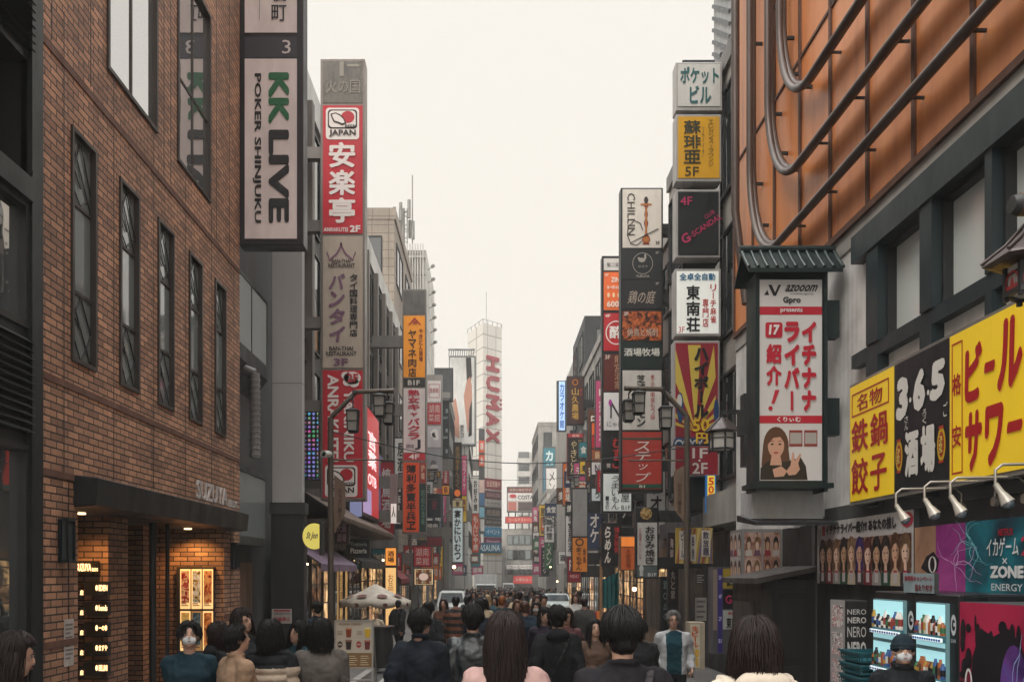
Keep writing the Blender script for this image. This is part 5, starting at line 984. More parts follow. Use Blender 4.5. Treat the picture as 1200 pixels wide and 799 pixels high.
for i, (r, label) in enumerate((((815, 672, 826, 684), 'dark framed poster of pale lettering beside the shop entrance, upper'), ((815, 700, 828, 727), 'white sheet of small print below the upper framed poster'))):
    b = empty('poster', P(r[0], r[3], 17.9), label, 'poster'); S = scam(17.7); g = Geo(); a = S.pt(r[0], r[3]); c = S.pt(r[2], r[1]); g.box(a.x, c.x, 17.7, 17.74, a.z, c.z, M('#3a3a3c' if i == 0 else '#8f8a84', .5)); o = g.build('sheet', b); g = Geo()
    for k in range(4): quad(g, S, (r[0] + 1.5, r[1] + (r[3] - r[1]) * (.12 + .22 * k), r[2] - 1.5 - k % 2 * 2, r[1] + (r[3] - r[1]) * (.2 + .22 * k)), m0('#a8a49c' if i == 0 else '#5a5654'), .006)
    g.build('lettering', o)
nv = sign('dark vertical banner of white brush characters right of the okonomiyaki banner', 21, (783, 623, 795, 735), [((784, 624, 790, 662), '#2a1418', 0, [('海鮮', (785, 630, 789, 655), '#b8a49c', 'v')]), ((784, 664, 793, 705), '#2a1c1e', 0, [('丸と家', (786, 668, 791, 702), '#a89c94', 'v')])], t=.2, fm=IRON, X=5.0, br=())
sign('narrow black vertical sign with pale geometric marks beside the brown doorway', 21.5, (774, 675, 784, 752), [((775, 676, 783, 751), '#1c2022', 0, [('酒', (777, 680, 781.5, 690), '#7a8a8a'), ('○', (777, 694, 781.5, 702), '#7a8a8a'), ('△', (777, 706, 781.5, 714), '#7a8a8a'), ('◇', (777, 718, 781.5, 726), '#7a8a8a')])], t=.2, fm=IRON, X=5.0, br=())
S = scam(27); tb = empty('teal_sheet', P(715, 712, 27), 'teal tarpaulin sheet hung on a timber frame beside a shop', 'tarpaulin'); g = Geo(); a = P(706, 712, 27); c = P(725, 678, 27)
n = 12
for i in range(n): x0 = a.x + (c.x - a.x) * i / n; x1 = a.x + (c.x - a.x) * (i + 1) / n; d0 = .05 * math.sin(i * 1.9); d1 = .05 * math.sin((i + 1) * 1.9); g.add([(x0, 27 + d0, a.z), (x1, 27 + d1, a.z), (x1, 27 + d1, c.z + .02 * i), (x0, 27 + d0, c.z + .02 * i - .02)], [(0, 1, 2, 3)], M((.02, .17, .18), .6), True)
g.build('cloth', tb); g = Geo(); g.box(a.x - .05, a.x, 26.97, 27.03, gz(27), c.z + .3, M((.3, .18, .1), .6)); g.box(c.x - .6, c.x - .54, 26.94, 27.0, gz(27), c.z + .6, M((.36, .2, .1), .6)); g.build('post', tb)
# hanging warm bulbs
def bulb(px, py, d, label, em=14, r=.06, name='bulb_lamp'):
    r *= .65; p = P(px, py, d); b = empty(name, p, label, 'lamp', 'warm lamps along the shops'); g = Geo(); g.ball(p, r, M('#ffcf94', .4, em=em, grime=0), 10, 8); g.build('bulb', b); g = Geo(); g.tube([p + Vector((0, 0, r)), p + Vector((0, 0, r + .06))], .03, IRON, 6); g.tube([p + Vector((0, 0, r + .06)), p + Vector((.0, .0, .5))], .008, IRON, 4); g.build('cord', b)
bulb(743.5, 690, 24, 'warm round bulb glowing beside the brown doorway on the right', 14, .09)
bulb(686, 668, 33, 'warm bulb glowing under the orange hanging sign', 10, .07); bulb(653, 681, 60, 'small warm lamp over the parked pale car', 8, .09); bulb(645, 664, 75, 'small white lamp below the red and white signboard', 10, .1)
bulb(532, 664, 46, 'bright round lamp under the pale blue sign with brush kana', 12, .13); bulb(449, 656, 34, 'tiny warm lamp in the left shop doorway by the parasol', 10, .06); bulb(360, 661, 21, 'small warm lamp above the dark cafe door', 12, .05)

# ------------------------------------------------------------------ street lamps with box lanterns
LM = M((.12, .095, .075), .5, .3, scale=4)
def lantern_box(g_f, g_s, c, s):   # hanging tapered lantern, c = top centre
    x, y, z = c
    g_f.lathe([(.03*s, .02*s), (.19*s, -.03*s), (.19*s, -.06*s)], (x, y, z), IRON, 4, False); g_f.lathe([(.15*s, -.46*s), (.1*s, -.5*s)], (x, y, z), IRON, 4, False)
    for k in range(4): an = math.pi / 4 + k * math.pi / 2; a = (x + .16*s*math.cos(an), y + .16*s*math.sin(an)); b = (x + .14*s*math.cos(an), y + .14*s*math.sin(an)); g_f.bar((*a, z - .06*s), (*b, z - .46*s), .025*s, .025*s, IRON)
    g_f.lathe([(.165*s, -.25*s), (.165*s, -.265*s)], (x, y, z), IRON, 4, False)
    g_s.lathe([(.145*s, -.06*s), (.13*s, -.45*s)], (x, y, z), M((.3, .29, .26), .3), 4, False)
def street_lamp(px, d, ytop, s, label, arm=1, plate=None, cam_ball=False, near=True):
    p = P(px, ytop, d); x = p.x; zb = gz(d) + .12
    b = empty('street_lamp', (x, d, zb), label, 'street lamp', 'street lamps with hanging box lanterns')
    g = Geo(); g.tube([(x, d, zb), (x, d, zb + 1.1)], .085 * s, LM, 12); g.tube([(x, d, zb + 1.1), (x, d, p.z - .55)], .062 * s, LM, 12)
    g.tube([(x, d, p.z - .55), (x + arm * .55 * s, d, p.z), (x + arm * 1.35 * s, d, p.z + .02)], .055 * s, LM, 8); g.lathe([(.14 * s, 0), (.12 * s, .1)], (x, d, zb), LM, 12); g.build('pole', b)
    g = Geo(); g.tube([(x, d, p.z - 1.45), (x + arm * 1.25 * s, d, p.z - 1.45)], .018 * s, LM, 6); g.build('banner_rod', b)
    for k, (dx, dy, dz) in enumerate(((.52, -.28, -.42), (1.08, -.25, -.1), (1.2, .3, -.16))):
        gf = Geo(); gs = Geo(); c = (x + arm * dx * s, d + dy * s, p.z + dz * s); gf.bar((c[0], d, p.z - (.03 if k else .02) * s), (c[0], c[1], p.z - .03 * s), .03, .03, IRON); gf.tube([(c[0], c[1], p.z - .03 * s), (c[0], c[1], c[2])], .015, IRON, 6)
        lantern_box(gf, gs, c, s); o = gf.build('lantern', b); gs.build('shade', o)
    if plate:
        S = scam(d - .05); r, t, pts = plate; g = Geo(); g.prism([S.pt(u, v, 0) for u, v in pts][::1], (0, .03, 0), M((.2, .13, .09), .5, scale=5)); o = g.build('name_plate', b); g = Geo(); text(g, S, t, r, m0('#4a382c'), 'v', w=.008, bold=.0); g.build('lettering', o)
    if cam_ball:
        q = empty('security_camera', (x - .06, d - .1, 0), 'white bullet security camera clamped to the left street lamp', 'camera'); q.location.z = p.z - 1.4; ORG[q.name] = Vector(q.location)
        g = Geo(); c = Vector((x - .04, d - .12, p.z - 1.35)); g.tube([c + Vector((-.05, -.2, -.02)), c + Vector((.02, .12, .02))], .075, M('#c9c8c4', .4), 14); g.build('housing', q); g = Geo(); g.tube([c + Vector((-.052, -.205, -.02)), c + Vector((-.05, -.2, -.02))], .05, BLACK, 12); g.build('lens', q)
street_lamp(387.5, 18.2, 459, 1.0, 'brown street lamp pole with three lanterns in front of the cafe', 1, ((396, 572, 400.5, 612), '劇場通り一番街', [(391.5, 556), (404.5, 566), (404.5, 601), (391.5, 626)]), True)
street_lamp(805, 17.4, 456, .95, 'brown street lamp pole with three lanterns beside the okonomiyaki banner', -1, ((794, 566, 798.5, 602), '劇場通り一番街', [(802, 545), (802, 612), (790, 597), (790, 552)]))
street_lamp(481, 42, 550, 1.0, 'brown street lamp before the crimson signboard', 1); street_lamp(702, 40, 556, 1.0, 'brown street lamp beneath the black and gold sign', -1)
street_lamp(519.5, 68, 598, 1.0, 'distant street lamp by the pale blue brush kana sign', 1); street_lamp(654, 74, 606, 1.0, 'distant street lamp next to the white van, right side of the road', -1)
# extra lanterns on brackets
def bracket_lantern(x, y, z, xw, label, s=1.0, hexa=False):
    b = empty('bracket_lantern', (x, y, z), label, 'lantern'); n = 6
    g = Geo(); RF = M((.085, .065, .062), .4, .3, scale=6)
    prof = [(.02, .30), (.09, .235), (.2, .12), (.36, .0), (.37, -.02), (.3, -.035)] if hexa else [(.03, .2), (.1, .15), (.26, .0), (.26, -.02), (.2, -.03)]
    g.lathe([(r * s, q * s) for r, q in prof], (x, y, z), RF, n, False)
    for k in range(n): an = 2 * math.pi * (k + .5) / n; g.tube([(x + .05 * s * math.cos(an), y + .05 * s * math.sin(an), z + prof[0][1] * s), (x + prof[2][0] * s * math.cos(an), y + prof[2][0] * s * math.sin(an), z + prof[2][1] * s + .01), (x + prof[3][0] * 1.04 * s * math.cos(an), y + prof[3][0] * 1.04 * s * math.sin(an), z + prof[3][1] * s + .005)], .014 * s, RF, 5)
    g.build('roof', b)
    R0 = .2 * s; h = .27 * s if hexa else .3 * s; f = Geo()
    for k in range(n):
        a = 2 * math.pi * (k + .5) / n; a2 = 2 * math.pi * (k + 1.5) / n; p = Vector((x + R0 * math.cos(a), y + R0 * math.sin(a), z)); q = Vector((x + R0 * math.cos(a2), y + R0 * math.sin(a2), z))
        f.bar(p + Vector((0, 0, -.04)), p + Vector((0, 0, -h - .04)), .025, .025, IRON); f.bar(p + Vector((0, 0, -h)), q + Vector((0, 0, -h)), .03, .03, IRON); f.bar(p + Vector((0, 0, -h * .42)), q + Vector((0, 0, -h * .42)), .012, .012, IRON)
    o = f.build('frame', b); gs = Geo(); gs.lathe([(R0 * .96, -.04), (R0 * .96, -h)], (x, y, z), M((.5, .48, .44), .45), n, False); gs.build('shade', o)
    g = Geo(); zt = z + (.42 if hexa else .3) * s
    if hexa:
        g.tube([(x, y, z + .3 * s), (x, y, zt)], .02, IRON, 8); g.tube([(x, y, zt), (xw, y, zt)], .04, IRON, 8); g.tube([(x - .1, y, zt), (x + .2, y, zt)], .065, M((.15, .08, .04), .45), 10); g.tube([(x - .14, y, zt), (x - .1, y, zt)], [.05, .065], M((.03, .03, .03), .4), 8)
    else: g.box(xw - .12, xw, y - .1, y + .1, z - .55, z + .55, IRON); g.bar((x, y, zt), (xw, y, zt), .05, .06, IRON); g.tube([(x, y, z + .2 * s), (x, y, zt)], .02, IRON, 6)
    g.build('bracket', b)
    if hexa:   # red flame emblem on the face towards the street
        for k in (3, 2):
            an = 2 * math.pi * (k + 1) / n; c = Vector((x + R0 * .835 * math.cos(an), y + R0 * .835 * math.sin(an), z - .02)); t = Vector((-math.sin(an), math.cos(an), 0)); t = -t if False else t
            S2 = Surf(c - t * .09 * -1 + Vector((0, 0, 0)), -t * .18, Vector((0, 0, -.25))) if False else Surf(c - t * .09, t * .18, Vector((0, 0, -.25))); g = Geo(); m = m0('#a3282c')
            ring(g, S2, (.5, .5), (.36, .28), .06, m, .012); poly(g, S2, [(.2, .6), (.3, .52), (.38, .58), (.5, .32), (.62, .58), (.7, .52), (.8, .6), (.62, .72), (.38, .72)], m, .012); g.build('emblem', o)
bracket_lantern(3.19, 5.0, 3.84, 4.2, 'large hexagonal lantern with a red emblem on its pale panes at the upper right', .74, True)
bracket_lantern(3.52, 13.0, 4.15, 3.95, 'small dark lantern on a wall bracket beside the tower of stacked sign boxes', .95)

# ------------------------------------------------------------------ roofed live-stream sign
az = empty('roofed_sign', (3.55, 10.2, 3.0), 'white and red vertical sign under a small green tiled roof with a portrait', 'sign'); S = scam(10.1)
GT = M((.016, .032, .032), .4, .3)
g = Geo(); a = S.pt(887, 566); c = S.pt(967, 322); g.box(a.x, c.x, 10.1, 10.38, a.z, c.z, GT)
for u in (886, 966.5): q = S.pt(u, 0); g.box(q.x - .02, q.x + .02, 10.06, 10.42, a.z - .1, c.z, GT)
g.box(a.x - .08, c.x + .08, 10.04, 10.44, a.z - .06, a.z - .001, GT); g.build('frame', az)
g = Geo(); a2 = S.pt(873, 324); c2 = S.pt(982, 294); n = 10
g.prism([(a2.x, 9.95, a2.z), (a2.x, 10.25, c2.z), (a2.x, 10.55, a2.z), (a2.x, 10.55, a2.z + .05), (a2.x, 10.25, c2.z + .06), (a2.x, 9.95, a2.z + .05)][::-1], (c2.x - a2.x, 0, 0), GT)
for i in range(n + 1): x = a2.x + (c2.x - a2.x) * i / n; g.tube([(x, 9.94, a2.z + .06), (x, 10.09, a2.z + .2), (x, 10.25, c2.z + .07)], .022, M((.03, .05, .048), .4, .3), 6)
g.tube([(a2.x - .02, 10.25, c2.z + .07), (c2.x + .02, 10.25, c2.z + .07)], .05, GT, 8); g.build('roof', az)
for y in (372, 487):
    g = Geo(); z = S.pt(0, y).z; g.box(c.x, 4.15, 10.15, 10.3, z - .22, z + .22, GT); g.build('bracket', az)
q = S.pt(880, 0); g = Geo(); g.box(q.x - .1, q.x - .02, 10.2, 10.34, S.pt(0, 508).z, S.pt(0, 478).z, IRON); g.build('bracket', az)
g = Geo(); quad(g, S, (890, 328, 963, 563), M('#cdc9c6', .4, em=.03, grime=.06, scale=2), .006); pn = g.build('sign_panel', az)
g = Geo(); rd = m0('#b81f33'); bk = m0('#1d1d20')
quad(g, S, (890, 359.5, 963, 369), rd, .009); quad(g, S, (890, 487, 963, 496), rd, .009)
poly(g, S, [(900, 334), (904, 334), (908, 343), (906, 347)], bk, .01); poly(g, S, [(908, 343), (912, 334), (915, 334), (909, 347), (906, 347)], bk, .0105); poly(g, S, [(895, 346), (899, 340), (901, 346)], bk, .011)
text(g, S, 'azooom', (919, 334, 959, 342), bk, slant=.1, w=.012); text(g, S, 'creative agency', (926, 343.5, 953, 346), bk, bold=0, w=.012); text(g, S, 'Gpro', (917, 348, 938, 357), bk, bold=.04, w=.012); text(g, S, 'presents', (914, 361.5, 940, 367.5), m0('#e4dcda'), w=.014)
sh = m0('#b9a6a2')
for ch, x0, x1 in (('イチナナ', 939, 956), ('ライバー', 918.5, 936.5)): text(g, S, ch, (x0 + 1, 377.5, x1 + 1, 484.5), sh, 'v', bold=.08, w=.0095); text(g, S, ch, (x0, 376, x1, 483), rd, 'v', bold=.06, w=.014)
poly(g, S, [(898, 378), (915, 378), (916.5, 380), (916.5, 394), (915, 396), (898, 396), (896.5, 394), (896.5, 380)], rd, .014); text(g, S, '17', (900, 381, 913, 393), m0('#e4dcda'), w=.022, slant=.1, bold=.05)
text(g, S, '紹介', (897.5, 402, 915.5, 453), rd, 'v', bold=.05, w=.014); poly(g, S, [(908, 457), (913, 457), (907, 473), (903.5, 473)], rd, .014); oval(g, S, (902.5, 478.5), (2.6, 2.6), rd, .014); text(g, S, 'くりぃむ', (910, 488.5, 938, 494.5), m0('#e4dcda'), w=.014)
# printed portrait: long brown hair, dark jacket, hands near the face
hr = m0('#5a3a26'); sk = m0('#c99a82'); dk = m0('#2a241c')
oval(g, S, (909, 523), (15, 23), hr, .0092); poly(g, S, [(894, 520), (902, 503), (914, 502), (922, 512), (926, 545), (918, 552), (896, 552), (892, 545)], hr, .0097)
poly(g, S, [(890.5, 562), (891, 548), (900, 540), (920, 541), (938, 536), (944, 546), (946, 562)], dk, .0102); poly(g, S, [(904, 533), (914, 533), (916, 545), (902, 545)], sk, .0107); oval(g, S, (909, 522), (9.6, 14), sk, .0112)
poly(g, S, [(898.5, 522), (899, 511), (904, 506), (913, 506), (919.5, 512), (919.5, 520), (914, 512), (906, 513)], hr, .0117)
for ex in (904.5, 913.5): oval(g, S, (ex, 520.5), (1.8, 1.1), m0('#2a1c16'), .0122, n=10); quad(g, S, (ex - 2.2, 516.6, ex + 2.2, 517.3), hr, .0122)
oval(g, S, (909, 530.5), (3, 1.2), m0('#a8483e'), .0122, n=10)
poly(g, S, [(921, 552), (926, 545), (928, 530), (930, 530), (931, 540), (937, 531), (938.5, 532.5), (935, 543), (937, 550), (932, 556), (924, 557)], sk, .0127); poly(g, S, [(905, 550), (915, 546), (922, 552), (918, 558), (907, 559)], sk, .0132)
for x in (924.5, 942): quad(g, S, (x, 504, x + 15.5, 523), m0('#8a3a34'), .0097); quad(g, S, (x + 1, 507, x + 14.5, 520), m0('#a8a29c'), .0102)
g.build('lettering', pn)
wb = empty('blank_panel', (3.6, 10.45, 2.4), 'blank pale grey panel cabinet below the roofed sign', 'panel cabinet'); g = Geo(); a = P(879, 606, 10.5); c = P(962, 570, 10.5); g.box(a.x, c.x, 10.42, 10.9, a.z - .02, 3.0, M((.5, .5, .5), .5)); g.build('body', wb)
g = Geo(); g.prism([(a.x - .05, 10.1, a.z - .08), (a.x - .05, 10.9, a.z + .05), (a.x - .05, 10.9, a.z - .03), (a.x - .05, 10.1, a.z - .12)][::-1], (c.x - a.x + .3, 0, 0), IRON); g.build('ledge', wb)
# kiosk with dark door
kb = empty('dark_kiosk', (3.8, 11.4, 0), 'dark brown kiosk porch with panelled door under a small pent roof', 'kiosk'); DB = M((.028, .024, .022), .45, .1, scale=3)
g = Geo(); g.box(3.46, 4.15, 10.9, 12.2, -.1, 1.9, DB); g.build('wall', kb)
g = Geo(); g.prism([(3.34, 10.75, 1.92), (4.17, 10.75, 2.08), (4.17, 10.75, 2.02), (3.34, 10.75, 1.85)], (0, 1.55, 0), M((.055, .048, .045), .55, scale=5)); g.build('roof', kb)
g = Geo(); S = scam(10.9); quad(g, S, (0, 0, 1, 1), DB, 0); g = Geo(); g.box(3.6, 4.05, 10.86, 10.899, -.05, 1.75, M((.018, .017, .017), .4)); 
for z0, z1 in ((.1, .8), (.9, 1.65)): g.box(3.68, 3.97, 10.845, 10.86, z0, z1, M((.024, .022, .022), .4))
g.build('door', kb); g = Geo(); g.box(3.41, 3.459, 11.2, 12.0, .3, 1.6, M((.05, .045, .045), .3, .2)); g.build('side_panel', kb)
sc = empty('display_case', (3.75, 12.6, 1.8), 'wall display case of lit photographs left of the kiosk', 'display case'); g = Geo()
g.box(3.62, 4.19, 12.3, 12.9, 1.82, 2.62, M((.3, .29, .28), .4, .3)); g.build('frame', sc)
def faces(g, S, n, seed):
    rn = random.Random(seed)
    for i in range(n):
        cx = (i + .5) / n; hc = M(rn.choice(['#2a1c18', '#5a3a28', '#7a5a3a', '#1c1a1e']), .45, grime=.6, scale=22); sk = M(rn.choice(['#d8b094', '#cfa284', '#e0bca4']), .45, grime=.35, scale=14); q = .8 / n; cl_ = m0(rn.choice(['#8a2a34', '#b8b0a8', '#2a3044', '#6a4a5a']))
        for r0, w0 in ((.06, .007), (.54, .0071)):
            oval(g, S, (cx, r0 + .17), (q * .4, .15), hc, w0); poly(g, S, [(cx - q * .5, r0 + .42), (cx - q * .4, r0 + .3), (cx + q * .4, r0 + .3), (cx + q * .5, r0 + .42)], cl_, w0 + .0004); oval(g, S, (cx, r0 + .2), (q * .27, .11), sk, w0 + .0008); poly(g, S, [(cx - q * .3, r0 + .17), (cx, r0 + .06), (cx + q * .3, r0 + .17), (cx, r0 + .12)], hc, w0 + .0012)
for i in range(2):
    x0 = 3.66 + i * .27; S2 = Surf((x0, 12.3, 2.57), (.24, 0, 0), (0, 0, -.7)); g = Geo(); quad(g, S2, (0, 0, 1, 1), photo_mat('portrait_backdrop', ['#3a2a26', '#8a5a4a', '#b8988a', '#5a3a40'], 3), .004); o = g.build('picture_panel', sc); g = Geo(); faces(g, S2, 2, 3 + i); g.build('artwork', o)
sl = swall(3.62, 12.9, 12.3, 2.62, 1.82); g = Geo(); quad(g, sl, (.06, .06, .94, .94), M('#b0a8a4', .4), .004); o = g.build('picture_panel', sc); g = Geo(); faces(g, sl, 3, 8); g.build('artwork', o)

# ------------------------------------------------------------------ yellow izakaya sign
yk = empty('tavern_fascia_sign', (3.98, 7.5, 2.78), 'long yellow and black fascia sign with red brush characters and white numerals', 'sign')
g = Geo(); g.box(4.02, 4.19, 6.16, 9.55, 2.74, 4.08, M((.3, .28, .25), .35, .5)); g.build('frame', yk)
YL = M('#e9c326', .4, em=.14, grime=.08, scale=1.5); R1 = m0('#a8161c'); BK = M('#191b1f', .4, em=0, grime=.1)
def ypanel(ya, yb, m, fn):
    S = swall(4.02, ya, yb, 4.05, 2.78); g = Geo(); quad(g, S, (0, 0, 1, 1), m, .006); o = g.build('sign_panel', yk); g = Geo(); fn(g, S); g.build('lettering', o)
def y1(g, S):
    outline(g, S, (.05, .07, .9, .27), (.018, .014), R1, .01); text(g, S, '名物', (.18, .1, .76, .24), R1, bold=.015)
    text(g, S, '鉄', (.05, .31, .45, .59), R1, bold=.02, w=.012); text(g, S, '鍋', (.5, .31, .88, .59), R1, bold=.02, w=.012); text(g, S, '餃', (.05, .64, .45, .95), R1, bold=.02, w=.012); text(g, S, '子', (.5, .65, .86, .95), R1, bold=.02, w=.012)
def y2(g, S):
    w = m0('#d8d4cc')
    for ch, x0, x1, yb in (('3', .04, .3, .45), ('6', .37, .62, .43), ('5', .68, .96, .4)): text(g, S, ch, (x0, .12, x1, yb), w, bold=.07, w=.012, slant=.12)
    for x in (.325, .655): oval(g, S, (x, .32), (.022, .02), w, .012, n=12)
    for ch, x in (('さん', .22), ('ろく', .56), ('ご', .92)): text(g, S, ch, (x, .43, x + .07, .54), w, 'v', bold=.0, w=.016)
    text(g, S, '酒', (.22, .55, .48, .9), w, bold=.05, w=.012); text(g, S, '場', (.52, .55, .78, .9), w, bold=.05, w=.012)
    for x in (.1, .88): oval(g, S, (x, .72), (.07, .12), m0('#c8a422'), .011); oval(g, S, (x, .72), (.05, .09), m0('#a83a22'), .0125, n=14); text(g, S, '365', (x - .03, .66, x + .03, .78), m0('#d8c468'), 'v', w=.016); quad(g, S, (x - .04, .59, x + .04, .61), m0('#a83a22'), .014); quad(g, S, (x - .04, .83, x + .04, .85), m0('#a83a22'), .014)
def y3(g, S):
    outline(g, S, (.03, .06, .165, .95), (.011, .012), R1, .01); text(g, S, '格', (.045, .27, .15, .42), R1, bold=.02, w=.012); text(g, S, '安', (.045, .62, .15, .77), R1, bold=.02, w=.012)
    for ch, x0, x1, a, b in (('ビ', .19, .4, .12, .5), ('ー', .42, .54, .28, .35), ('ル', .56, .83, .06, .5), ('サ', .19, .4, .56, .96), ('ワ', .42, .63, .56, .95), ('ー', .66, .82, .7, .77)): text(g, S, ch, (x0, a, x1, b), R1, bold=.05, w=.012, slant=.08)
ypanel(9.53, 8.49, YL, y1); ypanel(8.48, 7.47, BK, y2); ypanel(7.46, 6.2, YL, y3)
# spot lights on gooseneck arms
for i, (yy, z) in enumerate(((7.62, 2.47), (7.12, 2.48), (6.72, 2.47), (6.12, 2.5))):
    o = ('leftmost', 'second from left', 'third from left', 'rightmost')[i]; b = empty('spot_lamp', (3.6, yy, z), f'{o} of the gooseneck spot lamps under the yellow fascia sign', 'spot lamp', 'gooseneck spot lamps')
    m = M((.42, .38, .33), .35, .5); g = Geo(); x = 3.62; g.tube([(4.15, yy - .1, z + .1), (4.15, yy - .1, z + .22), (4.1, yy - .09, z + .27), (x + .05, yy, z + .27), (x, yy, z + .23), (x, yy, z + .12)], .011, m, 8); g.tube([(4.18, yy - .1, z + .1), (4.13, yy - .1, z + .1)], .04, m, 8); g.build('arm', b)
    g = Geo(); a = Vector((x, yy, z + .13)); dv = Vector((.3, -.28, -.72)).normalized(); g.tube([a, a + dv * .07, a + dv * .09, a + dv * .16], [.02, .024, .03, .05], M((.5, .46, .4), .4, .2), 12); o = g.build('lamp_shade', b)
    g = Geo(); g.ball(a + dv * .155, .046, M((.4, .42, .45), .12, .7, grime=0), 10, 6); g.build('bulb', o)

# ------------------------------------------------------------------ posters on the right wall
fp = empty('poster_board', (4.1, 9.5, 1.86), 'wide white poster board showing a row of young faces under black characters', 'poster'); S = swall(4.12, 10.75, 8.3, 2.61, 1.86)
g = Geo(); g.box(4.12, 4.19, 8.3, 10.75, 1.86, 2.61, STEEL); g.build('frame', fp); g = Geo(); quad(g, S, (0, 0, 1, 1), M('#b9b4b2', .3, grime=.15), .006); o = g.build('sheet', fp); g = Geo()
quad(g, S, (.07, .06, .105, .22), m0('#b02030'), .01); text(g, S, 'イチナナライバー紹介!! あなたの推し', (.12, .05, .86, .22), m0('#1d1c20'), bold=.05, w=.012); quad(g, S, (.015, .1, .055, .38), m0('#8f8b8a'), .01); oval(g, S, (.95, .12), (.05, .1), m0('#a83040'), .01)
quad(g, S, (.06, .3, .985, .98), photo_mat('poster_backdrop', ['#1a1214', '#4a2c26', '#8a6a5a', '#2a1c20'], 5), .0095); rn = random.Random(4); hcs = ['#2a1c18', '#5a3a28', '#7a5a3a', '#1c1a1e', '#8a6a4a', '#3a2a6a', '#5a2a2a', '#1a1618']
n = 11
for k in range(n):
    x = .075 + k * .0865; hy = .44 + rn.uniform(-.02, .03); hc = hcs[k % len(hcs)]; sk = ['#d8b094', '#cfa284', '#e0bca4', '#c49a78'][k % 4]; w0 = .010 + k * .0006
    oval(g, S, (x, hy + .06), (.045, .22), M(hc, .45, grime=.65, scale=22), w0); quad(g, S, (x - .04, hy + .06, x + .04, .8), M(hc, .45, grime=.65, scale=22), w0 + .00005); poly(g, S, [(x - .043, 1), (x - .04, .84), (x - .015, .76), (x + .015, .76), (x + .04, .84), (x + .043, 1)], m0(['#3a3438', '#6a2a30', '#8a8480', '#2a4a3a', '#b0a08a'][k % 5]), w0 + .0001)
    quad(g, S, (x - .011, hy + .2, x + .011, .8), M(sk, .45, grime=.3, scale=14), w0 + .00015); oval(g, S, (x, hy + .1), (.031, .155), M(sk, .45, grime=.3, scale=14), w0 + .0002); poly(g, S, [(x - .034, hy + .08), (x - .027, hy - .06), (x, hy - .1), (x + .027, hy - .06), (x + .034, hy + .08), (x + .012, hy - .01), (x - .01, hy - .0)], M(hc, .45, grime=.65, scale=22), w0 + .0003)
    poly(g, S, [(x + .006, hy - .04), (x + .029, hy + .04), (x + .03, hy + .13), (x + .014, hy + .24), (x + .004, hy + .25), (x + .016, hy + .12)], M(sk, .45, grime=.3, scale=14, k=.62), w0 + .00025)
    for e in (-.013, .013): oval(g, S, (x + e, hy + .09), (.006, .014), m0('#20150f'), w0 + .0003, n=8)
    oval(g, S, (x, hy + .185), (.009, .012), m0('#9a4038'), w0 + .0003, n=8); quad(g, S, (x - .016, .82, x + .016, .96), m0('#b0a8a8'), w0 + .0004); quad(g, S, (x - .016, .79, x + .016, .82), m0('#a02838'), w0 + .0004)
g.build('lettering', o)
def bolt(g, S, x, y, n, m, seed, w, L=.5, th=.006):
    rn = random.Random(seed)
    for b in range(n):
        px, py = x, y; an = rn.uniform(0, 6.28); t = th
        for k in range(6):
            nx = px + math.cos(an) * L / 6 * .35; ny = py + math.sin(an) * L / 6 * 1.1; an += rn.uniform(-.8, .8); dx, dy = ny - py, px - nx; q = math.hypot(dx, dy) or 1; dx, dy = dx / q * t * .5, dy / q * t
            g.add([S.pt(px + dx, py + dy, w), S.pt(px - dx, py - dy, w), S.pt(nx - dx * .8, ny - dy * .8, w), S.pt(nx + dx * .8, ny + dy * .8, w)], [(0, 1, 2, 3)], m); px, py = nx, ny; t *= .85
def grad(name, a, b, c):
    def f(t, bs):
        g = N(t, 'ShaderNodeNewGeometry'); nz = N(t, 'ShaderNodeTexNoise'); nz.inputs['Scale'].default_value = 1.6; nz.inputs['Detail'].default_value = 5; nz.inputs['Distortion'].default_value = .8
        cr = N(t, 'ShaderNodeValToRGB'); el = cr.color_ramp.elements; el[0].position = .32; el[0].color = (*lin(a), 1); el[1].position = .7; el[1].color = (*lin(c), 1); x = el.new(.5); x.color = (*lin(b), 1)
        t.links.new(g.outputs['Position'], nz.inputs['Vector']); t.links.new(nz.outputs[0], cr.inputs[0]); t.links.new(cr.outputs[0], bs.inputs['Base Color']); bs.inputs['Roughness'].default_value = .3
    return named(name, f)
ep = empty('energy_drink_poster', (4.1, 7.2, 1.8), 'teal and magenta drink poster with lightning and white lettering under the spot lamps', 'poster'); S = swall(4.12, 8.28, 5.0, 2.43, 1.8)
g = Geo(); g.box(4.12, 4.19, 5.0, 8.28, 1.8, 2.43, STEEL); g.build('frame', ep)
g = Geo(); quad(g, S, (0, 0, .12, 1), grad('poster_tan', '#7a5a48', '#a07a60', '#c09a78'), .006); quad(g, S, (.12, 0, .27, 1), grad('poster_magenta', '#3a1440', '#8a2a78', '#c05aa0'), .006); quad(g, S, (.27, 0, 1, 1), grad('poster_teal', '#0a2a38', '#0f5a68', '#1a8a98'), .006); o = g.build('sheet', ep)
g = Geo(); bolt(g, S, .22, .6, 9, m0('#d8a8d8'), 3, .01, .45, .004); bolt(g, S, .31, .3, 8, m0('#8ad8e0'), 5, .0115, .4, .003)
poly(g, S, [(.04, .62), (.07, .45), (.11, .38), (.14, .5), (.13, .66), (.09, .72)], m0('#15141a'), .011); ring(g, S, (.105, .57), (.022, .12), .009, m0('#d8d4d0'), .013)
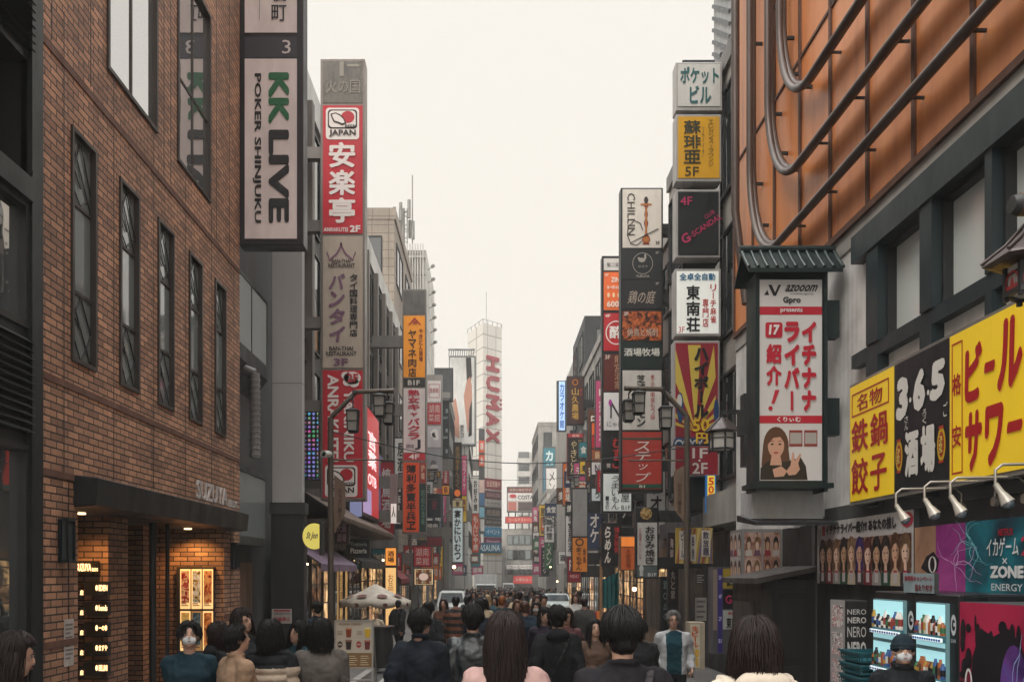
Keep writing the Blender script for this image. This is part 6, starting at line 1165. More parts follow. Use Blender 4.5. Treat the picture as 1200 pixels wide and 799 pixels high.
text(g, S, 'NETFLIX', (.42, .13, .48, .22), m0('#a02030'), w=.012); wh = m0('#d8dada'); text(g, S, 'イカゲーム', (.37, .24, .5, .48), wh, w=.012, bold=.01); text(g, S, '2', (.51, .24, .55, .48), m0('#c0304a'), w=.012); text(g, S, '×', (.435, .5, .455, .58), wh, w=.012, bold=0); text(g, S, 'ZONE', (.385, .6, .52, .76), wh, w=.012, bold=.05); text(g, S, 'ENERGY', (.39, .83, .515, .92), wh, w=.012, bold=-.0)
g.build('lettering', o)
pw = empty('price_notice', (3.5, 7.1, 1.83), 'small pale notice with red print above the drink machines', 'notice'); g = Geo(); S = swall(3.5, 7.22, 6.72, 1.99, 1.83); quad(g, S, (0, 0, 1, 1), M('#8fa0a4', .5), .006); g.box(3.5, 3.53, 6.72, 7.22, 1.83, 1.99, STEEL); o = g.build('sheet', pw); g = Geo(); text(g, S, '新発売キャンペーン', (.05, .12, .95, .4), m0('#a03a44'), w=.009); text(g, S, '当たり付き', (.4, .55, .95, .9), m0('#7a2a34'), w=.009); g.build('lettering', o)
# lower poster wall: plain generic design, red and violet with lightning
lp = empty('red_poster_board', (3.85, 5.6, 0), 'tall crimson poster board with ink splatter and violet lightning right of the drink machines', 'poster'); g = Geo(); g.box(3.5, 4.14, 4.6, 6.36, 0, 1.78, DGREY); g.build('frame', lp)
S = swall(3.5, 6.36, 4.6, 1.78, 0); g = Geo(); quad(g, S, (0, 0, 1, 1), grad('poster_crimson', '#6a1430', '#a31f45', '#b82a50'), .004); o = g.build('sheet', lp); g = Geo(); rn = random.Random(9); ik = m0('#15121a')
poly(g, S, [(.1, .22), (.16, .1), (.24, .13), (.34, .09), (.42, .14), (.48, .3), (.46, .62), (.5, 1), (.03, 1), (.06, .6)], ik, .008)
for k in range(42): cx, cy = rn.uniform(.02, .52), rn.uniform(.08, .6); oval(g, S, (cx, cy), (rn.uniform(.005, .035), rn.uniform(.01, .06)), ik, .0085 + k * 2e-5, n=9)
oval(g, S, (.27, .62), (.13, .27), grad('poster_pale', '#8a6a5a', '#b89480', '#d0b4a0'), .0105); oval(g, S, (.38, .35), (.09, .2), grad('poster_violet', '#2a1a4a', '#6a3a8a', '#3a6aa0'), .011); bolt(g, S, .38, .36, 8, m0('#9ab8e0'), 8, .012, .28, .005)
ring(g, S, (.075, .33), (.028, .06), .012, m0('#d8d4d0'), .0125); g.build('artwork', o)
# ------------------------------------------------------------------ drink vending machines
def vending(y0, y1, label, seed):
    rn = random.Random(seed); b = empty('vending_machine', (3.85, (y0 + y1) / 2, 0), label, 'vending machine', 'drink machines against the right wall'); BM = M((.014, .015, .018), .3, .1)
    g = Geo(); g.box(3.5, 4.18, y0, y1, .06, 1.83, BM); g.box(3.55, 4.15, y0 + .05, y1 - .05, -.02, .06, BLACK); g.build('body', b, bevel=.012)
    S = swall(3.5, y1, y0, 1.83, .06); LT = M('#a9dfe6', .35, em=.5, grime=0); wq = .78
    g = Geo(); g.box(3.47, 3.4995, y0 + (y1 - y0) * .2, y1 - .04, .72, 1.76, M('#7fa8ae', .4)); f = g.build('display_frame', b)
    S2 = swall(3.47, y1 - .05, y0 + (y1 - y0) * .21, 1.75, .74); g = Geo(); quad(g, S2, (0, 0, 1, .33), LT, .003); quad(g, S2, (0, .36, 1, .66), LT, .003); quad(g, S2, (0, .69, 1, 1), M('#c88a6a', .4, em=.3, grime=0), .003); g.build('backlight', f)
    cols = ['#8a3a34', '#2a4a7a', '#a8843a', '#3a6a4a', '#c8c4bc', '#5a3a2a', '#d8d4cc', '#1a1a20', '#9a5a34', '#b8b0a0', '#3a5a8a']; L0 = y1 - .07; W = (y1 - y0) * .79 - .06; n = 12
    for r in range(3):
        zb = 1.75 - 1.01 * (.33 * r + .235); g = Geo(); g2 = Geo()
        for i in range(n):
            y = L0 - W * (i + .5) / n; c = M(rn.choice(cols), .3, em=.12, grime=0); h = rn.choice((.1, .12, .15)); g.lathe([(.019, 0), (.021, .01), (.021, h * .74), (.011, h * .88), (.011, h)], (3.455, y, zb), c, 8); g.lathe([(.0215, h * .2), (.0215, h * .6)], (3.455, y, zb), M(rn.choice(cols), .4, em=.1, grime=0), 8)
            g2.box(3.425, 3.44, y - .022, y + .022, zb - .05, zb - .02, M('#dfe8ea', .4, em=.5, grime=0)); g2.box(3.423, 3.425, y - .014, y + .014, zb - .045, zb - .028, M('#2a4a8a', .4, em=.2, grime=0))
        g2.box(3.44, 3.47, L0 - W, L0, zb - .055, zb - .003, M('#3a6a74', .4, em=.1, grime=0)); o = g2.build('shelf', f); g.build('drink', f)
    g = Geo(); ring(g, S, (.9, .13), (.06, .045), .02, m0('#c8ccd0'), .006); quad(g, S, (.9, .12, .955, .135), m0('#c8ccd0'), .007); text(g, S, 'ZONE', (.84, .19, .96, .205), m0('#a8acb0'), w=.006); quad(g, S, (.85, .45, .97, .62), M((.2, .2, .21), .3, .5), .006); quad(g, S, (.88, .47, .94, .5), M('#1a3a2a', .3, em=.3, grime=0), .009); g.build('emblem', b)
    g = Geo(); g.box(3.47, 3.499, y0 + .12, y1 - .12, .22, .42, M((.03, .03, .032), .3)); g.build('hatch', b)
vending(7.02, 7.78, 'left lit drink vending machine beside the black character rack', 1); vending(6.38, 7.0, 'right lit drink vending machine next to the crimson poster board', 2)
nr = empty('comic_rack', (3.65, 8.6, 0), 'black rack with repeated white block letters and a picture strip on its side', 'rack'); g = Geo(); g.box(3.5, 3.72, 8.42, 8.78, 0, 1.72, M((.02, .021, .023), .5)); g.build('body', nr, bevel=.006)
S = Surf((3.5, 8.42, 1.72), (.22, 0, 0), (0, 0, -1.72)); g = Geo(); w = m0('#c4c2be')
for y, h, b in ((.05, .03, 0), (.095, .035, .02), (.15, .06, 0), (.235, .085, .04)): text(g, S, 'NERO', (.08, y, .92, y + h), w, bold=b, w=.006)
quad(g, S, (.3, .36, .7, .366), w, .006); g.build('lettering', nr); S = swall(3.5, 8.78, 8.42, 1.72, 0); g = Geo(); quad(g, S, (0, 0, 1, 1), M('#a8a4a2', .5), .005)
for k in range(6): quad(g, S, (.12, .03 + k * .16, .88, .16 + k * .16), photo_mat('comic_strip', ['#d8d4d0', '#a03a48', '#e0dcd8', '#3a3438', '#c8b8b0'], 14), .008)
g.build('picture_strip', nr)
for k in range(6):
    z = .58 + k * .115; lb = ('topmost', 'second', 'third', 'fourth', 'fifth', 'sixth')[5 - k]
    lab = f'{lb} teal plastic basket ' + ('of' if k == 5 else 'from the top of') + ' the stack by the drink machine'
    b = empty('plastic_basket', (3.62, 8.05, z), lab, 'basket', 'stacked teal baskets'); m = M((.015, .11, .135), .4, scale=8); g = Geo()
    x0, x1, y0, y1 = 3.4, 3.82, 7.86, 8.3; g.box(x0 + .02, x1 - .02, y0 + .02, y1 - .02, z, z + .012, m)
    for a, c, e, q in ((x0, x1, y0, y0 + .015), (x0, x1, y1 - .015, y1), (x0, x0 + .015, y0 + .015, y1 - .015), (x1 - .015, x1, y0 + .015, y1 - .015)): g.box(a, c, e, q, z + .055, z + .1, m); g.box(a + .006, c - .006, e + .006 if q - e > .1 else e + .003, q - .006 if q - e > .1 else q - .003, z + .012, z + .03, m)
    for i in range(9):
        x = x0 + .02 + i * .048; g.box(x, x + .01, y0 + .003, y0 + .012, z + .03, z + .055, m); g.box(x0 + .003, x0 + .012, y0 + .02 + i * .05, y0 + .03 + i * .05, z + .03, z + .055, m)
    g.build('tray', b); g = Geo(); g.box(x0 - .015, x1 + .015, y0 - .015, y0, z + .085, z + .105, m); g.box(x0 - .015, x0, y0, y1, z + .085, z + .105, m); g.build('rim', b)
bs = empty('basket_stand', (3.62, 8.05, 0), 'dark trolley under the stack of teal baskets', 'trolley'); g = Geo(); g.box(3.42, 3.8, 7.88, 8.28, .5, .575, IRON); g.build('shelf', bs)
for x in (3.44, 3.76):
    for y in (7.9, 8.24): g = Geo(); g.box(x, x + .03, y, y + .03, 0, .5, IRON); g.build('leg', bs)

# ------------------------------------------------------------------ parasol, menu board, barrel table
pa = empty('parasol', P(440, 760, 24), 'cream scalloped parasol with brown round logos over the pavement', 'parasol'); c = P(440, 684, 24); zg = gz(24) + .12; pa.location.z = zg; ORG[pa.name] = Vector((c.x, 24, zg))
g = Geo(); CR = M((.52, .46, .38), .7, scale=4); n = 8; rad = 1.0
rings = []; 
for i, (r, dz) in enumerate(((.02, 0), (.2, -.09), (.55, -.27), (rad, -.46))): rings.append([(c.x + r * math.cos(2 * math.pi * k / 32), 24 + r * math.sin(2 * math.pi * k / 32), c.z + dz + (.035 * r * abs(math.sin(k * math.pi * n / 32)) * -1 if r > .1 else 0)) for k in range(32)])
rings.append([(x, y, z - .12 - .05 * abs(math.sin(k * math.pi * n / 32))) for k, (x, y, z) in enumerate(rings[-1])])
g.add(sum(rings, []), [(i * 32 + k, (i + 1) * 32 + k, (i + 1) * 32 + (k + 1) % 32, i * 32 + (k + 1) % 32) for i in range(4) for k in range(32)], CR, True); cn = g.build('canopy', pa); sm = cn.modifiers.new('cloth', 'SOLIDIFY'); sm.thickness = .008
g = Geo()
for k in range(8):
    an = 2 * math.pi * (k + .5) / 8; rr = .72; p = Vector((c.x + rr * math.cos(an), 24 + rr * math.sin(an), c.z - .335)); t = Vector((-math.sin(an), math.cos(an), 0)); dn = Vector((math.cos(an) * .45, math.sin(an) * .45, -.19)); nn = dn.cross(t).normalized(); nn = nn if nn.z > 0 else -nn
    vs = [p + nn * .02 + t * .15 * math.cos(q * .5236) + dn.normalized() * .11 * math.sin(q * .5236) for q in range(12)]; g.add(vs, [tuple(range(12))], M((.16, .06, .05), .7))
    p2 = Vector((c.x + 1.008 * math.cos(an), 24 + 1.008 * math.sin(an), c.z - .56)); g.add([p2 + t * .07 * math.cos(q * .5236) + Vector((0, 0, .055 * math.sin(q * .5236))) + Vector((math.cos(an), math.sin(an), 0)) * .006 for q in range(12)], [tuple(range(12))], M((.16, .05, .05), .7))
g.build('logo', pa); g = Geo(); g.tube([(c.x, 24, zg), (c.x, 24, c.z + .06)], .022, M((.35, .3, .25), .5), 8); g.build('pole', pa); g = Geo(); g.lathe([(.28, 0), (.26, .08), (.05, .12)], (c.x, 24, zg), DGREY, 14); g.build('base', pa)
ab = empty('menu_board', P(415, 800, 16), 'white framed pavement menu board with pictures of drinks', 'menu board'); zg = gz(16) + .12; ORG[ab.name] = Vector((P(415, 0, 16).x, 16.2, zg)); ab.location = ORG[ab.name]; S = Surf(P(393, 727, 16), (.704, 0, 0), (0, -.05, -.88)); k = S.pt
def abar(u0, v0, u1, v1, m=None): g.bar(k(u0, v0), k(u1, v1), .03, .03, m or M('#b9b6b0', .35, .3))
g = Geo(); abar(0, 0, 1, 0); abar(0, 1, 1, 1); abar(0, -.01, 0, 1.42); abar(1, -.01, 1, 1.42)
for u in (0, 1): g.bar(k(u, 0), k(u, 1.42) + Vector((0, .55, 0)), .03, .03, M('#8f8c88', .35, .3))
abar(0, 1.25, 1, 1.25); g.build('frame', ab)
g = Geo(); quad(g, S, (.02, .02, .98, .98), M('#c9c1b2', .4, grime=.1), .003); o = g.build('sheet', ab); g = Geo(); quad(g, S, (.02, .68, .98, .98), M('#8a6a44', .5), .006); text(g, S, 'DRINK MENU', (.1, .05, .7, .09), m0('#8a6a4a'), w=.007)
for i, (cx, cy, c1, c2) in enumerate(((.36, .25, '#8a3a1c', '#c89a7a'), (.86, .25, '#d8b020', '#e8dca0'), (.36, .51, '#2a1812', '#8a6a58'), (.86, .51, '#6a1f18', '#c08a78'))):
    poly(g, S, [(cx - .08, cy - .09), (cx + .08, cy - .09), (cx + .06, cy + .1), (cx - .06, cy + .1)], m0(c1), .008); quad(g, S, (cx - .085, cy - .11, cx + .085, cy - .07), m0(c2), .01)
for cx, cy in ((.13, .5), (.63, .5)): oval(g, S, (cx, cy), (.07, .07), m0('#3a3634' if cx < .5 else '#a83a34'), .008, n=14); quad(g, S, (cx - .05, cy - .015, cx + .05, cy + .015), m0('#c8b8a8'), .01)
for cx in (.06, .58): [quad(g, S, (cx, .22 + q * .03, cx + .14, .232 + q * .03), m0('#8a7a6a'), .008) for q in range(3)]
quad(g, S, (.5, .12, .505, .66), m0('#d8d4cc'), .008); quad(g, S, (.04, .385, .96, .39), m0('#d8d4cc'), .008)
for r in range(5): [quad(g, S, (.08 + c * .3, .74 + r * .045, .08 + c * .3 + (.22, .16, .2)[(c + r) % 3], .755 + r * .045), m0('#d8c8a8'), .009) for c in range(3)]
g.build('lettering', o)
bt2 = empty('barrel_table', P(447, 790, 19.5), 'black draped barrel table standing behind the menu board', 'table'); zg = gz(19.5) + .12; x = P(447, 0, 19.5).x; bt2.location = (x, 19.5, zg); ORG[bt2.name] = Vector((x, 19.5, zg)); g = Geo(); g.lathe([(.24, 0), (.27, .3), (.27, .6), (.23, .9)], (x, 19.5, zg), M((.015, .016, .018), .6), 20); g.build('body', bt2); g = Geo(); g.lathe([(.3, .901), (.3, .94)], (x, 19.5, zg), BROWN, 20); g.build('tabletop', bt2)
fs = empty('flower_stall', P(676, 712, 27), 'white stall counter with a row of red and orange drink packs', 'stall'); zg = gz(27); a = P(663, 0, 27); c = P(708, 0, 27); g = Geo(); g.box(a.x + .5, c.x, 27, 27.6, zg, zg + .85, M((.6, .57, .53), .5)); g.build('counter', fs)
for i in range(7): x = a.x + .56 + i * .09; g = Geo(); g.box(x, x + .07, 27.1, 27.3, zg + .851, zg + 1.15, M(['#b8323a', '#d07a2a', '#c8443a', '#d89a3a'][i % 4], .4, em=.1)); g.build('drink_pack', fs)
g = Geo(); g.box(a.x, a.x + .42, 26.8, 26.84, zg + .2, zg + 1.12, M((.55, .6, .57), .5)); S = Surf((a.x, 26.8, zg + 1.12), (.42, 0, 0), (0, 0, -.92)); o = g.build('price_board', fs); g = Geo()
for q in range(7): quad(g, S, (.12, .1 + q * .12, .85 - q % 2 * .2, .15 + q * .12), m0('#6a8a7a'), .006)
g.build('lettering', o)
# rope of small AC units and pipes on the facades
rn = random.Random(11); acs = [(-4.95, 1, y, z) for y, z in ((24.2, 5.1), (47.5, 7.4), (51, 10.5), (58, 5.2), (61, 8.4))] + [(5.3, -1, y, z) for y, z in ((25.4, 3.4), (30.2, 7.0), (35.5, 5.6), (39, 8.6), (43.5, 6.2), (47.0, 9.2), (52.5, 6.0))]
wd = {24.2: 'left shop wall', 47.5: 'beige block, lower', 51: 'beige block, upper', 58: 'narrow grey building, lower', 61: 'narrow grey building, upper', 25.4: 'brown building, lower', 30.2: 'brown building, upper', 35.5: 'tiled building, lower', 39: 'tiled building, upper', 43.5: 'light grey building, lower', 47.0: 'light grey building, upper', 52.5: 'dark slab'}
for X, s, y, z in acs:
    if X < 0 and y > 46: X = -5.2 if y < 56 else -4.85
    if X > 0: X = {True: 5.3}.get(y < 33.4, 5.35 if y < 41 else 5.4 if y < 50 else 5.5)
    b = empty('air_conditioner', (X, y, z), f'white outdoor air conditioner unit on the {wd[y]}', 'air conditioner', 'air conditioners on the facades'); g = Geo(); x0, x1 = sorted((X + s * .1, X + s * .42)); g.box(x0, x1, y, y + .85, z, z + .62, M((.5, .49, .46), .5)); g.build('casing', b)
    g = Geo(); xf = X + s * .425; g.tube([(xf - s * .005, y + .32, z + .31), (xf + s * .004, y + .32, z + .31)], .24, DGREY, 16); g.build('fan', b); g = Geo(); g.box(min(X, x0), max(X, x1), y + .1, y + .14, z - .05, z - .001, STEEL); g.box(min(X, x0), max(X, x1), y + .7, y + .74, z - .05, z - .001, STEEL); g.build('bracket', b)
# overhead cables
for i, (a, c, label) in enumerate((((-3.4, 18.2, 5.0), (4.0, 17.4, 4.55), 'thin overhead cable slung between the two near street lamps'), ((-4.9, 44, 7.5), (5.3, 42, 6.8), 'thin overhead cable crossing the street near the brown and gold sign'))):
    g = Geo(); a = Vector(a); c = Vector(c); g.tube([a.lerp(c, t / 16) - Vector((0, 0, .5 * math.sin(math.pi * t / 16))) for t in range(17)], .01, IRON, 4); g.build('cable', None, label, 'cable')

# ------------------------------------------------------------------ many small boards along both sides, farther down
rn = random.Random(33)
CN = {'crimson': '#a3242e', 'orange': '#c8642a', 'white': '#cdc9c4', 'black': '#1b1d20', 'yellow': '#cfa52c', 'teal': '#1f6f78', 'pink': '#b84a72', 'green': '#3a6a48', 'navy': '#22304e', 'brown': '#5a3626'}
def small_board(X, s, y, z0, w, h, cname, shape, place, ch):
    x0 = X + s * .15; xa, xb = sorted((x0, x0 + s * w)); b = empty('small_sign', (x0, y, z0), f'small {cname} {shape} sign {place}', 'sign', 'small signs along the facades')
    g = Geo(); g.box(xa, xb, y, y + .2, z0, z0 + h, DGREY); g.box(min(X, x0), max(X, x0), y + .05, y + .12, z0 + h * .5, z0 + h * .5 + .08, IRON); g.build('frame', b)
    S = Surf((xa, y, z0 + h), (w, 0, 0), (0, 0, -h)); g = Geo(); quad(g, S, (.05, .03, .95, .97), M(CN[cname], .4, em=.06 if cname != 'black' else 0, grime=.15), .006); p = g.build('sign_panel', b); g = Geo(); m = m0('#d8d2c8' if cname not in ('white', 'yellow') else '#2a2628')
    text(g, S, ch, (.22, .1, .78, .9) if shape == 'vertical' else (.12, .25, .88, .75), m, 'v' if shape == 'vertical' else 'h', w=.02); g.build('lettering', p)
spots = []
for s, X, segs in ((1, -4.95, [(34, 45, 'on the shop building wall'), (46.5, 55.5, 'on the beige block'), (57, 64, 'on the narrow grey building'), (66, 75, 'on the finned tower'), (77, 86, 'on the building under the dark billboard'), (89, 106, 'on the pale building near the white tower')]), (-1, 5.3, [(25, 33, 'on the brown building'), (34, 40.5, 'on the tiled building'), (42, 49, 'on the light grey building'), (51, 57, 'on the dark slab'), (75, 91, 'on the low building'), (93, 108, 'on the plain building before the teal sign')])):
    for a, c, place in segs:
        X2 = {'on the beige block': -5.2, 'on the narrow grey building': -4.85, 'on the building under the dark billboard': -3.7, 'on the pale building near the white tower': -2.3, 'on the tiled building': 5.35, 'on the light grey building': 5.4, 'on the dark slab': 5.5, 'on the low building': 6.0, 'on the plain building before the teal sign': 6.1}.get(place, X)
        combos = [(n, sh) for n in CN for sh in ('vertical', 'square')]; rn.shuffle(combos)
        for i, (n, sh) in enumerate(combos[:7]):
            y = a + (c - a) * (i + rn.random() * .6) / 7; k = y / 40; w = rn.uniform(.7, 1.0) * (.75 + .25 * k); h = (rn.uniform(2.2, 3.6) if sh == 'vertical' else rn.uniform(.7, 1.0)) * (.75 + .25 * k); z = rn.uniform(2.3, 8.5) + gz(y); w *= .8 if sh == 'vertical' else 1
            small_board(X2, s, y, z, w, h, n, sh, place, rn.choice(['酒場', '焼肉', '寿司', '薬', '居酒屋', '食堂', '麺', '鍋', '酒', '珈琲']) if sh == 'square' else rn.choice(['居酒屋', 'カラオケ', '焼鳥酒場', 'ラーメン', '個室居酒', '中華料理']))
# ------------------------------------------------------------------ vehicles
def vehicle(name, label, cat, px, d, w, prof, glassz, hood, paint, kind='van'):
    """prof: side outline (y back from the nose, z); narrower above glassz; nose towards the viewer"""
    x = P(px, 0, d).x; z = gz(d); b = empty(name, (x, d, z), label, cat); pm = M(paint, .3, .0, scale=2, grime=.1); tp = max(q[1] for q in prof)
    def hw(zz): return w / 2 * (1 - (.14 if kind != 'truck' else 0) * max(0, (zz - glassz) / (tp - glassz)))
    g = Geo(); n = len(prof); A = [(x - hw(q[1]), d + q[0], z + q[1]) for q in prof]; B = [(x + hw(q[1]), d + q[0], z + q[1]) for q in prof]
    g.add(A + B, [tuple(range(n)), tuple(range(2 * n - 1, n - 1, -1))] + [(i, n + i, n + (i + 1) % n, (i + 1) % n) for i in range(n)], pm); g.build('body', b, bevel=.04)
    i0 = hood; (y0, z0), (y1, z1) = prof[i0], prof[i0 + 1]
    S = Surf((x - hw(z1), d + y1, z + z1), (2 * hw(z1), 0, 0), (0, y0 - y1, z0 - z1)); g = Geo(); e = .06
    a = hw(z0) / hw(z1); g.add([S.pt(.5 - (.5 - .07) * a, .9, .03), S.pt(.5 + (.5 - .07) * a, .9, .03), S.pt(.92, .12, .03), S.pt(.08, .12, .03)], [(0, 1, 2, 3)], named('car_glass', glass_mat((.03, .038, .042), .12, .35, 1.35))); g.build('windscreen', b)
    L = max(q[0] for q in prof)
    for s in (-1, 1):
        g = Geo(); xo = x + s * (hw((glassz + tp) / 2) + .012); lo = z + glassz + .02; hi = z + tp - .12
        q = [(x + s * (hw(glassz) + .012), d + y0 + .25, lo), (x + s * (hw(glassz) + .012), d + L * .75, lo), (x + s * (hw(tp - .12) + .012), d + L * .72, hi), (x + s * (hw(tp - .12) + .012), d + y1 + .2, hi)]
        if kind != 'truck': g.add(q, [(0, 1, 2, 3) if s > 0 else (3, 2, 1, 0)], GLASS); g.build('side_window', b)
        for yy in (L * .2, L * .8):
            g = Geo(); c = Vector((x + s * (w / 2 - .09), d + yy, z + .3)); g.tube([c - Vector((.1, 0, 0)), c + Vector((.1, 0, 0))], .3, M((.015, .015, .016), .7), 18); o = g.build('wheel', b); g = Geo(); g.tube([c + Vector((s * .09, 0, 0)), c + Vector((s * .11, 0, 0))], .18, STEEL, 14); g.build('rim', o)
        g = Geo(); g.box(*sorted((x + s * (w / 2 - .32), x + s * (w / 2 - .06))), d - .03, d + .05, z + .62, z + .78, M('#d8d8d2', .15, em=.15, grime=0)); g.build('headlight', b)
        g = Geo(); g.box(*sorted((x + s * (w / 2 + .02), x + s * (w / 2 + .17))), d + y0 + .1, d + y0 + .2, z + glassz + .05, z + glassz + .22, BLACK); g.build('mirror', b)
    g = Geo(); g.box(x - w / 2 + .04, x + w / 2 - .04, d - .05, d + .05, z + .25, z + .42, DGREY); g.build('bumper', b); g = Geo(); g.box(x - .17, x + .17, d - .07, d - .051, z + .29, z + .38, M('#c9c48a', .5)); g.build('number_plate', b)
    return b
vehicle('van', 'small white van with a roof rack facing the viewer among the crowd', 'van', 529, 44, 1.46, [(0, .25), (0, .85), (.12, 1.0), (.5, 1.62), (3.2, 1.66), (3.3, .25)], 1.0, 2, '#c9cac6')
rk = bpy.data.objects['van']; g = Geo(); vx, vz = P(529, 0, 44).x, gz(44)
for i in range(5): g.box(vx - .6, vx + .6, 44.7 + i * .55, 44.74 + i * .55, vz + 1.68, vz + 1.72, STEEL)
for q in (-.6, .57): g.box(vx + q, vx + q + .03, 44.65, 47, vz + 1.66, vz + 1.68, STEEL)
g.build('roof_rack', rk)
tr = vehicle('truck', 'white box truck standing in the far crowd below the tower of red letters', 'truck', 569, 86, 2.1, [(0, .4), (0, 1.1), (.1, 1.25), (.35, 2.0), (1.6, 2.05), (1.6, .4)], 1.2, 2, '#c4c4c0', 'truck')
g = Geo(); x = P(569, 0, 86).x; g.box(x - 1.15, x + 1.15, 87.7, 92, gz(88) + .6, gz(88) + 3.05, M((.66, .65, .63), .5)); g.build('cargo_box', tr)
vehicle('van', 'white van far down the street in front of the low glass building', 'van', 596, 118, 1.7, [(0, .3), (0, 1.0), (.2, 1.15), (.8, 2.1), (4.3, 2.15), (4.4, .3)], 1.2, 2, '#c9c6c2')
vehicle('car', 'pale silver car parked on the right beside the stall', 'car', 655, 52, 1.7, [(0, .25), (0, .7), (.15, .78), (1.1, .9), (1.8, 1.36), (3.2, 1.38), (3.9, .95), (4.2, .85), (4.25, .25)], .92, 3, '#b4c0c0')

# ------------------------------------------------------------------ people
SKIN = named('skin', lambda t, b: (b.inputs['Base Color'].__setattr__('default_value', (.46, .27, .19, 1)), b.inputs['Roughness'].__setattr__('default_value', .5), b.inputs['Subsurface Weight'].__setattr__('default_value', .1), b.inputs['Subsurface Radius'].__setattr__('default_value', (.01, .004, .002))))
def cloth(c, rough=.85, bump=.35): return M(c, rough, grime=.18, bump=bump, scale=7, spec=.25)
HB = named('hair_black', hair_mat((.008, .0068, .007))); HD = named('hair_dark_brown', hair_mat((.016, .0085, .0075))); HR = named('hair_brown', hair_mat((.06, .026, .016))); HG = named('hair_grey', hair_mat((.13, .125, .12))); HO = named('hair_orange', hair_mat((.22, .07, .02))); HL = named('hair_blond', hair_mat((.3, .2, .1)))
def remesh(g, vox, sm=3):
    me = bpy.data.meshes.new('tmp'); me.from_pydata(g.v, [], g.f); o = bpy.data.objects.new('tmp', me); col.objects.link(o)
    r = o.modifiers.new('r', 'REMESH'); r.mode = 'VOXEL'; r.voxel_size = vox; q = o.modifiers.new('s', 'SMOOTH'); q.iterations = sm; q.factor = .5
    ev = o.evaluated_get(bpy.context.evaluated_depsgraph_get()); m2 = ev.to_mesh()
    v = np.empty(len(m2.vertices) * 3); m2.vertices.foreach_get('co', v); nv = np.empty(len(m2.vertices) * 3); m2.vertices.foreach_get('normal', nv)
    fs = [tuple(p.vertices) for p in m2.polygons]; ev.to_mesh_clear(); bpy.data.objects.remove(o); bpy.data.meshes.remove(me)
    return v.reshape(-1, 3), nv.reshape(-1, 3), fs
def ik(a, b, l1, l2, pole):
    a, b = Vector(a), Vector(b); dv = b - a; D = min(dv.length, (l1 + l2) * .999); dn = dv.normalized(); x = (l1 * l1 - l2 * l2 + D * D) / (2 * D); hh = math.sqrt(max(0, l1 * l1 - x * x)); p = Vector(pole); p = (p - dn * p.dot(dn)).normalized()
    return a + dn * x + p * hh, a + dn * D
class XG(Geo):
    def __init__(s, T): super().__init__(); s.T = T
    def add(s, vs, fs, m, sm=False): return super().add([s.T @ Vector(v) for v in vs], fs, m, sm)
def loftz(g, st, sc=1.0, n=20, m=None):   # stacked ellipses (z, rx, ry, y offset), closed
    vs = []
    for z, rx, ry, oy in st:
        for k in range(n): a = 2 * math.pi * k / n; cs, sn = math.cos(a), math.sin(a); e = .8; vs.append((rx * math.copysign(abs(cs) ** e, cs), oy + ry * math.copysign(abs(sn) ** e, sn), z))
    q = len(st); g.add(vs, [(i*n + k, i*n + (k+1) % n, (i+1)*n + (k+1) % n, (i+1)*n + k) for i in range(q-1) for k in range(n)] + [tuple(range(n))[::-1], tuple(range((q-1)*n, q*n))], m)
def limb(g, pts, rs, m=None):
    P2, R2 = [], []
    for i in range(len(pts) - 1):
        for t in (0, .25, .5, .75): P2.append(Vector(pts[i]).lerp(Vector(pts[i+1]), t)); R2.append(rs[i] + (rs[i+1] - rs[i]) * t + (.0 if t != .25 else .004))
    P2.append(Vector(pts[-1])); R2.append(rs[-1]); g.tube(P2, R2, m, 10)
    for p, r in ((pts[0], rs[0]), (pts[-1], rs[-1])): g.ball(p, r, m, 10, 6)
    for p, r in zip(pts[1:-1], rs[1:-1]): g.ball(p, r * 1.0, m, 10, 6)
def hand(g, w, dv, pn, side, curl, m=None):   # w wrist, dv forearm direction, pn the way the palm faces
    dv = Vector(dv).normalized(); pn = Vector(pn); pn = (pn - dv * pn.dot(dv)).normalized(); la = dv.cross(pn).normalized() * side
    for t in (0, .02, .045, .07): g.ball(w + dv * t, (.03 + t * .1,) * 3 if False else .02, m, 8, 6)
    for l in (-.028, -.01, .01, .028): g.tube([w + dv * .01 + la * l * .6, w + dv * .088 + la * l], [.014, .0115], m, 7); g.ball(w + dv * .088 + la * l, .0118, m, 7, 5)
    for l, L in ((.03, .068), (.0105, .078), (-.0105, .072), (-.03, .056)):
        p = w + dv * .09 + la * l; d2 = dv; pts = [p]
        for k, f in enumerate((.42, .33, .25)): a = curl * (.5 + .5 * k); d2 = (dv * math.cos(a) + pn * math.sin(a)); p = p + d2 * L * f; pts.append(p)
        g.tube(pts, [.0098, .0092, .0085, .0072], m, 7); g.ball(pts[-1], .0073, m, 7, 5)
    p = w + dv * .025 + la * .028; q = p + (dv * .55 + la * .6 + pn * .35).normalized() * .038; r = q + (dv * .8 + la * .1 + pn * .6).normalized() * .03; g.tube([w + dv * .01, p, q, r], [.014, .0145, .0115, .0085], m, 7); g.ball(r, .0086, m, 7, 5)
def add_mesh(name, parts, par, org):   # parts: (verts, faces, material, smooth)
    vs, fs, mi, mats = [], [], [], []; o = 0
    for v, f, m in parts:
        if m not in mats: mats.append(m)
        vs.append(np.asarray(v, float).reshape(-1, 3)); fs += [tuple(i + o for i in q) for q in f]; mi += [mats.index(m)] * len(f); o += len(vs[-1])
    me = bpy.data.meshes.new(name); me.from_pydata(np.concatenate(vs).tolist(), [], fs)
    for m in mats: me.materials.append(m)
    me.polygons.foreach_set('material_index', mi); me.polygons.foreach_set('use_smooth', [True] * len(fs)); me.update()
    ob = bpy.data.objects.new(name, me); col.objects.link(ob)
    if par: ob.parent = par
    return ob
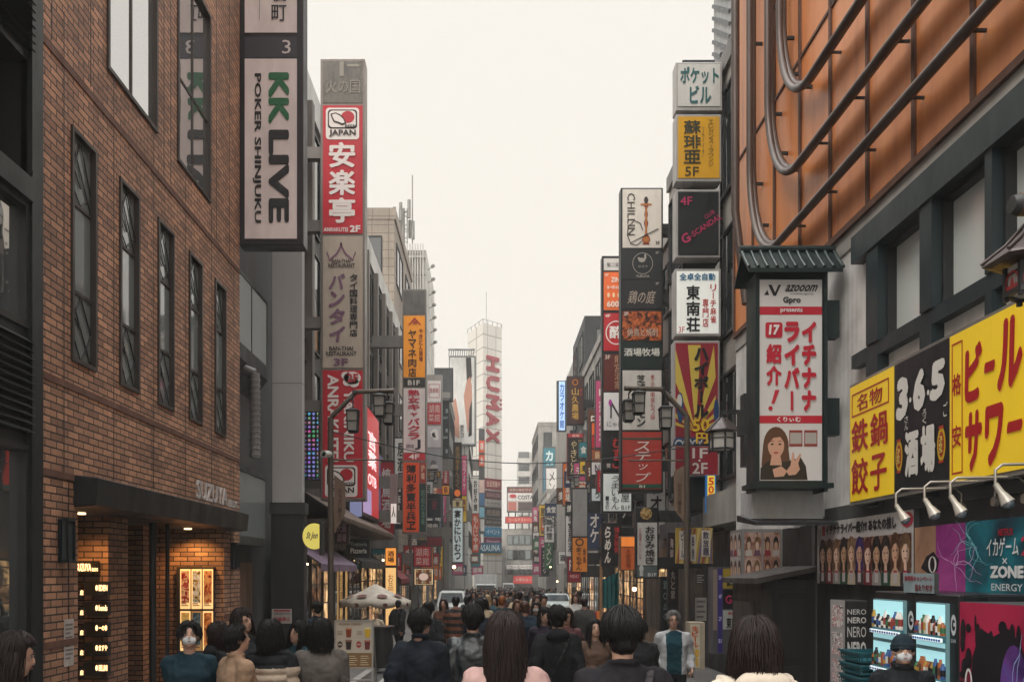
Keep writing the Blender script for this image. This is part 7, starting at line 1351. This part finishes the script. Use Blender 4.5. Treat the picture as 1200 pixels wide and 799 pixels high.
def person(px, ytop, d, yaw, label, top, bottom, hair=(HB, 'short'), arms=None, legs=None, lean=0, head=(0, 0, 0), fem=False, pad=.03, hem=.82, quilt=False, collar='low', extra=(), vox=.0105, group=None, skin=None, yoke=None, fat=1.0, shirt=None, pos=None, h=None, locks=260, shoes='#1a1a1c'):
    if pos is None: p = P(px, ytop, d); x, y, zt = p.x, d, p.z; z0 = gz(d) + (.12 if x < -2.75 or x > 3.35 else 0); h = (zt - z0)
    else: x, y, z0 = pos
    s = h / 1.76; sk = skin or SKIN; body = None; near = vox < .015
    sh = (.148 if fem else .166) * fat; sw = (.88 if fem else .95) * fat
    TL = Matrix.Translation((0, 0, .92)) @ Matrix.Rotation(R(-lean), 4, 'X') @ Matrix.Translation((0, 0, -.92))   # lean forward from the hips
    arms = arms or ((.05, .06, -.5), (.05, .0, -.5)); legs = legs or (0.0, 0.0)
    W, E, S3 = [], [], []
    for side, aw in ((1, arms[0]), (-1, arms[1])):
        S0 = TL @ Vector((side * sh, 0, 1.385)); w = S0 + Vector((side * aw[0], aw[1], aw[2])); pole = Vector((side * .22, -1, -.3)) if len(aw) < 4 else Vector(aw[3]); e, w = ik(S0, w, .29, .25, pole); W.append(w); E.append(e); S3.append(S0)
    hips = [Vector((side * .088, 0, .92)) for side in (1, -1)]; ank = [Vector((side * .085, st, .09 + abs(st) * .08 * (st < 0))) for side, st in ((1, legs[0]), (-1, legs[1]))]
    knee = [ik(a, b, .43, .42, (0, 1, 0))[0] for a, b in zip(hips, ank)]
    nk = TL @ Vector((0, -.01, 1.50)); hcn = TL @ Vector((0, .012, 1.625)); MH = Matrix.Translation(hcn) @ Matrix.Rotation(R(-head[0]), 4, 'Z') @ Matrix.Rotation(R(-head[1]), 4, 'X') @ Matrix.Rotation(R(head[2]), 4, 'Y')
    # --- body
    g = XG(Matrix()); gt = XG(TL); gh = XG(MH)
    loftz(gt, [(.84, .13 * sw, .095, 0), (.95, .14 * sw, .1, 0), (1.08, .115 * sw, .085, 0), (1.28, .14 * sw, .1, 0), (1.38, .13 * sw, .075, 0), (1.44, .07, .055, -.005)])
    limb(gt, [(0, -.012, 1.42), (0, -.005, 1.52)], [.056, .05]); limb(gt, [(-sh, 0, 1.385), (sh, 0, 1.385)], [.045, .045])
    gh.ball((0, -.008, .022), (.075, .093, .094), None, 16, 12); gh.ball((0, .016, -.04), (.058, .07, .078), None, 14, 10); gh.ball((0, .05, -.088), (.03, .025, .022), None, 10, 8); limb(gh, [(0, -.015, -.05), (0, -.03, -.14)], [.055, .052])
    gh.tube([(0, .08, .018), (0, .092, -.012), (0, .096, -.026)], [.008, .01, .013], None, 8); gh.ball((0, .093, -.028), .013, None, 8, 6)
    for q in (-1, 1): gh.ball((q * .077, -.006, -.008), (.011, .02, .032), None, 8, 6)
    for i in range(2):
        limb(g, [S3[i], E[i], W[i]], [.046, .037, .026]); limb(g, [hips[i], knee[i], ank[i]], [.075, .052, .036])
        a = ank[i]; limb(g, [a + Vector((0, -.04, -.045)), a + Vector((0, .13, -.06))], [.035, .028])
    G0 = Geo(); 
    for q in (g, gt, gh): o = len(G0.v); G0.v += q.v; G0.f += [tuple(i + o for i in f) for f in q.f]
    if not near:
        for i in range(2): G0.ball(W[i] + (W[i] - E[i]).normalized() * .06, .038, None, 8, 6); o = 0
    v, _, f = remesh(G0, vox); parts = [(v, f, sk)]
    if near:
        gg = Geo()
        for i, side in ((0, 1), (1, -1)):
            pn = Vector((-side, .2, 0)) if abs((W[i] - E[i]).normalized().z) > .6 else Vector((-side * .35, 0, 1)); hand(gg, W[i] - (W[i] - E[i]).normalized() * .01, W[i] - E[i], pn, -side if False else side * -1, .55)
        v, _, f = remesh(gg, .0042, 2); parts.append((v, f, sk))
    fg = XG(MH)
    for q in (-1, 1):
        fg.ball((q * .031, .077, .003), (.0125, .0075, .005), 0, 10, 6); fg.ball((q * .031, .0822, .003), (.0062, .0035, .0052), 1, 8, 6); fg.tube([(q * .014, .088, .021), (q * .032, .088, .026), (q * .048, .078, .021)], [.003, .0042, .002], 1, 6)
        fg.tube([(q * .016, .0845, .009), (q * .031, .0865, .0125), (q * .046, .078, .008)], .002, 1, 5)
    fg.tube([(-.021, .081, -.058), (0, .0885, -.06), (.021, .081, -.058)], [.003, .0058, .003], 2, 6)
    for mi_, mm in ((0, M('#b8aca4', .3, grime=0)), (1, M('#17100d', .3, grime=0)), (2, M('#8a4a42', .4, grime=0))):
        ff = [f for f, k in zip(fg.f, fg.m) if fg.mats[k] == mi_]; parts.append((fg.v, ff, mm))
    body = add_mesh('person', parts, None, None); body.location = (x, y, z0); body.rotation_euler = (0, 0, R(-yaw)); body.scale = (s, s, s)
    tag(body, label, 'person', group); ORG[body.name] = Vector((x, y, z0))
    # --- trousers
    g = Geo(); loftz(g, [(.8, .15 * sw, .115, 0), (.9, .168 * sw, .125, 0), (1.02, .15 * sw, .11, 0)])
    for i in range(2): limb(g, [hips[i] + Vector((0, 0, -.02)), knee[i], ank[i] + Vector((0, 0, .0))], [.098, .076, .066])
    v, nn, f = remesh(g, vox * 1.15); v = v + nn * (np.array([mnoise.noise(Vector(q) * 9) for q in v])[:, None] * .009); add_mesh('trousers', [(v, f, bottom)], body, None)
    for i in range(2):
        g = Geo(); a = ank[i]; limb(g, [a + Vector((0, -.045, -.045)), a + Vector((0, .05, -.04)), a + Vector((0, .15, -.058))], [.045, .046, .034]); v, _, f = remesh(g, max(vox, .012)); v[:, 2] = np.maximum(v[:, 2], .002); add_mesh('shoe', [(v, f, M(shoes, .5))], body, None)
    # --- jacket or coat
    g = XG(Matrix()); gt = XG(TL); pd = pad
    st = [(hem, .148 * sw + pd, .105 + pd, -.005), (.95, .15 * sw + pd, .105 + pd, 0), (1.1, .14 * sw + pd, .098 + pd * 1.1, 0), (1.28, .155 * sw + pd, .108 + pd, 0), (1.37, .15 * sw + pd * .6, .088 + pd * .8, -.004), (1.44, .085 + pd * .25, .066 + pd * .3, -.008), (1.475, .062 + pd * .15, .06 + pd * .15, -.01)]
    loftz(gt, st); limb(gt, [(-sh * .99, -.004, 1.385), (-.05, -.01, 1.452), (.05, -.01, 1.452), (sh * .99, -.004, 1.385)], [.05 + pd * .4, .045, .045, .05 + pd * .4])
    if collar in ('high', 'hood', 'shirt'):
        hgt = {'high': .05, 'hood': .02, 'shirt': .025}[collar]; n = 16; r0 = .068 if collar != 'hood' else .078
        for k in range(n): a = 2 * math.pi * k / n; a2 = 2 * math.pi * (k + 1) / n; gt.tube([(r0 * math.cos(a), r0 * math.sin(a) - .008, 1.475 + hgt * (.8 - .2 * math.sin(a))), (r0 * math.cos(a2), r0 * math.sin(a2) - .008, 1.475 + hgt * (.8 - .2 * math.sin(a2)))], .016 if collar != 'high' else .024, None, 6)
    if collar == 'hood': gt.ball((0, -.1, 1.45), (.13, .06, .08), None, 12, 8)
    for i in range(2):
        cw = W[i] - (W[i] - E[i]).normalized() * .015; limb(g, [S3[i], E[i], cw], [.056 + pd * .62, .048 + pd * .6, .036 + pd * .5])
    G0 = Geo()
    for q in (g, gt): o = len(G0.v); G0.v += q.v; G0.f += [tuple(i + o for i in f) for f in q.f]
    v, nn, f = remesh(G0, vox * 1.15, 4)
    wr = np.array([mnoise.noise(Vector((q[0] * 7, q[1] * 7, q[2] * 11))) + .5 * mnoise.noise(Vector((q[0] * 19, q[1] * 19, q[2] * 23))) for q in v])
    dsp = wr * (.013 if not quilt else .008)
    if quilt:
        dist = [np.linalg.norm(v - np.array(S3[i]), axis=1) for i in range(2)]; arm = np.abs(v[:, 0]) > sh + .012
        ph = np.where(arm, np.minimum(*dist) , v[:, 2]) / quilt * math.pi; dsp = dsp + (np.abs(np.sin(ph)) ** .6 - .6) * .03
    v = v + nn * dsp[:, None]; bits = [(v, f, top)]
    if yoke or shirt:
        fa = []; fb = []
        for q in f:
            c = v[list(q)].mean(0)
            hit = (c[2] > yoke[1] and True) if yoke else (c[1] > .04 and abs(c[0]) < .105 + .02 * (c[2] - 1.0) and c[2] < 1.6)
            (fb if hit else fa).append(q)
        bits = [(v, fa, top), (v, fb, (yoke or shirt)[0] if yoke else shirt)]
    add_mesh('jacket', bits, body, None)
    # --- hair
    hm, style = hair; g = XG(MH); big = 1.0
    if style != 'none':
        g.ball((0, -.018, .03), (.087, .098, .1), None, 18, 12); g.ball((0, -.045, -.03), (.072, .068, .075), None, 14, 10); g.ball((0, .03, .075), (.06, .05, .045), None, 12, 8)
        if style in ('bob', 'long', 'mid'):
            low = {'bob': -.12, 'mid': -.17, 'long': -.25}[style] if near and locks else {'bob': -.16, 'mid': -.24, 'long': -.42}[style]
            for q in np.linspace(-1, 1, 9):
                an = q * 1.9; cx, cy = .078 * math.sin(an), -.012 - .075 * math.cos(an); k = 1 + (.12 if style == 'long' else 0); g.tube([(cx, cy, .03), (cx * 1.08, cy * 1.05, -.08), (cx * 1.12 * k, cy * 1.15 - (.02 if low < -.2 else 0), low * .6), (cx * k, cy - (.05 if low < -.3 else .0), low)], [.025, .03, .03, .014], None, 8); g.ball((cx * k, cy - (.05 if low < -.3 else .0), low), .014, None, 6, 5)
        v, nn, f = remesh(g, max(vox, .009)); v = v + nn * (np.array([mnoise.noise(Vector((q[0] * 34, q[1] * 34, q[2] * 8)) + Vector((px, d, 0))) + .9 * mnoise.noise(Vector((q[0] * 13, q[1] * 13, q[2] * 6)) + Vector((d, px, 0))) for q in v])[:, None] * .0075)
        bits = [(v, f, hm)]
        if near and locks:
            lg = XG(MH); rn = random.Random(int(px * 7 + d * 13))
            for i in range(int(locks * 2.2)):
                ph = rn.uniform(-180, 180); front = abs(ph) < 58; th0 = rn.uniform(5, 50); t1 = rn.uniform(52, 70) if front else rn.uniform(95, 128); r = 1.0 + rn.random() ** 3 * .2 + (.08 * rn.random() if i % 25 == 0 else 0); pts = []; jit = rn.uniform(-26, 26); fl = rn.uniform(-.02, .07)
                for k in range(6):
                    t = R(th0 + (t1 - th0) * k / 5); a = R(ph + jit * k / 5); r = r + fl * (k > 3); pts.append(Vector((.09 * r * math.sin(t) * math.sin(a), -.014 + .1 * r * math.sin(t) * math.cos(a), .028 + .103 * r * math.cos(t))))
                if style in ('bob', 'long', 'mid') and not front:
                    low = {'bob': -.16, 'mid': -.26, 'long': -.44}[style] + rn.uniform(-.05, .06); last = pts[3]; pts = pts[:4]
                    for k in range(1, 5): f_ = k / 4; o_ = 1.06 + .14 * f_ + .05 * math.sin(f_ * 7 + ph * .05); pts.append(Vector((last.x * o_ + rn.uniform(-.006, .006), last.y * o_ + rn.uniform(-.006, .006) - (.04 * f_ if low < -.3 and last.y < 0 else 0), last.z + (low - last.z) * f_)))
                n_ = len(pts); lg.tube(pts, [.0014] + [.0022 + .0018 * rn.random()] * (n_ - 3) + [.0017, .0004], None, 4, cap=False)
            bits.append((lg.v, lg.f, hm))
        add_mesh('hair', bits, body, None)
    # --- extras
    for ex in extra:
        k = ex[0]
        if k == 'mask':
            g = XG(MH); g.ball((0, .036, -.048), (.06, .056, .046), None, 18, 12); g.ball((0, .06, -.03), (.03, .04, .03), None, 12, 8); v, _, f = remesh(g, .006); mm = M('#c9cbcc', .7, grime=0); g2 = XG(MH); [g2.tube([(q * .055, .05, -.02), (q * .08, .0, -.01)], .002, None, 4) for q in (-1, 1)]; add_mesh('face_mask', [(v, f, mm), (g2.v, g2.f, mm)], body, None)
        elif k == 'beanie':
            g = XG(MH); g.ball((0, -.014, .045), (.09, .103, .1), None, 18, 12); n = 20
            for q in range(n): a, a2 = 2 * math.pi * q / n, 2 * math.pi * (q + 1) / n; g.tube([(.082 * math.cos(a), -.012 + .094 * math.sin(a), .02), (.082 * math.cos(a2), -.012 + .094 * math.sin(a2), .02)], .017, None, 6); g.tube([(.082 * math.cos(a), -.012 + .095 * math.sin(a), .045), (.082 * math.cos(a2), -.012 + .095 * math.sin(a2), .045)], .016, None, 6)
            v, _, f = remesh(g, .008); v = v[:]; add_mesh('beanie', [(v, f, cloth(ex[1]))], body, None)
        elif k == 'glasses':
            g = XG(MH); mm = M('#17181a', .3, grime=0)
            for q in (-1, 1): g.tube([(q * .032 + .02 * math.cos(a * .6283), .098, .002 + .015 * math.sin(a * .6283)) for a in range(11)], .0022, mm, 5); g.tube([(q * .052, .096, .004), (q * .08, -.0, .006)], .002, mm, 4)
            g.tube([(-.012, .1, .004), (.012, .1, .004)], .002, mm, 4); add_mesh('glasses', [(g.v, g.f, mm)], body, None)
        elif k == 'strap':
            g = XG(TL); sd = ex[2]; n = 24; mm = cloth(ex[1]); pts = []
            for q in range(n + 1): a = 2 * math.pi * q / n; zz = 1.2 + .26 * math.cos(a) * 1.0; wd = .17 * sw + pd; pts.append((sd * (.0 + .15 * math.cos(a)) * .9 + 0, (.115 + pd) * math.sin(a) * (1.08), 1.17 + .29 * math.cos(a)))
            for a, c in zip(pts, pts[1:]): g.bar(a, c, .035, .012, mm)
            g.ball((-sd * .17, -.12, .93), (.1, .06, .12), mm, 12, 8); add_mesh('shoulder_bag', [(g.v, g.f, mm)], body, None)
        elif k == 'backpack':
            g = XG(TL); mm = cloth(ex[1]); loftz(g, [(1.0, .13, .06, -.2 - pd), (1.04, .15, .085, -.2 - pd), (1.3, .145, .08, -.19 - pd), (1.42, .1, .05, -.17 - pd)]); v, _, f = remesh(g, max(vox, .012)); add_mesh('backpack', [(v, f, mm)], body, None)
            g = XG(TL)
            for q in (-1, 1): g.tube([(q * .11, -.13 - pd, 1.05), (q * .13, .02, 1.1), (q * .125, .1 + pd, 1.25), (q * .11, .06, 1.44 + pd * .8), (q * .1, -.1, 1.45 + pd * .8), (q * .1, -.17, 1.4)], .018, mm, 6)
            add_mesh('backpack_strap', [(g.v, g.f, mm)], body, None)
        elif k in ('phone', 'paper'):   # held things stay things of their own
            mw = Matrix.Translation((x, y, z0)) @ Matrix.Rotation(R(-yaw), 4, 'Z') @ Matrix.Scale(s, 4); i = ex[1]; dv = (W[i] - E[i]).normalized(); c = mw @ (W[i] + dv * .12 + Vector((0, .0, .035)))
            r3 = Matrix.Rotation(R(-yaw), 3, 'Z'); fw = r3 @ Vector((0, .6, .8)); rt = r3 @ Vector((1, 0, 0)); nn = rt.cross(fw).normalized(); q = Geo(); a, b2, t = (.038, .078, .008) if k == 'phone' else (.1, .14, .002); mm = M('#15171a', .25) if k == 'phone' else M('#a9b8a8', .6)
            q.prism([c + rt * i2 * a + fw * j2 * b2 for i2, j2 in ((-1, -1), (1, -1), (1, 1), (-1, 1))], nn * t, mm); q.build('phone' if k == 'phone' else 'leaflet', None, ex[2], 'phone' if k == 'phone' else 'leaflet')
    return body
walkA = ((.05, .2, -.47), (.05, -.16, -.48)); walkB = ((.05, -.16, -.48), (.05, .2, -.47)); GN = 'people talking outside the brick entrance'; GW = 'people walking up the street'
black = cloth('#1b1d20'); navy = cloth('#1c2733'); jeans = cloth('#2c3440')
person(16, 741, 4.6, 60, 'person with dark shoulder-length hair in black at the left edge', black, black, (HD, 'mid'), fem=True, head=(10, 8, 0), locks=420)
person(222, 727, 7.3, 158, 'person in a white face mask and dark teal sweater looking at a phone', cloth('#15303a'), black, (HB, 'short'), arms=((-.1, .27, -.3), (.03, .1, -.48)), head=(4, -14, 0), pad=.035, extra=(('mask',), ('phone', 0, 'black phone in the hand of the masked person by the brick entrance')), group=GN, locks=320)
person(257, 728, 8.3, 55, 'person in a black hooded top with tied dark brown hair facing the menu case', cloth('#17181b'), black, (HD, 'mid'), arms=((-.05, .25, -.25), (.02, .2, -.3)), fem=True, head=(0, -18, 0), collar='hood', group=GN)
person(284, 712, 8.6, 128, 'person with long parted hair facing the group and holding a pale leaflet', cloth('#1e2326'), black, (HD, 'bob'), arms=((-.02, .3, -.18), (.0, .28, -.3)), head=(-8, -6, 6), extra=(('paper', 1, 'pale green leaflet held up by the long haired person'),), group=GN)
person(277, 731, 7.2, 48, 'person in a beige jacket seen in profile beside the white and black puffer', cloth('#9c8068'), black, (HB, 'short'), arms=((-.03, .18, -.42), (.02, .2, -.4)), head=(15, -14, 0), pad=.045, collar='shirt', group=GN, locks=320)
person(317, 725, 7.5, 4, 'person in a cream puffer jacket with black shoulders seen from behind', cloth('#b8a693'), black, (HB, 'bob'), arms=((-.02, .22, -.4), (-.02, .22, -.4)), head=(5, -8, 0), pad=.06, quilt=.085, yoke=(cloth('#15171b'), 1.33), collar='high', group=GN, locks=380)
person(350, 727, 8.7, 205, 'smiling person in a teal denim jacket with head tilted', cloth('#27434e'), jeans, (HB, 'mid'), arms=((.03, .2, -.4), (-.08, .26, -.36)), fem=True, head=(10, -4, -14), collar='shirt', extra=(('paper', 0, 'white leaflet in the hand of the smiling person'),), group=GN)
person(376, 724, 7.7, -14, 'person in a grey bomber jacket and blue jeans seen from behind', cloth('#5a5450'), cloth('#465762'), (HB, 'bob'), arms=((.0, .16, -.44), (-.04, .22, -.4)), head=(-6, -6, 0), pad=.06, hem=.93, collar='low', group=GN, locks=380)
person(371, 704, 14.5, -60, 'person in dark navy standing at the lit cafe door', navy, black, (HB, 'short'), head=(0, -5, 0))
person(441, 714, 20.5, 200, 'person in a beige cap and cream coat under the parasol', cloth('#b9aa94'), black, (HO, 'none'), extra=(('beanie', '#b8976e'),), hem=.7)
person(493, 713, 7.8, 16, 'person in a dark navy jacket walking ahead left of the leather jacket', cloth('#141b24'), black, (HB, 'short'), arms=walkA, legs=(.18, -.2), head=(28, 0, 0), pad=.06, hem=.74, group=GW, collar='high', locks=360)
person(554, 708, 8.0, 2, 'person in a black leather jacket with a dark cap seen from behind', M('#23272a', .32, grime=.2, bump=.3, scale=8), black, (HB, 'short'), arms=((.06, .02, -.5), (.06, .0, -.5)), legs=(-.15, .18), pad=.055, hem=.78, collar='shirt', group=GW, extra=(('beanie', '#15171a'),))
person(592, 717, 4.7, 3, 'person with very long dark brown hair in a pale pink coat seen from behind', cloth('#b89690'), black, (HD, 'long'), arms=((.03, .04, -.5), (.03, .04, -.5)), fem=True, pad=.05, hem=.6, group=GW, locks=900, fat=1.05, vox=.0095)
person(653, 709, 9.1, 0, 'person in black with a crossbody bag strap seen from behind', cloth('#131518'), black, (HB, 'short'), arms=((.07, .0, -.49), (.09, .04, -.46)), legs=(.16, -.16), pad=.045, hem=.76, extra=(('strap', '#2a2a2c', 1),), group=GW, collar='hood', locks=320)
person(729, 711, 4.35, -3, 'person with a black bowl haircut and dark coat filling the lower middle', cloth('#1d1a1f'), black, (HB, 'short'), arms=((.05, .05, -.5), (.05, .05, -.5)), pad=.05, hem=.6, extra=(('strap', '#3a3638', 1),), group=GW, collar='shirt', locks=700, vox=.0095)
person(697, 725, 10.3, 172, 'person in a brown wool coat walking towards the viewer holding a phone', cloth('#5a463a'), black, (HB, 'mid'), arms=((-.1, .24, -.3), (.02, .05, -.5)), fem=True, head=(0, -12, 0), pad=.05, hem=.5, extra=(('phone', 0, 'black phone held by the brown coated person'),), group=GW)
person(789, 715, 11.4, 186, 'grey haired person in a white open jacket and teal shirt standing by the lamp post', cloth('#a9aaac'), cloth('#15171b'), (HG, 'short'), arms=((.06, .1, -.43), (.06, .1, -.43)), head=(0, -4, 0), pad=.03, hem=.86, shirt=cloth('#123a44'), extra=(('glasses',),), fat=1.12, legs=(.04, -.04))
person(884, 723, 4.0, -4, 'person in a thick cream quilted jacket with dark brown hair at the lower right', cloth('#c9bcab'), black, (HD, 'bob'), arms=((.03, .12, -.48), (.04, .12, -.46)), pad=.085, quilt=.11, collar='hood', fem=True, hem=.76, group=GW, locks=700, vox=.0095)
person(1058, 743, 6.4, 188, 'person in a black beanie and white mask standing before the drink machines', cloth('#15191d'), black, (HB, 'none'), arms=((-.02, .22, -.38), (-.04, .24, -.36)), head=(8, -8, 0), pad=.06, extra=(('mask',), ('beanie', '#1a2a33'), ('phone', 1, 'black phone of the person in the beanie')), collar='high', hem=.78)
person(750, 727, 10.2, 184, 'person in a black coat mostly hidden behind the bowl haircut', black, black, (HB, 'short'), arms=((.03, .08, -.48), (-.03, .2, -.4)), hem=.6, pad=.05, group=GW)
mid = [(502, 705, 13.5, 4, 'person in a dark coat with backpack walking behind the navy jacket', '#17191c', HB, 'short', (('backpack', '#1f2224'),), .76),
 (520, 700, 18.5, 190, 'person in a brown patterned coat walking towards the viewer by the van', '#5a3a2c', HD, 'mid', (), .5), (534, 697, 18, 0, 'person in a rust and black striped sweater seen from behind', '#6a3a28', HB, 'short', (), .8),
 (547, 697, 21, 0, 'person in a charcoal jacket beyond the leather jacket', '#26282b', HB, 'short', (), .78), (563, 701, 13, 5, 'person in a dark blue coat right of the leather jacket', '#1c2430', HB, 'short', (), .6),
 (571, 696, 22, 0, 'blond person in a washed blue jacket in the crowd', '#3d5866', HL, 'mid', (), .8), (588, 697, 19, -4, 'person with dyed orange hair in a dark teal jacket', '#17303a', HO, 'short', (), .74),
 (609, 692, 23, 3, 'person in a bulky beige jacket in the middle of the crowd', '#b09a7c', HD, 'short', (), .78), (615, 703, 15, 0, 'person with brown hair in a quilted navy jacket seen from behind', '#1b2a38', HR, 'short', (), .76),
 (628, 704, 17, 184, 'person in a face mask and dark coat walking towards the viewer', '#24262a', HB, 'mid', (('mask',),), .55), (638, 711, 12.5, 176, 'person in a plum coloured jacket facing the viewer left of the crossbody bag', '#2a2430', HB, 'mid', (), .74),
 (664, 712, 12, 186, 'person in a dusty maroon jacket facing the viewer right of the crossbody bag', '#5e3c3e', HD, 'mid', (), .8), (637, 697, 24, 180, 'person in a grey coat with cropped hair facing the viewer', '#3a3a3c', HB, 'short', (), .6), (678, 700, 26, 180, 'person in a black jacket beside the stall counter', '#1a1a1d', HB, 'short', (), .76), (467, 702, 22, 30, 'person in black with a backpack by the lit doorway', '#17181a', HB, 'short', (('backpack', '#121416'),), .78)]
for i, (px, yt, d, yw, lb, c, hm, hs, ex, hem) in enumerate(mid):
    tp = cloth(c)
    if 'striped' in lb:
        def stripes(t, b):
            co = N(t, 'ShaderNodeTexCoord'); w = N(t, 'ShaderNodeTexWave'); w.bands_direction = 'Z'; w.inputs['Scale'].default_value = 2.2; w.inputs['Distortion'].default_value = .6; cr = N(t, 'ShaderNodeValToRGB'); cr.color_ramp.interpolation = 'CONSTANT'; cr.color_ramp.elements[0].color = (.015, .014, .014, 1); cr.color_ramp.elements[1].position = .5; cr.color_ramp.elements[1].color = (.17, .06, .032, 1); t.links.new(co.outputs['Object'], w.inputs['Vector']); t.links.new(w.outputs[0], cr.inputs[0]); t.links.new(cr.outputs[0], b.inputs['Base Color']); b.inputs['Roughness'].default_value = .9
        tp = named('striped_knit', stripes)
    person(px, yt, d, yw, lb, tp, cloth(['#1a1c20', '#2c3440', '#1f1f22'][i % 3]), (hm, hs), arms=walkA if i % 2 else walkB, legs=(.2, -.2) if i % 2 else (-.2, .2), extra=ex, hem=hem, pad=.05, fem=hs == 'mid', vox=.014, group=GW, locks=0 if d > 14 else 160)
# --- the distant crowd: a few figures copied with other clothes
protos = []
for k, (c, hm, hs, hem, fm) in enumerate((('#1b1d20', HB, 'short', .76, 0), ('#1b1d20', HB, 'mid', .5, 1), ('#1b1d20', HB, 'short', .6, 0), ('#1b1d20', HD, 'long', .74, 1))):
    protos.append(person(0, 0, 30, 0, 'walker in the distant crowd', cloth(c), black, (hm, hs), arms=walkA if k % 2 else walkB, legs=(.2, -.2) if k % 2 else (-.2, .2), hem=hem, pad=.05, fem=bool(fm), vox=.024, pos=(0, 30, 0), h=1.7, locks=0))
pal = [('#191b1f', 'black coat'), ('#1c2633', 'navy jacket'), ('#2c2e31', 'charcoal jacket'), ('#3c3a38', 'grey jacket'), ('#6a5844', 'tan coat'), ('#a8977e', 'beige jacket'), ('#4a2a28', 'maroon jacket'), ('#b4b0aa', 'white jacket'), ('#2a3a3c', 'dark teal jacket')]
rn = random.Random(21); placed = []; tries = 0
def keep(x, y):
    if -3.2 < x < -1.0 and 42 < y < 49: return False
    if -2 < x < 1 and 84 < y < 93: return False
    if 2.6 < x < 5.6 and 51 < y < 57.5: return False
    if 1.2 < x < 3.9 and 116 < y < 124: return False
    q = VX + x * F / y
    if (503 < q < 549 and y < 44) or (641 < q < 672 and y < 52): return False
    return all((x - a) ** 2 + ((y - b) * .8) ** 2 > .5 for a, b in placed)
used = set()
while len(placed) < 185 and tries < 9000:
    tries += 1; y = 17 + 118 * rn.random() ** 1.6; f_ = (y - 17) / 118
    px = rn.uniform(512 + 62 * f_, 692 - 52 * f_); x = (px - VX) * y / F
    if y < 24 and (px < 560 or rn.random() < .3) or not keep(x, y): continue
    placed.append((x, y)); k = rn.randrange(4); pr = protos[k]; c, nm = rn.choices(pal, [6, 5, 4, 4, 3, 3, 2.5, 3, 2.5])[0]; away = rn.random() < .6
    o = pr if k not in used else copy_tree(pr); used.add(k); o.location = (x, y, gz(y)); o.rotation_euler = (0, 0, R(rn.uniform(-12, 12) + (0 if away else 180))); q = rn.uniform(.93, 1.06) * 1.7 / 1.76; o.scale = (q, q, q)
    o['label'] = f"{'long haired' if k in (1, 3) else 'short haired'} person in a {nm} {'walking away' if away else 'walking this way'} within the distant crowd"; o['group'] = 'distant crowd filling the street'
    for ch in o.children:
        if ch.name.startswith('jacket'):
            ch.material_slots[0].link = 'OBJECT'; ch.material_slots[0].material = cloth(c)
        if ch.name.startswith('hair'): ch.material_slots[0].link = 'OBJECT'; ch.material_slots[0].material = rn.choices([HB, HD, HR, HL], [8, 4, 2, .6])[0]
bpy.data.objects.remove(_fo)
for o in scene.objects:
    if o.get('label') and not 4 <= len(o['label'].split()) <= 16: print('LABEL LEN', o.name, o['label'])
